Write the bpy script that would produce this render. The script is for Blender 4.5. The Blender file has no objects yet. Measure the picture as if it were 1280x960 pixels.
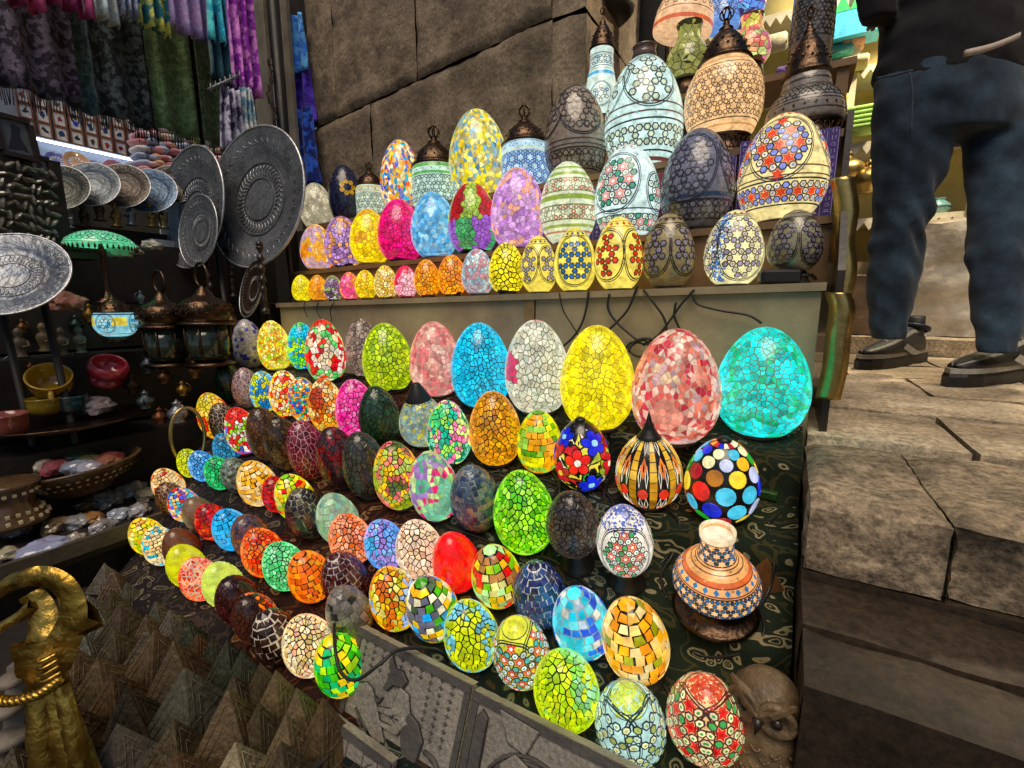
import bpy, bmesh, math, random
import numpy as np
from mathutils import Vector, Matrix, Euler

# ------------------------------------------------------------------ camera, world, sun, exposure
SC = bpy.context.scene
COL = SC.collection
R = math.radians
FPX, YAW, PITCH = 580.0, 30.7, 9.8          # focal length in pixels of the 1280 px wide photograph
cam_d = bpy.data.cameras.new('camera')
cam = bpy.data.objects.new('camera', cam_d); COL.objects.link(cam)
cam_d.sensor_fit = 'HORIZONTAL'; cam_d.sensor_width = 36.0
cam_d.lens = 36.0 * FPX / 1280.0
cam_d.clip_start = 0.02; cam_d.clip_end = 500.0
cam.location = (0, 0, 0)
cam.rotation_euler = (R(90 - PITCH), 0, R(YAW))
SC.camera = cam

SUN_EL, SUN_AZ = 62.0, 162.0
world = bpy.data.worlds.new('World'); SC.world = world; world.use_nodes = True
wn = world.node_tree.nodes; wn.clear()
w_out = wn.new('ShaderNodeOutputWorld'); w_bg = wn.new('ShaderNodeBackground'); w_sky = wn.new('ShaderNodeTexSky')
w_sky.sky_type = 'NISHITA'; w_sky.sun_disc = False
w_sky.sun_elevation = R(SUN_EL); w_sky.sun_rotation = R(SUN_AZ)
w_bg.inputs['Strength'].default_value = 0.06
world.node_tree.links.new(w_sky.outputs[0], w_bg.inputs[0]); world.node_tree.links.new(w_bg.outputs[0], w_out.inputs[0])
sun_d = bpy.data.lights.new('sun', 'SUN'); sun = bpy.data.objects.new('sun', sun_d); COL.objects.link(sun)
sun_d.energy = 2.4; sun_d.angle = R(40); sun_d.color = (1.0, 0.84, 0.64)
_sd = Vector((math.sin(R(SUN_AZ)) * math.cos(R(SUN_EL)), math.cos(R(SUN_AZ)) * math.cos(R(SUN_EL)), math.sin(R(SUN_EL))))
sun.rotation_euler = _sd.to_track_quat('Z', 'Y').to_euler()
SC.view_settings.view_transform = 'Standard'; SC.view_settings.look = 'None'
SC.view_settings.exposure = 0.0; SC.view_settings.gamma = 1.0; SC.view_settings.use_curve_mapping = False
SC.render.engine = 'CYCLES'
SC.cycles.use_denoising = True; SC.cycles.use_adaptive_sampling = True; SC.cycles.adaptive_threshold = .02
SC.cycles.max_bounces = 5; SC.cycles.diffuse_bounces = 3; SC.cycles.glossy_bounces = 3; SC.cycles.transmission_bounces = 4
SC.cycles.caustics_reflective = False; SC.cycles.caustics_refractive = False
SC.cycles.sample_clamp_indirect = 4.0

# ------------------------------------------------------------------ pixel -> world helpers (camera at the origin)
_t, _p = R(YAW), R(PITCH)
FW = np.array([-math.sin(_t) * math.cos(_p), math.cos(_t) * math.cos(_p), -math.sin(_p)])
RT = np.array([math.cos(_t), math.sin(_t), 0.0]); UP = np.cross(RT, FW)
def ray(x, y): return FW + RT * ((x - 640) / FPX) + UP * ((480 - y) / FPX)     # depth 1 along the optical axis
def on_plane(x, y, n, k):
    d = ray(x, y); s = k / float(np.dot(n, d)); return Vector(d * s)
def onX(x, y, X): return on_plane(x, y, np.array([1., 0, 0]), X)
def onY(x, y, Y): return on_plane(x, y, np.array([0, 1., 0]), Y)
def onZ(x, y, Z): return on_plane(x, y, np.array([0, 0, 1.]), Z)
def at(x, y, dep): return Vector(ray(x, y) * dep)
def depth(p): return float(np.dot(FW, np.array(p)))
def lin(c):
    c /= 255.0
    return c / 12.92 if c <= 0.04045 else ((c + 0.055) / 1.055) ** 2.4
def hx(h): return (lin(int(h[0:2], 16)), lin(int(h[2:4], 16)), lin(int(h[4:6], 16)))
def pal(s): return [hx(h) for h in s.split()]

# ------------------------------------------------------------------ mesh builder
class MB:
    def __init__(s): s.v = []; s.f = []; s.c = []; s.m = []; s.sm = []
    def add(s, vs, fs, col=(1, 1, 1), mat=0, smooth=False, M=None):
        o = len(s.v)
        if M is not None: vs = [M @ Vector(v) for v in vs]
        s.v.extend([tuple(v) for v in vs])
        for i, f in enumerate(fs):
            s.f.append([o + k for k in f]); s.c.append(col[i] if isinstance(col, list) else col); s.m.append(mat); s.sm.append(smooth)
        return s
    def box(s, c, d, col=(1, 1, 1), mat=0, M=None, bev=0.0):
        x, y, z = d[0] / 2, d[1] / 2, d[2] / 2
        if bev <= 0:
            vs = [(c[0] + a * x, c[1] + b * y, c[2] + e * z) for e in (-1, 1) for a, b in ((-1, -1), (1, -1), (1, 1), (-1, 1))]
            fs = [(3, 2, 1, 0), (4, 5, 6, 7), (0, 1, 5, 4), (1, 2, 6, 5), (2, 3, 7, 6), (3, 0, 4, 7)]
            return s.add(vs, fs, col, mat, False, M)
        b = min(bev, x * .9, y * .9, z * .9); vs = []; idx = {}
        for sx in (-1, 1):
            for sy in (-1, 1):
                for sz in (-1, 1):
                    for a in range(3):
                        q = [sx * (x - b), sy * (y - b), sz * (z - b)]; q[a] += (sx, sy, sz)[a] * b
                        idx[(sx, sy, sz, a)] = len(vs); vs.append((c[0] + q[0], c[1] + q[1], c[2] + q[2]))
        fs = []
        for a in range(3):
            o1, o2 = (a + 1) % 3, (a + 2) % 3
            for sg in (-1, 1):
                f = []
                for p, q in ((-1, -1), (1, -1), (1, 1), (-1, 1)):
                    k = [0, 0, 0]; k[a] = sg; k[o1] = p; k[o2] = q; f.append(idx[(k[0], k[1], k[2], a)])
                fs.append(f if sg > 0 else f[::-1])
        for a in range(3):
            o1, o2 = (a + 1) % 3, (a + 2) % 3
            for p in (-1, 1):
                for q in (-1, 1):
                    f = []
                    for t, ax in ((-1, o1), (1, o1), (1, o2), (-1, o2)):
                        k = [0, 0, 0]; k[a] = t; k[o1] = p; k[o2] = q; f.append(idx[(k[0], k[1], k[2], ax)])
                    fs.append(f if p * q > 0 else f[::-1])
        for sx in (-1, 1):
            for sy in (-1, 1):
                for sz in (-1, 1):
                    f = [idx[(sx, sy, sz, a)] for a in range(3)]; fs.append(f if sx * sy * sz > 0 else f[::-1])
        return s.add(vs, fs, col, mat, False, M)
    def rev(s, prof, seg=24, col=(1, 1, 1), mat=0, M=None, smooth=True, cap0=True, cap1=True, colf=None):
        """surface of revolution about z; prof = [(r, z)] from the bottom up"""
        vs = []; fs = []; cs = []
        n = len(prof)
        for (r, z) in prof:
            for k in range(seg):
                a = 2 * math.pi * k / seg; vs.append((r * math.cos(a), r * math.sin(a), z))
        for i in range(n - 1):
            for k in range(seg):
                k2 = (k + 1) % seg
                fs.append((i * seg + k, i * seg + k2, (i + 1) * seg + k2, (i + 1) * seg + k))
                cs.append(colf(i / (n - 1), k / seg) if colf else col)
        if cap0 and prof[0][0] > 1e-5: fs.append(tuple(range(seg))[::-1]); cs.append(cs[0] if cs else col)
        if cap1 and prof[-1][0] > 1e-5: fs.append(tuple((n - 1) * seg + k for k in range(seg))); cs.append(cs[-1] if cs else col)
        return s.add(vs, fs, cs, mat, smooth, M)
    def tube(s, pts, r, seg=8, col=(1, 1, 1), mat=0, M=None, closed=False, smooth=True):
        pts = [Vector(p) for p in pts]; n = len(pts); vs = []; fs = []
        rr = r if isinstance(r, (list, tuple)) else [r] * n
        prev = None
        for i, p in enumerate(pts):
            if closed: t = pts[(i + 1) % n] - pts[i - 1]
            else: t = pts[min(i + 1, n - 1)] - pts[max(i - 1, 0)]
            if t.length < 1e-9: t = Vector((0, 0, 1))
            t.normalize()
            if prev is None:
                a = Vector((0, 0, 1)) if abs(t.z) < .9 else Vector((1, 0, 0)); u = t.cross(a).normalized()
            else: u = (prev - t * prev.dot(t)).normalized()
            prev = u; w = t.cross(u)
            for k in range(seg):
                an = 2 * math.pi * k / seg; vs.append(p + (u * math.cos(an) + w * math.sin(an)) * rr[i])
        for i in range(n if closed else n - 1):
            j = (i + 1) % n
            for k in range(seg):
                k2 = (k + 1) % seg; fs.append((i * seg + k, i * seg + k2, j * seg + k2, j * seg + k))
        if not closed:
            fs.append(tuple(range(seg))[::-1]); fs.append(tuple((n - 1) * seg + k for k in range(seg)))
        return s.add(vs, fs, col, mat, smooth, M)
    def ext(s, poly, z0, z1, col=(1, 1, 1), mat=0, M=None, bev=0.0):
        """polygon in xy (counter clockwise) extruded from z0 to z1"""
        n = len(poly); vs = [(x, y, z0) for x, y in poly]
        if bev > 0:
            cx = sum(p[0] for p in poly) / n; cy = sum(p[1] for p in poly) / n
            vs += [(x, y, z1 - bev) for x, y in poly]
            for x, y in poly:
                d = math.hypot(x - cx, y - cy) or 1; k = max(0.2, 1 - bev / d); vs.append((cx + (x - cx) * k, cy + (y - cy) * k, z1))
            L = 3
        else:
            vs += [(x, y, z1) for x, y in poly]; L = 2
        fs = [tuple(range(n))[::-1], tuple((L - 1) * n + k for k in range(n))]
        for l in range(L - 1):
            for k in range(n): fs.append((l * n + k, l * n + (k + 1) % n, (l + 1) * n + (k + 1) % n, (l + 1) * n + k))
        return s.add(vs, fs, col, mat, False, M)
    def grid(s, P, col=(1, 1, 1), mat=0, smooth=True, colf=None, M=None):
        nu = len(P); nv = len(P[0]); vs = [p for row in P for p in row]; fs = []; cs = []
        for i in range(nu - 1):
            for j in range(nv - 1):
                fs.append((i * nv + j, (i + 1) * nv + j, (i + 1) * nv + j + 1, i * nv + j + 1)); cs.append(colf(i, j) if colf else col)
        return s.add(vs, fs, cs, mat, smooth, M)
    def mesh(s, name):
        me = bpy.data.meshes.new(name); me.from_pydata(s.v, [], s.f)
        n = len(s.f)
        if n:
            me.polygons.foreach_set('material_index', s.m); me.polygons.foreach_set('use_smooth', s.sm)
            ct = np.repeat(np.array([(c[0], c[1], c[2], 1.0) for c in s.c], dtype=np.float32), [len(f) for f in s.f], axis=0)
            a = me.color_attributes.new('Col', 'FLOAT_COLOR', 'CORNER'); a.data.foreach_set('color', ct.ravel())
        me.update(); return me

def link(name, me, mats, parent=None, loc=None, rot=None):
    o = bpy.data.objects.new(name, me); COL.objects.link(o)
    if me is not None:
        me.materials.clear()
        for m in (mats if isinstance(mats, (list, tuple)) else [mats]): me.materials.append(m)
    if parent is not None: o.parent = parent
    if loc is not None: o.location = loc
    if rot is not None: o.rotation_euler = rot
    return o
def obj(name, mb, mats, parent=None, loc=None, rot=None): return link(name, mb.mesh(name), mats, parent, loc, rot)
def tag(o, label=None, cat=None, group=None, kind=None):
    if label: o['label'] = label
    if cat: o['category'] = cat
    if group: o['group'] = group
    if kind: o['kind'] = kind
    return o
def empty(name, loc=(0, 0, 0), rot=(0, 0, 0), label=None, cat=None, group=None):
    o = bpy.data.objects.new(name, None); COL.objects.link(o); o.location = loc; o.rotation_euler = rot; o.empty_display_size = .05
    return tag(o, label, cat, group)
ORD = 'zeroth first second third fourth fifth sixth seventh eighth ninth tenth eleventh twelfth thirteenth fourteenth fifteenth sixteenth seventeenth eighteenth nineteenth twentieth'.split()
def smooth_curve(pts, n=8):
    pts = [Vector(p) for p in pts]; out = []
    for i in range(len(pts) - 1):
        p0 = pts[max(i - 1, 0)]; p1 = pts[i]; p2 = pts[i + 1]; p3 = pts[min(i + 2, len(pts) - 1)]
        for k in range(n):
            t = k / n; out.append(.5 * ((2 * p1) + (p2 - p0) * t + (2 * p0 - 5 * p1 + 4 * p2 - p3) * t * t + (3 * p1 - p0 - 3 * p2 + p3) * t ** 3))
    out.append(pts[-1]); return out

# ------------------------------------------------------------------ materials
MATS = {}
def mat(name, base=(.5, .5, .5), rough=.6, metal=0.0, vary=.25, vscale=8.0, bump=.2, bscale=40.0, use_col=False, col2=None,
        coat=0.0, sheen=0.0, emit=0.0, spec=.5, detail=6.0, trans=0.0, dark=1.0, grain=0.0, gamp=.4, sharp=.12):
    if name in MATS: return MATS[name]
    m = bpy.data.materials.new(name); m.use_nodes = True; nt = m.node_tree; N = nt.nodes; L = nt.links
    b = N['Principled BSDF']
    tc = N.new('ShaderNodeTexCoord'); src = tc.outputs['Object']
    nz = N.new('ShaderNodeTexNoise'); nz.inputs['Scale'].default_value = vscale; nz.inputs['Detail'].default_value = detail; nz.inputs['Roughness'].default_value = .65
    L.new(src, nz.inputs['Vector'])
    rp = N.new('ShaderNodeMapRange'); rp.inputs[1].default_value = .3; rp.inputs[2].default_value = .7
    rp.inputs[3].default_value = 1 - vary; rp.inputs[4].default_value = 1 + vary
    L.new(nz.outputs[0], rp.inputs[0])
    mx = N.new('ShaderNodeMix'); mx.data_type = 'RGBA'; mx.blend_type = 'MULTIPLY'; mx.inputs[0].default_value = 1.0
    if use_col:
        at_ = N.new('ShaderNodeAttribute'); at_.attribute_name = 'Col'; L.new(at_.outputs['Color'], mx.inputs[6])
    elif col2 is not None:
        n2 = N.new('ShaderNodeTexNoise'); n2.inputs['Scale'].default_value = vscale * .45; n2.inputs['Detail'].default_value = 5; L.new(src, n2.inputs['Vector'])
        cr = N.new('ShaderNodeValToRGB'); cr.color_ramp.elements[0].position = .5 - sharp; cr.color_ramp.elements[1].position = .5 + sharp
        cr.color_ramp.elements[0].color = (*base, 1); cr.color_ramp.elements[1].color = (*col2, 1)
        L.new(n2.outputs[0], cr.inputs[0]); L.new(cr.outputs[0], mx.inputs[6])
    else: mx.inputs[6].default_value = (*base, 1)
    fac = rp.outputs[0]
    if grain > 0:
        ng = N.new('ShaderNodeTexNoise'); ng.inputs['Scale'].default_value = grain; ng.inputs['Detail'].default_value = 3; ng.inputs['Roughness'].default_value = .8; L.new(src, ng.inputs['Vector'])
        rg = N.new('ShaderNodeMapRange'); rg.inputs[1].default_value = .36; rg.inputs[2].default_value = .64; rg.inputs[3].default_value = 1 - gamp; rg.inputs[4].default_value = 1 + gamp; L.new(ng.outputs[0], rg.inputs[0])
        mg = N.new('ShaderNodeMath'); mg.operation = 'MULTIPLY'; L.new(rp.outputs[0], mg.inputs[0]); L.new(rg.outputs[0], mg.inputs[1]); fac = mg.outputs[0]
    L.new(fac, mx.inputs[7]); L.new(mx.outputs[2], b.inputs['Base Color'])
    if dark < 1.0:
        dk = N.new('ShaderNodeMix'); dk.data_type = 'RGBA'; dk.blend_type = 'MULTIPLY'; dk.inputs[0].default_value = 1.0; dk.inputs[7].default_value = (dark, dark, dark, 1)
        L.new(mx.outputs[2], dk.inputs[6]); L.new(dk.outputs[2], b.inputs['Base Color'])
    b.inputs['Roughness'].default_value = rough; b.inputs['Metallic'].default_value = metal
    b.inputs['Coat Weight'].default_value = coat; b.inputs['Coat Roughness'].default_value = .08
    b.inputs['Sheen Weight'].default_value = sheen; b.inputs['Specular IOR Level'].default_value = spec
    if trans > 0: b.inputs['Transmission Weight'].default_value = trans
    if bump > 0:
        n3 = N.new('ShaderNodeTexNoise'); n3.inputs['Scale'].default_value = bscale; n3.inputs['Detail'].default_value = 6; L.new(src, n3.inputs['Vector'])
        bp = N.new('ShaderNodeBump'); bp.inputs['Strength'].default_value = bump; bp.inputs['Distance'].default_value = .01
        L.new(n3.outputs[0], bp.inputs['Height']); L.new(bp.outputs[0], b.inputs['Normal'])
        rm = N.new('ShaderNodeMapRange'); rm.inputs[3].default_value = max(0.02, rough - .12); rm.inputs[4].default_value = min(1, rough + .12)
        L.new(n3.outputs[0], rm.inputs[0]); L.new(rm.outputs[0], b.inputs['Roughness'])
    if emit > 0:
        L.new(mx.outputs[2], b.inputs['Emission Color']); b.inputs['Emission Strength'].default_value = emit
    MATS[name] = m; return m

M_LIT = mat('lit_glass', use_col=True, rough=.25, vary=.42, vscale=42, detail=5, bump=.12, bscale=160, coat=.6, emit=.92, dark=.35)
M_LIT.cycles.emission_sampling = 'NONE'
M_UNLIT = mat('unlit_glass', use_col=True, rough=.28, vary=.3, vscale=60, detail=3, bump=.15, bscale=160, coat=.7)
M_BLACK = mat('black_plastic', (.012, .011, .010), .45, vary=.2, bump=.05)
M_WOODBASE = mat('dark_wood', (.022, .013, .008), .4, vary=.4, vscale=25, bump=.1, coat=.2)
M_BRONZE = mat('dark_bronze', (.09, .055, .035), .32, 1.0, vary=.5, vscale=30, bump=.25, bscale=90)
M_COLOR = mat('painted', use_col=True, rough=.55, vary=.25, vscale=20, bump=.15, bscale=80)
M_GLOSS = mat('glazed', use_col=True, rough=.15, vary=.2, vscale=14, bump=.05, bscale=50, coat=.5)
M_CLOTH = mat('cloth', use_col=True, rough=.95, vary=.22, vscale=60, bump=.35, bscale=220, sheen=.2, spec=.2)
M_STONE = mat('stone', use_col=True, rough=.85, vary=.38, vscale=9, detail=10, bump=.6, bscale=45, spec=.3)
M_METALC = mat('metal_tinted', use_col=True, rough=.4, metal=.8, vary=.4, vscale=16, bump=.25, bscale=70)
# ------------------------------------------------------------------ setting: ground, steps, landing
def noise_hash(*a): return random.Random(hash(a)).random()
from mathutils import noise as mnoise
def rough_block(mb, x0, x1, y0, y1, z0, z1, col, amp=.006, step=.05, seed=0, wear=.02):
    """stone block with worn top edges and an uneven top"""
    nx = max(2, int((x1 - x0) / step)); ny = max(2, int((y1 - y0) / step)); nz = max(1, int((z1 - z0) / step))
    def disp(p, k=1.0):
        q = Vector(p) * 9 + Vector((seed * 3.1, seed * 1.7, 0)); return mnoise.noise(q) * amp * k + mnoise.noise(q * 3.3) * amp * .5 * k + mnoise.noise(q * 8.1) * amp * .28 * k
    P = []
    for i in range(nx + 1):
        row = []
        for j in range(ny + 1):
            x = x0 + (x1 - x0) * i / nx; y = y0 + (y1 - y0) * j / ny
            e = min(i, nx - i, j, ny - j)
            z = z1 + disp((x, y, z1)) - (wear * (.5 + abs(mnoise.noise(Vector((x * 7, y * 7, seed)))) * 1.2) if e == 0 else 0)
            row.append((x, y, z))
        P.append(row)
    mb.grid(P, col)
    def side(a, b, top):   # vertical side under a top edge polyline
        Q = []
        for t in top:
            r = []
            for k in range(nz + 1):
                f = k / nz; z = t[2] + (z0 - t[2]) * f
                dx = disp((t[0], t[1] + 5, z), 1.4) if k else 0
                r.append((t[0] + a * dx, t[1] + b * dx, z))
            Q.append(r)
        mb.grid(Q, col)
    side(0, 1, [P[i][0] for i in range(nx, -1, -1)][::-1][::-1]); side(0, 1, [P[i][ny] for i in range(nx + 1)])
    side(1, 0, [P[0][j] for j in range(ny + 1)]); side(1, 0, [P[nx][j] for j in range(ny, -1, -1)])

GROUND_Z = -1.30
g = MB(); g.add([(-60, -60, GROUND_Z), (60, -60, GROUND_Z), (60, 60, GROUND_Z), (-60, 60, GROUND_Z)], [(0, 1, 2, 3)], (.045, .038, .03))
tag(obj('ground', g, M_STONE), 'dark paved ground of the bazaar under the stalls', None, kind='structure')

M_PAVE = mat('paving_stone', (.52, .42, .29), .72, vary=.6, vscale=5, detail=12, bump=.75, bscale=26, col2=(.27, .205, .13), spec=.4, grain=75, gamp=.45)
M_STEP = mat('step_stone', (.27, .205, .135), .78, vary=.7, vscale=7, detail=12, bump=1.0, bscale=30, col2=(.14, .108, .072), spec=.35, grain=60, gamp=.55)
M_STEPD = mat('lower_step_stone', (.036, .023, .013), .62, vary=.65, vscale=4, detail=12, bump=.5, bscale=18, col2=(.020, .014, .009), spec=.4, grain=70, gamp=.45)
LZ = -.28                                           # landing level below the camera
XS = .05                                            # left side of the stairs
pav = empty('pavement', (0, 0, 0)); tag(pav, 'stone landing paved with worn rectangular slabs', None, kind='structure')
def slab(name, parent, m, *a, **k):
    mb = MB(); rough_block(mb, *a, **k); return obj(name, mb, m, parent)
rnd = random.Random(5)
# landing: edge blocks, then slab courses going back
ex = [XS, .215, .78, 1.5, 2.3, 3.2]
for i in range(len(ex) - 1):
    slab('edge_stone', pav, M_STEP, ex[i] + .0015, ex[i + 1] - .0015, .80 + .012 * (i % 2), 1.17, LZ - .125, LZ - .012, (1, 1, 1), amp=.0075, step=.016, seed=3, wear=.010)
courses = [(1.178, 1.52, [XS, .33, .95, 1.75, 2.7, 3.6]), (1.528, 1.86, [XS, .62, 1.3, 2.1, 3.2]), (1.868, 2.28, [-.05, .40, 1.05, 1.9, 3.0]), (2.288, 2.75, [-.4, .22, .75, 1.5, 2.4, 3.6]), (2.758, 3.28, [-1.0, -.2, .6, 1.3, 2.3, 3.6])]
for c, (y0, y1, xs) in enumerate(courses):
    for i in range(len(xs) - 1):
        slab('paving_slab', pav, M_PAVE, xs[i] + .006, xs[i + 1] - .006, y0 + .009, y1 - .009, LZ - .1, LZ + rnd.uniform(-.003, .003), (1, 1, 1), amp=.004, step=.05, seed=c * 9 + i, wear=.005)
for i, (a, b) in enumerate([(-1.0, .10), (.11, 1.05), (1.06, 2.2), (2.21, 3.6)]):
    slab('kerb_stone', pav, M_PAVE, a, b, 3.29, 3.75, LZ - .1, LZ + .10, (1, 1, 1), amp=.008, step=.05, seed=60 + i, wear=.012)
mb = MB(); mb.box((1.8, 2.48, LZ - .14), (3.48, 2.58, .1)); obj('bedding', mb, M_STEPD, pav)
stp = empty('stairs', (0, 0, 0)); tag(stp, 'dark worn stone stairs leading down beside the lamp stall', None, kind='structure')
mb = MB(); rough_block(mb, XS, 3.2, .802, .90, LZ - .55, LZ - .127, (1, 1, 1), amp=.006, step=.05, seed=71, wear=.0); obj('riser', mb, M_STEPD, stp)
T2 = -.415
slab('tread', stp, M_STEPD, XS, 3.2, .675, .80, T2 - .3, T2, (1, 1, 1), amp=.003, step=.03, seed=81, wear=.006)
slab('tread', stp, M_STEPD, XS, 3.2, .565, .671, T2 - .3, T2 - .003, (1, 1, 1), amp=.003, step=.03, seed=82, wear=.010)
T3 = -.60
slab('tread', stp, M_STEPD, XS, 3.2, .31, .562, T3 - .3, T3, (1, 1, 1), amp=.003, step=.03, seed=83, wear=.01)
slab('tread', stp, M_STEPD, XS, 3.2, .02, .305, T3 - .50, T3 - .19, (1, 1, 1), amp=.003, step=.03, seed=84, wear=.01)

# ------------------------------------------------------------------ stone wall behind the stall
M_WALL = mat('wall_stone', (.29, .222, .155), .9, vary=.5, vscale=6, detail=12, bump=.7, bscale=38, col2=(.17, .132, .095), spec=.2, grain=85, gamp=.28)
wall = empty('stone_wall', (0, 0, 0), label='wall of large brown stone blocks behind the top row of lamps', cat='wall')
WA = Vector((-2.72, 2.09, 0)); WB = Vector((-.90, 1.81, 0)); WD = (WB - WA); WL = WD.length; WD.normalize()
WROT = math.atan2(WD.y, WD.x)
zc = [-.5, .28, 1.10, 1.85, 2.6]
cuts = [[0, .9, 1.84], [0, .62, 1.84], [0, .28, 1.02, 1.84], [0, .8, 1.84]]
for i in range(4):
    for k in range(len(cuts[i]) - 1):
        mb = MB(); x0, x1 = cuts[i][k] + .004, cuts[i][k + 1] - .004
        nx, nz = 44, 30; P = []
        for a in range(nx + 1):
            row = []
            for b in range(nz + 1):
                x = x0 + (x1 - x0) * a / nx; z = zc[i] + .004 + (zc[i + 1] - zc[i] - .008) * b / nz
                e = min(a, nx - a, b, nz - b); q = Vector((x * 4, z * 4, i * 7 + k))
                y = mnoise.noise(q) * .014 + mnoise.noise(q * 4) * .008 + mnoise.noise(q * 9) * .004 + (.016 if e == 0 else 0)
                row.append((x, y, z))
            P.append(row)
        mb.grid(P); obj('stone_block', mb, M_WALL, wall, WA, (0, 0, WROT))
mb = MB(); mb.box((.92, .21, 1.05), (1.83, .36, 3.1)); obj('core', mb, M_STEPD, wall, WA, (0, 0, WROT))
# corner pier: lighter return face and the dark recess to the right of it
for i in range(4):
    mb = MB(); rough_block(mb, -.905, -.76, 1.835, 2.5, zc[i] + .004, zc[i + 1] - .004, (1, 1, 1), amp=.009, step=.06, seed=90 + i, wear=.01)
    obj('corner_stone', mb, M_WALL, wall)
# ------------------------------------------------------------------ the lamp stand
M_PANEL = mat('beige_board', (.36, .285, .17), .6, vary=.28, vscale=6, detail=10, bump=.15, bscale=60, col2=(.27, .21, .125))
M_TRIM = mat('ochre_wood', (.20, .12, .045), .5, vary=.4, vscale=20, bump=.2)
M_PLY = mat('brown_board', (.20, .115, .05), .6, vary=.3, vscale=9, bump=.15)
X_R = .045
stand = empty('display_stand', (0, 0, 0), label='tiered wooden stand of the lamp stall with beige front panel', cat='stand')
# upper tiers: (front y, back y, level at x=0, slope along x)
TIER = {'C': (1.23, 1.40, .045, .022), 'B': (1.37, 1.51, .205, .03), 'A': (1.49, 1.80, .428, .03)}
XL = {'C': -1.92, 'B': -1.98, 'A': -2.02}
XRT = {'C': .062, 'B': .075, 'A': .075}
def tierz(k, x): return TIER[k][2] + TIER[k][3] * x
for k, (yf, yb, z0, sl) in TIER.items():
    mb = MB(); xl, xr = XL[k], XRT[k]
    def q(x, y, dz): return (x, y, tierz(k, x) + dz)
    t = .018
    vs = [q(xl, yf, -t), q(xr, yf, -t), q(xr, yb, -t), q(xl, yb, -t), q(xl, yf, 0), q(xr, yf, 0), q(xr, yb, 0), q(xl, yb, 0)]
    mb.add(vs, [(3, 2, 1, 0), (4, 5, 6, 7), (0, 1, 5, 4), (1, 2, 6, 5), (2, 3, 7, 6), (3, 0, 4, 7)])
    obj('shelf_board', mb, M_PLY if k != 'C' else M_PANEL, stand)
    mb = MB(); zb = {'C': -.34, 'B': .0, 'A': .15}[k]
    split = [xl + .01, -.69, -.655, xr - .004] if k == 'C' else [xl + .01, -.75, xr - .006]
    for i in range(len(split) - 1):
        a, b = split[i], split[i + 1]; mid = (k == 'C' and i == 1)
        yy = yf + (.006 if mid else .012)
        mb = MB(); vs = [(a, yy, zb), (b - .003, yy, zb), (b - .003, yy + .02, zb), (a, yy + .02, zb), q(a, yy, -t - .001), q(b - .003, yy, -t - .001), q(b - .003, yy + .02, -t - .001), q(a, yy + .02, -t - .001)]
        mb.add(vs, [(3, 2, 1, 0), (4, 5, 6, 7), (0, 1, 5, 4), (1, 2, 6, 5), (2, 3, 7, 6), (3, 0, 4, 7)])
        obj('trim_post' if mid else 'front_panel', mb, M_TRIM if mid else (M_PANEL if k == 'C' else M_PLY), stand)
# right end panels of the upper tiers
mb = MB(); mb.add([(.078, 1.22, -.34), (.078, 1.80, -.34), (.078, 1.80, .47), (.078, 1.49, .47), (.078, 1.46, .30), (.078, 1.36, .24), (.078, 1.22, .07),
                   (.092, 1.22, -.34), (.092, 1.80, -.34), (.092, 1.80, .47), (.092, 1.49, .47), (.092, 1.46, .30), (.092, 1.36, .24), (.092, 1.22, .07)],
                  [(0, 1, 2, 3, 4, 5, 6), (13, 12, 11, 10, 9, 8, 7)] + [(i, i + 7, (i + 1) % 7 + 7, (i + 1) % 7) for i in range(7)])
obj('end_panel', mb, M_WOODBASE, stand)

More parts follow.
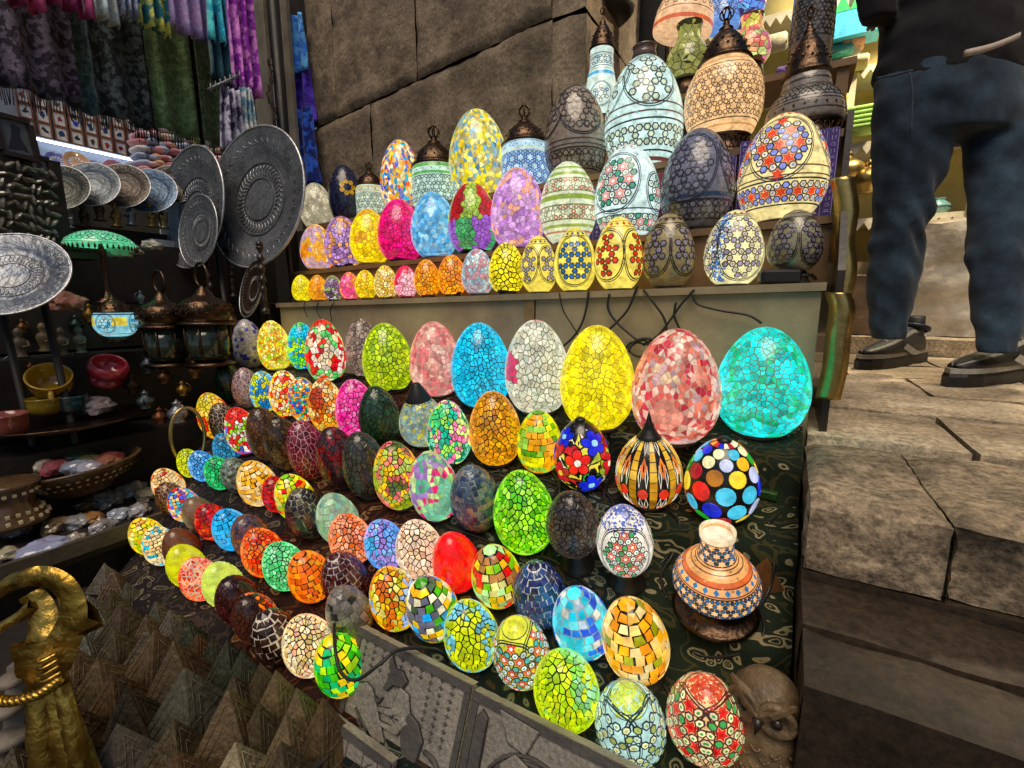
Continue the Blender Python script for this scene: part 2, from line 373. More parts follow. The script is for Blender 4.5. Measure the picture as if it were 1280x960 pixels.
# lower display: stepped ledges draped in patterned cloth.   row: (y, z, tilt of the ledge in degrees)
ROW = {'L1': (1.09, -.283, 5.), 'L2': (.924, -.397, 9.), 'L3': (.779, -.498, 15.), 'L4': (.668, -.575, 19.), 'L5': (.579, -.637, 20.), 'L6': (.478, -.707, 18.)}
ks = list(ROW)
prof = []
ybk = [1.225] + [(ROW[ks[i]][0] + ROW[ks[i + 1]][0]) / 2 for i in range(5)] + [.405]
for i, k in enumerate(ks):
    y, z, tl = ROW[k]; s = math.tan(R(tl))
    prof.append((ybk[i] - .003, z + (ybk[i] - .003 - y) * s)); prof.append((ybk[i + 1] + .003, z + (ybk[i + 1] + .003 - y) * s))
prof.append((.398, -.80)); prof.append((.392, -1.29))
def xleft(y): return -1.50 - (y - .45) * .70
def cloth_mat(name, ramp, scale):
    m = bpy.data.materials.new(name); m.use_nodes = True; N = m.node_tree.nodes; L = m.node_tree.links; b = N['Principled BSDF']
    tc = N.new('ShaderNodeTexCoord'); mp = N.new('ShaderNodeMapping'); L.new(tc.outputs['Object'], mp.inputs[0]); mp.inputs['Scale'].default_value = (1, 1.3, 1.3)
    n1 = N.new('ShaderNodeTexNoise'); n1.inputs['Scale'].default_value = scale * .6; n1.inputs['Detail'].default_value = 2; L.new(mp.outputs[0], n1.inputs['Vector'])
    wm = N.new('ShaderNodeMix'); wm.data_type = 'RGBA'; wm.inputs[0].default_value = .16; L.new(mp.outputs[0], wm.inputs[6]); L.new(n1.outputs['Color'], wm.inputs[7])
    vo = N.new('ShaderNodeTexVoronoi'); vo.inputs['Scale'].default_value = scale * 1.7; L.new(wm.outputs[2], vo.inputs['Vector'])
    cr = N.new('ShaderNodeValToRGB'); cr.color_ramp.interpolation = 'CONSTANT'
    e = cr.color_ramp.elements
    for i, (p, c) in enumerate(ramp):
        el = e[i] if i < 2 else e.new(p)
        el.position = p; el.color = (*hx(c), 1)
    L.new(vo.outputs['Distance'], cr.inputs[0])
    n2 = N.new('ShaderNodeTexNoise'); n2.inputs['Scale'].default_value = 300; n2.inputs['Detail'].default_value = 2; L.new(tc.outputs['Object'], n2.inputs['Vector'])
    mr = N.new('ShaderNodeMapRange'); mr.inputs[3].default_value = .6; mr.inputs[4].default_value = 1.3; L.new(n2.outputs[0], mr.inputs[0])
    mx = N.new('ShaderNodeMix'); mx.data_type = 'RGBA'; mx.blend_type = 'MULTIPLY'; mx.inputs[0].default_value = 1; L.new(cr.outputs[0], mx.inputs[6]); L.new(mr.outputs[0], mx.inputs[7])
    L.new(mx.outputs[2], b.inputs['Base Color']); b.inputs['Roughness'].default_value = .9; b.inputs['Specular IOR Level'].default_value = .2
    bp = N.new('ShaderNodeBump'); bp.inputs['Strength'].default_value = .3; bp.inputs['Distance'].default_value = .004; L.new(n2.outputs[0], bp.inputs['Height']); L.new(bp.outputs[0], b.inputs['Normal'])
    return m
def _rmp(a, b, c, d): return [(0, a), (.10, b), (.14, c), (.21, c), (.24, b), (.30, b), (.33, c), (.38, a), (.52, a), (.60, d), (.70, a)]
CL = [('green_scroll', _rmp('1a2418', '8a8060', '20281a', '3c3a20'), 15), ('purple_scroll', _rmp('1c181c', '6a6050', '241e22', '3a3030'), 15),
      ('red_paisley', _rmp('24100e', '7a6440', '481a14', '4a2a1a'), 15), ('teal_paisley', _rmp('121c1a', '6c6a58', '1e3230', '3a2e20'), 15)]
M_FAB = [cloth_mat(*c) for c in CL]
def yz_at(s):   # profile position, s in 0..1 by length
    return s
plen = [0]
for i in range(1, len(prof)): plen.append(plen[-1] + math.hypot(prof[i][0] - prof[i - 1][0], prof[i][1] - prof[i - 1][1]))
runs = [(1.0, .86, 0, 'green scroll-patterned cloth runner down the right edge of the stepped stall'),
        (.86, .60, 3, 'teal and tan paisley cloth under the middle of the lamp rows'),
        (.60, .34, 2, 'dark red paisley cloth under the left middle of the lamp rows'),
        (.34, .0, 1, 'purple grey paisley cloth under the far left lamp rows')]
for (u1, u0, mi, lab) in runs:
    P = []
    nx = max(6, int((u1 - u0) * 60))
    for a in range(nx + 1):
        u = u0 + (u1 - u0) * a / nx; row = []
        for j in range(len(prof)):
            y, z = prof[j]
            x = xleft(y) + (X_R - xleft(y)) * u
            if a in (0, nx) and 0 < u < 1: x += (.001 if a == 0 else -.001)
            dz = .003 * mnoise.noise(Vector((x * 14, y * 14, mi)))
            row.append((x, y, z + dz))
            if j < len(prof) - 1:
                y2, z2 = prof[j + 1]
                for f in (.33, .66):
                    yy, zz = y + (y2 - y) * f, z + (z2 - z) * f
                    x2 = xleft(yy) + (X_R - xleft(yy)) * u
                    row.append((x2, yy, zz + .002 * mnoise.noise(Vector((x2 * 14, yy * 14, zz * 14 + mi)))))
        P.append(row)
    mb = MB(); mb.grid(P)
    o = tag(obj('patterned_cloth', mb, M_FAB[mi]), lab, 'cloth', 'cloth runners on the lamp stall')
    sd = o.modifiers.new('thick', 'SOLIDIFY'); sd.thickness = .003; sd.offset = -1
# wooden ledges carrying the cloth
for i, k in enumerate(ks):
    y, z, tl = ROW[k]; s = math.tan(R(tl)); a, b = ybk[i] - .01, ybk[i + 1] + .006
    za, zb_ = z + (a - y) * s - .008, z + (b - y) * s - .008
    mb = MB(); xl = xleft(y) + .03; xr = X_R - .006
    vs = [(xl, b, -1.29), (xr, b, -1.29), (xr, a, -1.29), (xl, a, -1.29), (xl, b, zb_), (xr, b, zb_), (xr, a, za), (xl, a, za)]
    mb.add(vs, [(3, 2, 1, 0), (4, 5, 6, 7), (0, 1, 5, 4), (1, 2, 6, 5), (2, 3, 7, 6), (3, 0, 4, 7)])
    obj('ledge', mb, M_WOODBASE, stand)
# ------------------------------------------------------------------ mosaic lamps
class Surf:
    def __init__(s, prof):
        p0 = np.array(prof, dtype=float); u0 = np.linspace(0, 1, len(p0)); u1 = np.linspace(0, 1, len(p0)); s.p = p0; d = np.hypot(np.diff(s.p[:, 0]), np.diff(s.p[:, 1]))
        s.l = np.concatenate([[0], np.cumsum(d)]); s.L = s.l[-1]; s.l /= s.L
        ar = d * (s.p[1:, 0] + s.p[:-1, 0]) * .5; s.a = np.concatenate([[0], np.cumsum(ar)]); s.area = s.a[-1] * 2 * math.pi; s.a /= s.a[-1]
        uf = np.linspace(0, 1, 1500); rf = np.interp(uf, s.l, s.p[:, 0]); af = np.concatenate([[0], np.cumsum((rf[1:] + rf[:-1]))]); s.uf, s.af = uf, af / af[-1]
    def rz(s, t): t = min(max(t, 0), 1); return np.interp(t, s.l, s.p[:, 0]), np.interp(t, s.l, s.p[:, 1])
    def s_area(s, f): return float(np.interp(f, s.af, s.uf))
    def P(s, th, t, off=0.0):
        r, z = s.rz(t); r1, z1 = s.rz(t - .01); r2, z2 = s.rz(t + .01)
        dr, dz = r2 - r1, z2 - z1; n = math.hypot(dr, dz) or 1
        rr = r + off * dz / n; zz = z - off * dr / n
        return Vector((rr * math.cos(th), rr * math.sin(th), zz))
    def s_at_z(s, z): return float(np.interp(z, s.p[:, 1], s.l))
def egg_prof(Rr, H, e=.16, phi0=.50, n=44):
    out = []
    for i in range(n + 1):
        ph = phi0 + (math.pi - phi0) * i / n
        out.append([math.sin(ph) * (1 + e * math.cos(ph)), (1 - math.cos(ph)) / 2])
    o = np.array(out); o[:, 0] *= Rr / o[:, 0].max(); z0 = o[0, 1]; o[:, 1] = (o[:, 1] - z0) / (1 - z0) * H
    o[-1, 0] = 1e-4
    return o.tolist()
def curve_prof(pts, Rr, H, n=10):
    c = smooth_curve([(p[0], 0, p[1]) for p in pts], n); return [(max(1e-4, v.x) * Rr, v.z * H) for v in c]
_VOR = {}
def voronoi(N, seed):
    if (N, seed) in _VOR: return _VOR[(N, seed)]
    rn = random.Random(N * 31 + seed); pts = []
    for i in range(N):
        z = 1 - 2 * (i + .5) / N; a = i * 2.39996323
        v = Vector((math.sqrt(1 - z * z) * math.cos(a), math.sqrt(1 - z * z) * math.sin(a), z))
        k = 2.5 / math.sqrt(N); v += Vector((rn.uniform(-1, 1), rn.uniform(-1, 1), rn.uniform(-1, 1))) * k
        pts.append(v.normalized())
    bm = bmesh.new(); vs = [bm.verts.new(p) for p in pts]; bm.verts.index_update()
    bmesh.ops.convex_hull(bm, input=vs); bmesh.ops.triangulate(bm, faces=bm.faces[:]); bm.normal_update()
    cells = []
    for v in bm.verts:
        c = v.co.normalized()
        ax = c.cross(Vector((0, 0, 1)) if abs(c.z) < .9 else Vector((1, 0, 0))).normalized(); ay = c.cross(ax)
        q = []
        for f in v.link_faces:
            n = f.normal.copy()
            if n.dot(f.calc_center_median()) < 0: n = -n
            q.append((math.atan2((n - c).dot(ay), (n - c).dot(ax)), n))
        q.sort(key=lambda t: t[0]); cells.append((c, [t[1] for t in q]))
    bm.free(); _VOR[(N, seed)] = cells; return cells

def jit(c, rn, a=.22): k = 1 + rn.uniform(-a, a); return (c[0] * k, c[1] * k, c[2] * k)
def piece(mb, pts, nrm, col, h, gap, ctr=None):
    """one mosaic piece: a polygon shrunk by the joint width, standing proud of the body"""
    n = len(pts); c = sum(pts, Vector()) / n; top = []; bot = []
    for p in pts:
        d = p - c; l = d.length
        if l < gap * 1.3: k = .3
        else: k = 1 - gap / l
        q = c + d * k; top.append(c + d * k * .96 + nrm * h); bot.append(q - nrm * .0008)
    sd = [(n + i, n + (i + 1) % n, (i + 1) % n, i) for i in range(n)]
    if ctr is None: mb.add(top + bot, [tuple(range(n))] + sd, col)
    else: mb.add(top + bot + [ctr + nrm * h], [(2 * n, i, (i + 1) % n) for i in range(n)] + sd, col)
def orient(pts, nrm):
    a = Vector()
    for i in range(len(pts)): a += pts[i].cross(pts[(i + 1) % len(pts)])
    return pts if a.dot(nrm) >= 0 else pts[::-1]
class Pieces:
    """collects pieces, either into one mesh or as one object each"""
    def __init__(s, root, m, single, name): s.root = root; s.m = m; s.single = single; s.name = name; s.mb = MB(); s.k = 0
    def add(s, pts, nrm, col, h, gap, ctr=None):
        if len(pts) < 3: return
        pts = orient(pts, nrm); s.k += 1
        if s.single and s.k <= 300:
            mb = MB(); piece(mb, pts, nrm, col, h, gap, ctr); obj(s.name, mb, s.m, s.root)
        else: piece(s.mb, pts, nrm, col, h, gap, ctr)
    def done(s, name='mosaic'):
        if s.mb.f: tag(obj(name, s.mb, s.m, s.root), kind='stuff')
def nrm_at(su, th, t): return (su.P(th, t, .01) - su.P(th, t, 0)).normalized()

def pick(palette, mode, p, rn, seed):
    if mode == 'p':
        v = mnoise.noise(p * 16 + Vector((seed * 7.7, seed * 3.3, 0))) * .95 + .5
        i = int(min(max(v + rn.uniform(-.10, .10), 0), .999) * len(palette)); return palette[i]
    return rn.choice(palette)
def do_crackle(pc, su, N, palette, mode, rn, seed, gap, h=.0014, jv=.32):
    off = rn.uniform(0, 6.28)
    for c, q in voronoi(N, seed % 3):
        pts = [su.P(math.atan2(v.y, v.x) + off, su.s_area((v.z + 1) / 2)) for v in q]
        th, t = math.atan2(c.y, c.x) + off, su.s_area((c.z + 1) / 2)
        if t < .03: continue
        pc.add(pts, nrm_at(su, th, t), jit(pick(palette, mode, su.P(th, t), rn, seed), rn, jv), h, gap, su.P(th, t))
def do_tiles(pc, su, size, palette, mode, rn, seed, gap, h=.0014, jv=.28, jt=.11):
    m = max(4, round(su.L / size))
    for i in range(m):
        s0, s1 = .01 + .985 * i / m, .01 + .985 * (i + 1) / m; sm = (s0 + s1) / 2
        n = max(7, round(2 * math.pi * su.rz(sm)[0] / size)); off = rn.uniform(0, 6.28)
        if i == m - 1 and su.rz(1.0)[0] < .005:
            qm = su.P(0, (s0 + 1) / 2); qe = su.P(0, s0); qt = su.P(0, 1.0); hc = h + max(0, qm.z - (qt.z + (qe.z - qt.z) * qm.x / max(qe.x, 1e-5)))
            pc.add([su.P(off + 2 * math.pi * k / 7, s0 + .004) for k in range(7)], Vector((0, 0, 1)), jit(rn.choice(palette), rn, jv), hc, gap, su.P(0, 1.0)); continue
        for k in range(n):
            a0, a1 = off + 2 * math.pi * k / n, off + 2 * math.pi * (k + 1) / n; da = (a1 - a0) * jt; ds = (s1 - s0) * jt
            j = lambda x, d: x + rn.uniform(-d, d)
            pts = [su.P(j(a0, da), j(s0, ds)), su.P(j(a1, da), j(s0, ds)), su.P(j(a1, da), j(s1, ds)), su.P(j(a0, da), j(s1, ds))]
            th = (a0 + a1) / 2
            pc.add(pts, nrm_at(su, th, sm), jit(pick(palette, mode, su.P(th, sm), rn, seed), rn, jv), h, gap, su.P(th, sm))
def ringline(mb, su, t, w, col, h=.0007, seg=48):
    vs = []; fs = []
    for k in range(seg):
        a = 2 * math.pi * k / seg; vs += [su.P(a, t - w / 2, h), su.P(a, t + w / 2, h)]
    for k in range(seg):
        j = (k + 1) % seg; fs.append((2 * k, 2 * j, 2 * j + 1, 2 * k + 1))
    mb.add(vs, fs, col)
def local(su, th0, s0, a, b, h=0.0):
    t = s0 + b / su.L; r = max(su.rz(t)[0], .006); return su.P(th0 + a / r, t, h)
def poly_on(mb, su, th0, s0, pts, col, h): mb.add([local(su, th0, s0, a, b, h) for a, b in pts], [tuple(range(len(pts)))], col)
def specks(mb, su, rn, n, s_lo, s_hi, cols, th0=None, half=0.3, size=.0022):
    for _ in range(n):
        s0 = rn.uniform(s_lo, s_hi); t0 = rn.uniform(0, 6.283) if th0 is None else th0 + rn.gauss(0, half * .5)
        k = size * rn.uniform(.5, 1.3); poly_on(mb, su, t0, s0, [(k * rn.uniform(.5, 1.2) * math.cos(a), k * rn.uniform(.5, 1.2) * math.sin(a)) for a in (0, 1.3, 2.6, 3.9, 5.2)], jit(rn.choice(cols), rn, .3), .0005 + rn.random() * .0003)
def ngon(cx, cy, r, n, rot=0.0): return [(cx + r * math.cos(rot + 2 * math.pi * k / n), cy + r * math.sin(rot + 2 * math.pi * k / n)) for k in range(n)]
def starpoly(cx, cy, r, ri, rot): return [(cx + (r if k % 2 == 0 else ri) * math.cos(rot + math.pi * k / 6), cy + (r if k % 2 == 0 else ri) * math.sin(rot + math.pi * k / 6)) for k in range(12)]
def hexfield(mb, su, th0, s0, test, c, fills, line, stars, rn, xr, yr):
    """kagome field of outlined hexagons; the gaps between them read as six-pointed stars"""
    hr = c * .262
    ny = int(yr / (c * .866)) + 2; nx = int(xr / c) + 2
    for j in range(-ny, ny + 1):
        for i in range(-nx, nx + 1):
            bx, by = (i + .5 * (j % 2)) * c, j * c * .866
            if stars and test(bx, by, c * .3):
                poly_on(mb, su, th0, s0, starpoly(bx, by, c * .40, c * .20, math.pi / 6), jit(stars[0], rn, .15), .0006)
                if len(stars) > 1: poly_on(mb, su, th0, s0, ngon(bx, by, c * .12, 6), stars[1], .0009)
            for dx, dy in ((c * .5, 0), (c * .25, c * .433), (-c * .25, c * .433)):
                x, y = bx + dx, by + dy
                if not test(x, y, hr): continue
                poly_on(mb, su, th0, s0, ngon(x, y, hr, 6, 0), line, .0010)
                poly_on(mb, su, th0, s0, ngon(x, y, hr * .66, 6, 0), jit(rn.choice(fills), rn, .2), .0013)
                if len(fills) > 1: poly_on(mb, su, th0, s0, ngon(x, y, hr * .30, 6, 0), jit(fills[-1], rn, .2), .0016)
def diamonds(mb, su, t, n, col, size):
    for k in range(n): poly_on(mb, su, 2 * math.pi * k / n, t, [(-size * .8, 0), (0, -size), (size * .8, 0), (0, size)], col, .0009)
def med_ring(mb, su, th0, s0, r, w, col, ey=1.0):
    vs = []; fs = []; n = 40
    for k in range(n):
        a = 2 * math.pi * k / n
        vs += [local(su, th0, s0, r * math.cos(a), r * ey * math.sin(a), .0009), local(su, th0, s0, (r + w) * math.cos(a), (r + w) * ey * math.sin(a), .0009)]
    for k in range(n):
        j = (k + 1) % n; fs.append((2 * k, 2 * k + 1, 2 * j + 1, 2 * j))
    mb.add(vs, fs, col)
def do_star(mb, su, rn, th, K):
    """inlaid star pattern: K holds cell, fills, line, stars, meds, band, dia"""
    c = K['cell'] * su.L * 1.12; line = K['line']; fills = K['fills']; stars = K.get('stars')
    for (dth, s0, rad) in K.get('meds', []):
        rr = rad * su.L; ey = K.get('ey', 1.15)
        hexfield(mb, su, th + dth, s0, lambda x, y, m: (x / (rr - m * .55)) ** 2 + (y / ((rr * ey) - m * .55)) ** 2 < 1, c, fills, line, stars, rn, rr, rr * ey)
        med_ring(mb, su, th + dth, s0, rr, c * .07, line, ey); med_ring(mb, su, th + dth, s0, rr + c * .12, c * .05, line, ey)
    for (a, b) in K.get('bands', []):
        sm = (a + b) / 2; rm = su.rz(sm)[0]; n = max(5, round(2 * math.pi * rm / (c * .85))); c2 = 2 * math.pi * rm / n; hh = (b - a) / 2 * su.L
        # wrap: angles scaled so that n cells close the ring
        class W:                                     # constant-angle mapping keeps the cells closing round the body
            L = su.L
            def rz(s_, t): return (rm, su.rz(t)[1])
            def P(s_, t1, t2, h=0.0): return su.P(t1, t2, h)
        hexfield(mb, W(), th, sm, lambda x, y, m: abs(y) < hh - m * .45 and -math.pi * rm <= x < math.pi * rm - 1e-4, c2, fills, line, stars, rn, math.pi * rm, hh)
        for t in (a, b): ringline(mb, su, t, .012, line)
    for (t, w, col) in K.get('lines', []): ringline(mb, su, t, w, col)
    for (t, n, col, sz) in K.get('dia', []): diamonds(mb, su, t, n, col, sz * su.L)

def cap_metal(root, r0, z0, h, seg=20, finial=True, m=None, name='cap'):
    """pierced domed metal cap with rim, tiers and a wire finial"""
    p = [(1.05, 0), (1.12, .03), (1.10, .07), (.98, .10), (.94, .22), (.84, .36), (.66, .52), (.42, .66), (.26, .74), (.30, .77), (.22, .80), (.12, .86), (.15, .89), (.05, .93), (.02, 1.0)]
    mb = MB(); mb.rev([(r0 * a, z0 + h * b) for a, b in p], seg, (1, 1, 1))
    c = obj(name, mb, m or M_BRONZE, root)
    mb = MB()
    for t, rr, n in ((.28, .925, 14), (.42, .80, 12)):
        for k in range(n):
            a = 2 * math.pi * k / n; q = Vector((rr * r0 * math.cos(a), rr * r0 * math.sin(a), z0 + h * t))
            mb.rev([(.0, -.004), (.004, 0), (.0, .004)], 6, (1, 1, 1), M=Matrix.Translation(q))
    tag(obj('studs', mb, M_BRONZE, c), kind='stuff')
    if finial:
        mb = MB()
        for k in range(3):
            a = math.pi * k / 3; s_ = r0 * .28
            mb.tube([Vector((s_ * math.cos(t) * math.cos(a), s_ * math.cos(t) * math.sin(a), z0 + h * 1.08 + s_ * .9 * math.sin(t))) for t in np.linspace(0, 2 * math.pi, 14)[:-1]], r0 * .035, 5, closed=True)
        obj('finial', mb, M_BRONZE, c)
    return c
def base_ring(root, r, h, style):
    mb = MB()
    if style == 'dish': mb.rev([(r * 1.45, 0), (r * 1.62, h * .10), (r * 1.66, h * .22), (r * 1.50, h * .30), (r * 1.12, h * .45), (r * 1.08, h * .9), (r * 1.16, h), (r * .9, h)], 36); m = M_BRONZE
    elif style == 'cone': mb.rev([(r * 1.28, 0), (r * 1.30, h * .1), (r * 1.18, h * .22), (r * 1.02, h * .55), (r * .95, h * .9), (r * .88, h)], 28); m = M_BLACK
    elif style == 'fret': mb.rev([(r * 1.25, 0), (r * 1.25, h * .18), (r * 1.08, h * .22), (r * 1.02, h * .9), (r * 1.12, h), (r * .9, h)], 32); m = M_BRONZE
    else: mb.rev([(r * 1.02, 0), (r * 1.06, h * .3), (r * .98, h)], 24); m = M_WOODBASE
    b = obj('base', mb, m, root)
    if style in ('fret', 'dish'):
        mb = MB(); n = 26
        for k in range(n):
            a = 2 * math.pi * k / n
            M = Matrix.Rotation(a, 4, 'Z') @ Matrix.Translation((r * 1.06, 0, h * .56)) @ Matrix.Rotation(math.pi / 2, 4, 'Y')
            mb.tube([M @ Vector((h * .26 * math.cos(t), r * .10 * math.sin(t), 0)) for t in np.linspace(0, 2 * math.pi, 9)[:-1]], r * .02, 4, closed=True)
        obj('fretwork', mb, M_BRONZE, b)
    return b

def sat(c, k=1.28):
    l = .3 * c[0] + .55 * c[1] + .15 * c[2]; return tuple(min(1.0, max(.004, l + (x - l) * k)) for x in c)
LAMPS = []
def lamp(row, cx, cy, W, style, palette, desc, asp=1.36, lit=1, grout='100c08', N=220, mode='r', gap=.0011, base='ring', gain=1.0, size=.014, single=False, tilt=None, **kw):
    LAMPS.append(dict(row=row, cx=cx, cy=cy, W=W * (1.12 if row in ('L2', 'L3', 'L4', 'L5', 'L6') and cx < 520 else 1.06), style=style, palette=palette, desc=desc, asp=asp, lit=lit, grout=grout, N=int(N * 2.0), mode=mode, gap=gap * (1.25 if style == 'crack' else .9), base=base, gain=gain, size=size * .86, single=single, tilt=tilt, **kw))
L_ = lamp
# --- L1: big eggs at the back of the lower display
L_('L1', 310.8, 428.7, 40, 'tiles', '8f8d94 86868e 9a979c a29e9e 8a8a92 94929a 8c8a90 303a90', 'frosted grey egg lamp dotted with dark blue squares', lit=0, grout='8a8680', size=.016, gap=.0006, asp=1.6)
L_('L1', 344, 431, 40, 'crack', 'f4ea80 f0d850 f8f4b0 f0a860 e8c840 b8d860 f6e890 e89048', 'yellow and orange mosaic egg lamp', N=330, grout='8a7a30', asp=1.6)
L_('L1', 376, 432, 37, 'crack', '50c8e8 60d890 90e050 3a98e0 c0e850 48d0b0', 'blue and lime green mottled egg lamp', mode='p', N=300, asp=1.6)
L_('L1', 411, 437, 48, 'crack', 'f0e0c0 e8b090 d03028 f8e8d8 c83040 70c878 f0d8b0 e85030', 'cream egg lamp with red and green patches', mode='p', N=190, asp=1.6)
L_('L1', 449, 434, 44, 'crack', '8a7468 9a8478 b09a8c 7a6860 a08a80', 'dim mauve brown crackle egg lamp', N=220, lit=1, gain=.75, asp=1.6)
L_('L1', 485, 446, 60, 'crack', 'a8c030 b8d048 8aa828 c8d860 98b038', 'olive green crackle egg lamp with black joints', N=260, tilt=-8)
L_('L1', 543, 447.6, 61, 'crack', 'd8a098 c88880 e0b0a0 d07878 c89088 e0b8a8', 'dusty pink crackle egg lamp', N=380, grout='a07868', mode='p', gap=.0007, asp=1.42)
L_('L1', 601, 454.7, 71, 'crack', '38b8d8 48c8e8 30a8d0 58d0e8 40c0e0', 'bright cyan crackle egg lamp with black joints', N=420, gap=.0010)
L_('L1', 672, 457, 76, 'crack', 'd0d0b8 c8ccb8 d8d8c8 c0c4b0 d8d4bc d4d4c4 e0dcc8 c8d0c0 d4d4c4', 'white crackle egg lamp with a red patch on its left side', N=360, grout='6a6450', patch=('d03868', -1.0, .45), asp=1.42)
L_('L1', 748, 470, 88, 'crack', 'f0e030 e8d428 f8ec58 ece048 f0dc20 f4e850', 'large bright yellow crackle egg lamp', N=460, grout='8a7a20', gap=.0008, asp=1.38)
L_('L1', 843.5, 480, 106, 'crack', 'd89080 c86860 e0b0a0 b84850 e0c0b0 d07868 c0a0a0 e8c8a8', 'large pink and red mottled egg lamp', N=520, grout='b08878', mode='p', gap=.0008, asp=1.30)
L_('L1', 953.6, 475, 114, 'crack', '48d8d0 58e8e0 38c8b8 60e0c8 40c090 50d8d8 68ecec', 'large turquoise crackle egg lamp', N=560, grout='6a6a50', mode='p', gap=.0009, asp=1.24)
# --- L2
L_('L2', 286, 475, 33, 'crack', '10301c 18402a 0c2818', 'dark bottle green egg lamp', lit=0, N=160, asp=1.5)
L_('L2', 308, 484, 34, 'crack', '70545c 806468 5c444c 8c7074', 'mauve egg lamp with pale joints', lit=0, N=150, grout='b0a8a4', asp=1.5)
L_('L2', 331, 488, 34, 'crack', '50a8d8 88c8e0 c8d038 3888c8 e0d850', 'blue and yellow crackle egg lamp', mode='p', N=220, asp=1.5)
L_('L2', 356, 491, 38, 'crack', 'f0d0a0 e84830 f0e0b0 f0b040 e05030 f8e8c8 f0e060', 'red and cream shard egg lamp', N=170, asp=1.5)
L_('L2', 380, 498, 36, 'tiles', '3888c8 e88838 f0b060 40a868 d84830 3850c0 f0e0a8 58b8b0 e8a048', 'multicoloured small-tile egg lamp', size=.010, asp=1.5)
L_('L2', 408.5, 505, 42, 'crack', 'e8a040 e0c070 c86838 f0d8a0 d88830 a84828', 'amber and rust crackle egg lamp', mode='p', N=200, asp=1.5)
L_('L2', 444, 510, 46, 'crack', 'e05098 f070a8 d84088 f088b8 e86098', 'hot pink crackle egg lamp', N=200, asp=1.5)
L_('L2', 481, 519.5, 47, 'crack', '1c3420 243c28 16281a', 'blackish green egg lamp', lit=0, N=150, grout='0a0e08', asp=1.5)
L_('L2', 520, 523, 54, 'crack', '98a890 88a0a0 b0b898 c8c060 80989c a8b4a0', 'pale grey green bulb lamp with ribbed black cap', N=330, grout='70786a', gap=.0006, asp=1.12, capped='rib', gain=.8)
L_('L2', 564, 539, 51, 'crack', '68d088 a8e878 48b898 f088b0 d8f0a0 308868 88e0c0', 'sea green egg lamp with a pink flower', mode='p', N=200, asp=1.5)
L_('L2', 616, 533.7, 61, 'crack', 'd89818 c88810 e0a828 b87808 d8a030', 'amber crackle egg lamp with black joints', N=260, asp=1.42)
L_('L2', 670.6, 549.5, 53, 'tiles', '70a838 88b848 c8d038 60983a e8e040 98c060 e8a838', 'green and yellow square-tile egg lamp', size=.017, gap=.0005, single=True, mode='p')
L_('L2', 727, 565, 65, 'tif_flower', '', 'stained glass egg lamp with red and blue flowers', asp=1.28)
L_('L2', 810.7, 585, 79, 'tif_strip', '', 'stained glass drop lamp with amber strips and pointed black cap', asp=1.12, capped='spike')
L_('L2', 902, 597, 89, 'tif_circle', '', 'stained glass egg lamp of coloured round discs', asp=1.18)
# --- L3
L_('L3', 267, 519, 38.9, 'crack', 'e8d050 f0e090 d84828 f0b048 e8c878 c8b858', 'yellow and red mottled egg lamp', mode='p', N=190, asp=1.6)
L_('L3', 281, 528, 35.7, 'crack', '241610 30201a 1c120c', 'blackish brown egg lamp with cream joints', lit=0, N=150, grout='b09878', asp=1.6)
L_('L3', 302, 537, 38.9, 'crack', 'e04838 f0e8d8 90c850 e83850 6878d0 f8f0e0 f0b048', 'red, white and green shard egg lamp', mode='p', N=200, asp=1.6)
L_('L3', 331, 541, 43.1, 'crack', '5a3c28 6c4a32 4c3020', 'brown crackle egg lamp', lit=1, gain=.55, N=160, asp=1.6)
L_('L3', 352.5, 552, 42.0, 'crack', '4a3420 5c4428 3a2818', 'umber crackle egg lamp beside the maroon one', lit=1, gain=.5, N=160, asp=1.6)
L_('L3', 384.5, 560, 46.2, 'crack', '581428 681a30 481020', 'maroon egg lamp with pale pink joints', lit=0, N=150, grout='b88890', asp=1.6)
L_('L3', 420, 569.6, 47.2, 'crack', '3c2028 4a2830 301820 701820', 'dark plum egg lamp with a red flower', lit=0, N=150, flower='901820', asp=1.6)
L_('L3', 454.6, 579, 50.4, 'crack', '34342e 3c3c34 2a2a26', 'charcoal grey egg lamp', lit=0, N=190, grout='14140f', asp=1.6)
L_('L3', 495, 592, 53.6, 'crack', '90a048 d8b828 e08878 a8b868 e8c030 d07068 586830', 'moss, yellow and coral mottled egg lamp', mode='p', N=220, asp=1.5)
L_('L3', 542, 605.7, 57, 'crack', '78b898 a8d890 d84878 c8d8a0 9878b0 60a888 e06080', 'pastel egg lamp with pink and lime wedges', mode='p', N=200, asp=1.5, grout='8a8a80', gap=.0007)
L_('L3', 593, 618.6, 59, 'tiles', '2c3850 384860 465468 5c6468 746860 242c48', 'slate blue square-tile egg lamp with pale joints', lit=0, size=.013, grout='7c8078', gap=.0007)
L_('L3', 653.8, 637, 72, 'crack', '80d030 98e048 70c028 a8e860 60b028 b0e870', 'vivid green crackle egg lamp with black joints', N=300, asp=1.40)
L_('L3', 715.8, 650.7, 62, 'crack', '4a423c 564c44 3e3832 625850', 'dark grey crackle egg lamp on black cone base', lit=1, gain=.5, N=230, base='cone', asp=1.3, bh=.045)
L_('L3', 781, 671, 67, 'star', 'f0e8d8', 'white egg lamp with orange star inlay and blue speckled top', base='cone', bh=.04, asp=1.36, K=dict(cell=.135, fills='f0ece0 f0ece0 50a860', line='20242c', stars='e05028 f0e8d8', meds=[(0, .44, .27), (2.2, .44, .25), (-2.2, .44, .25)], lines=[(.12, .012, '30343c')]), top='5868b0')
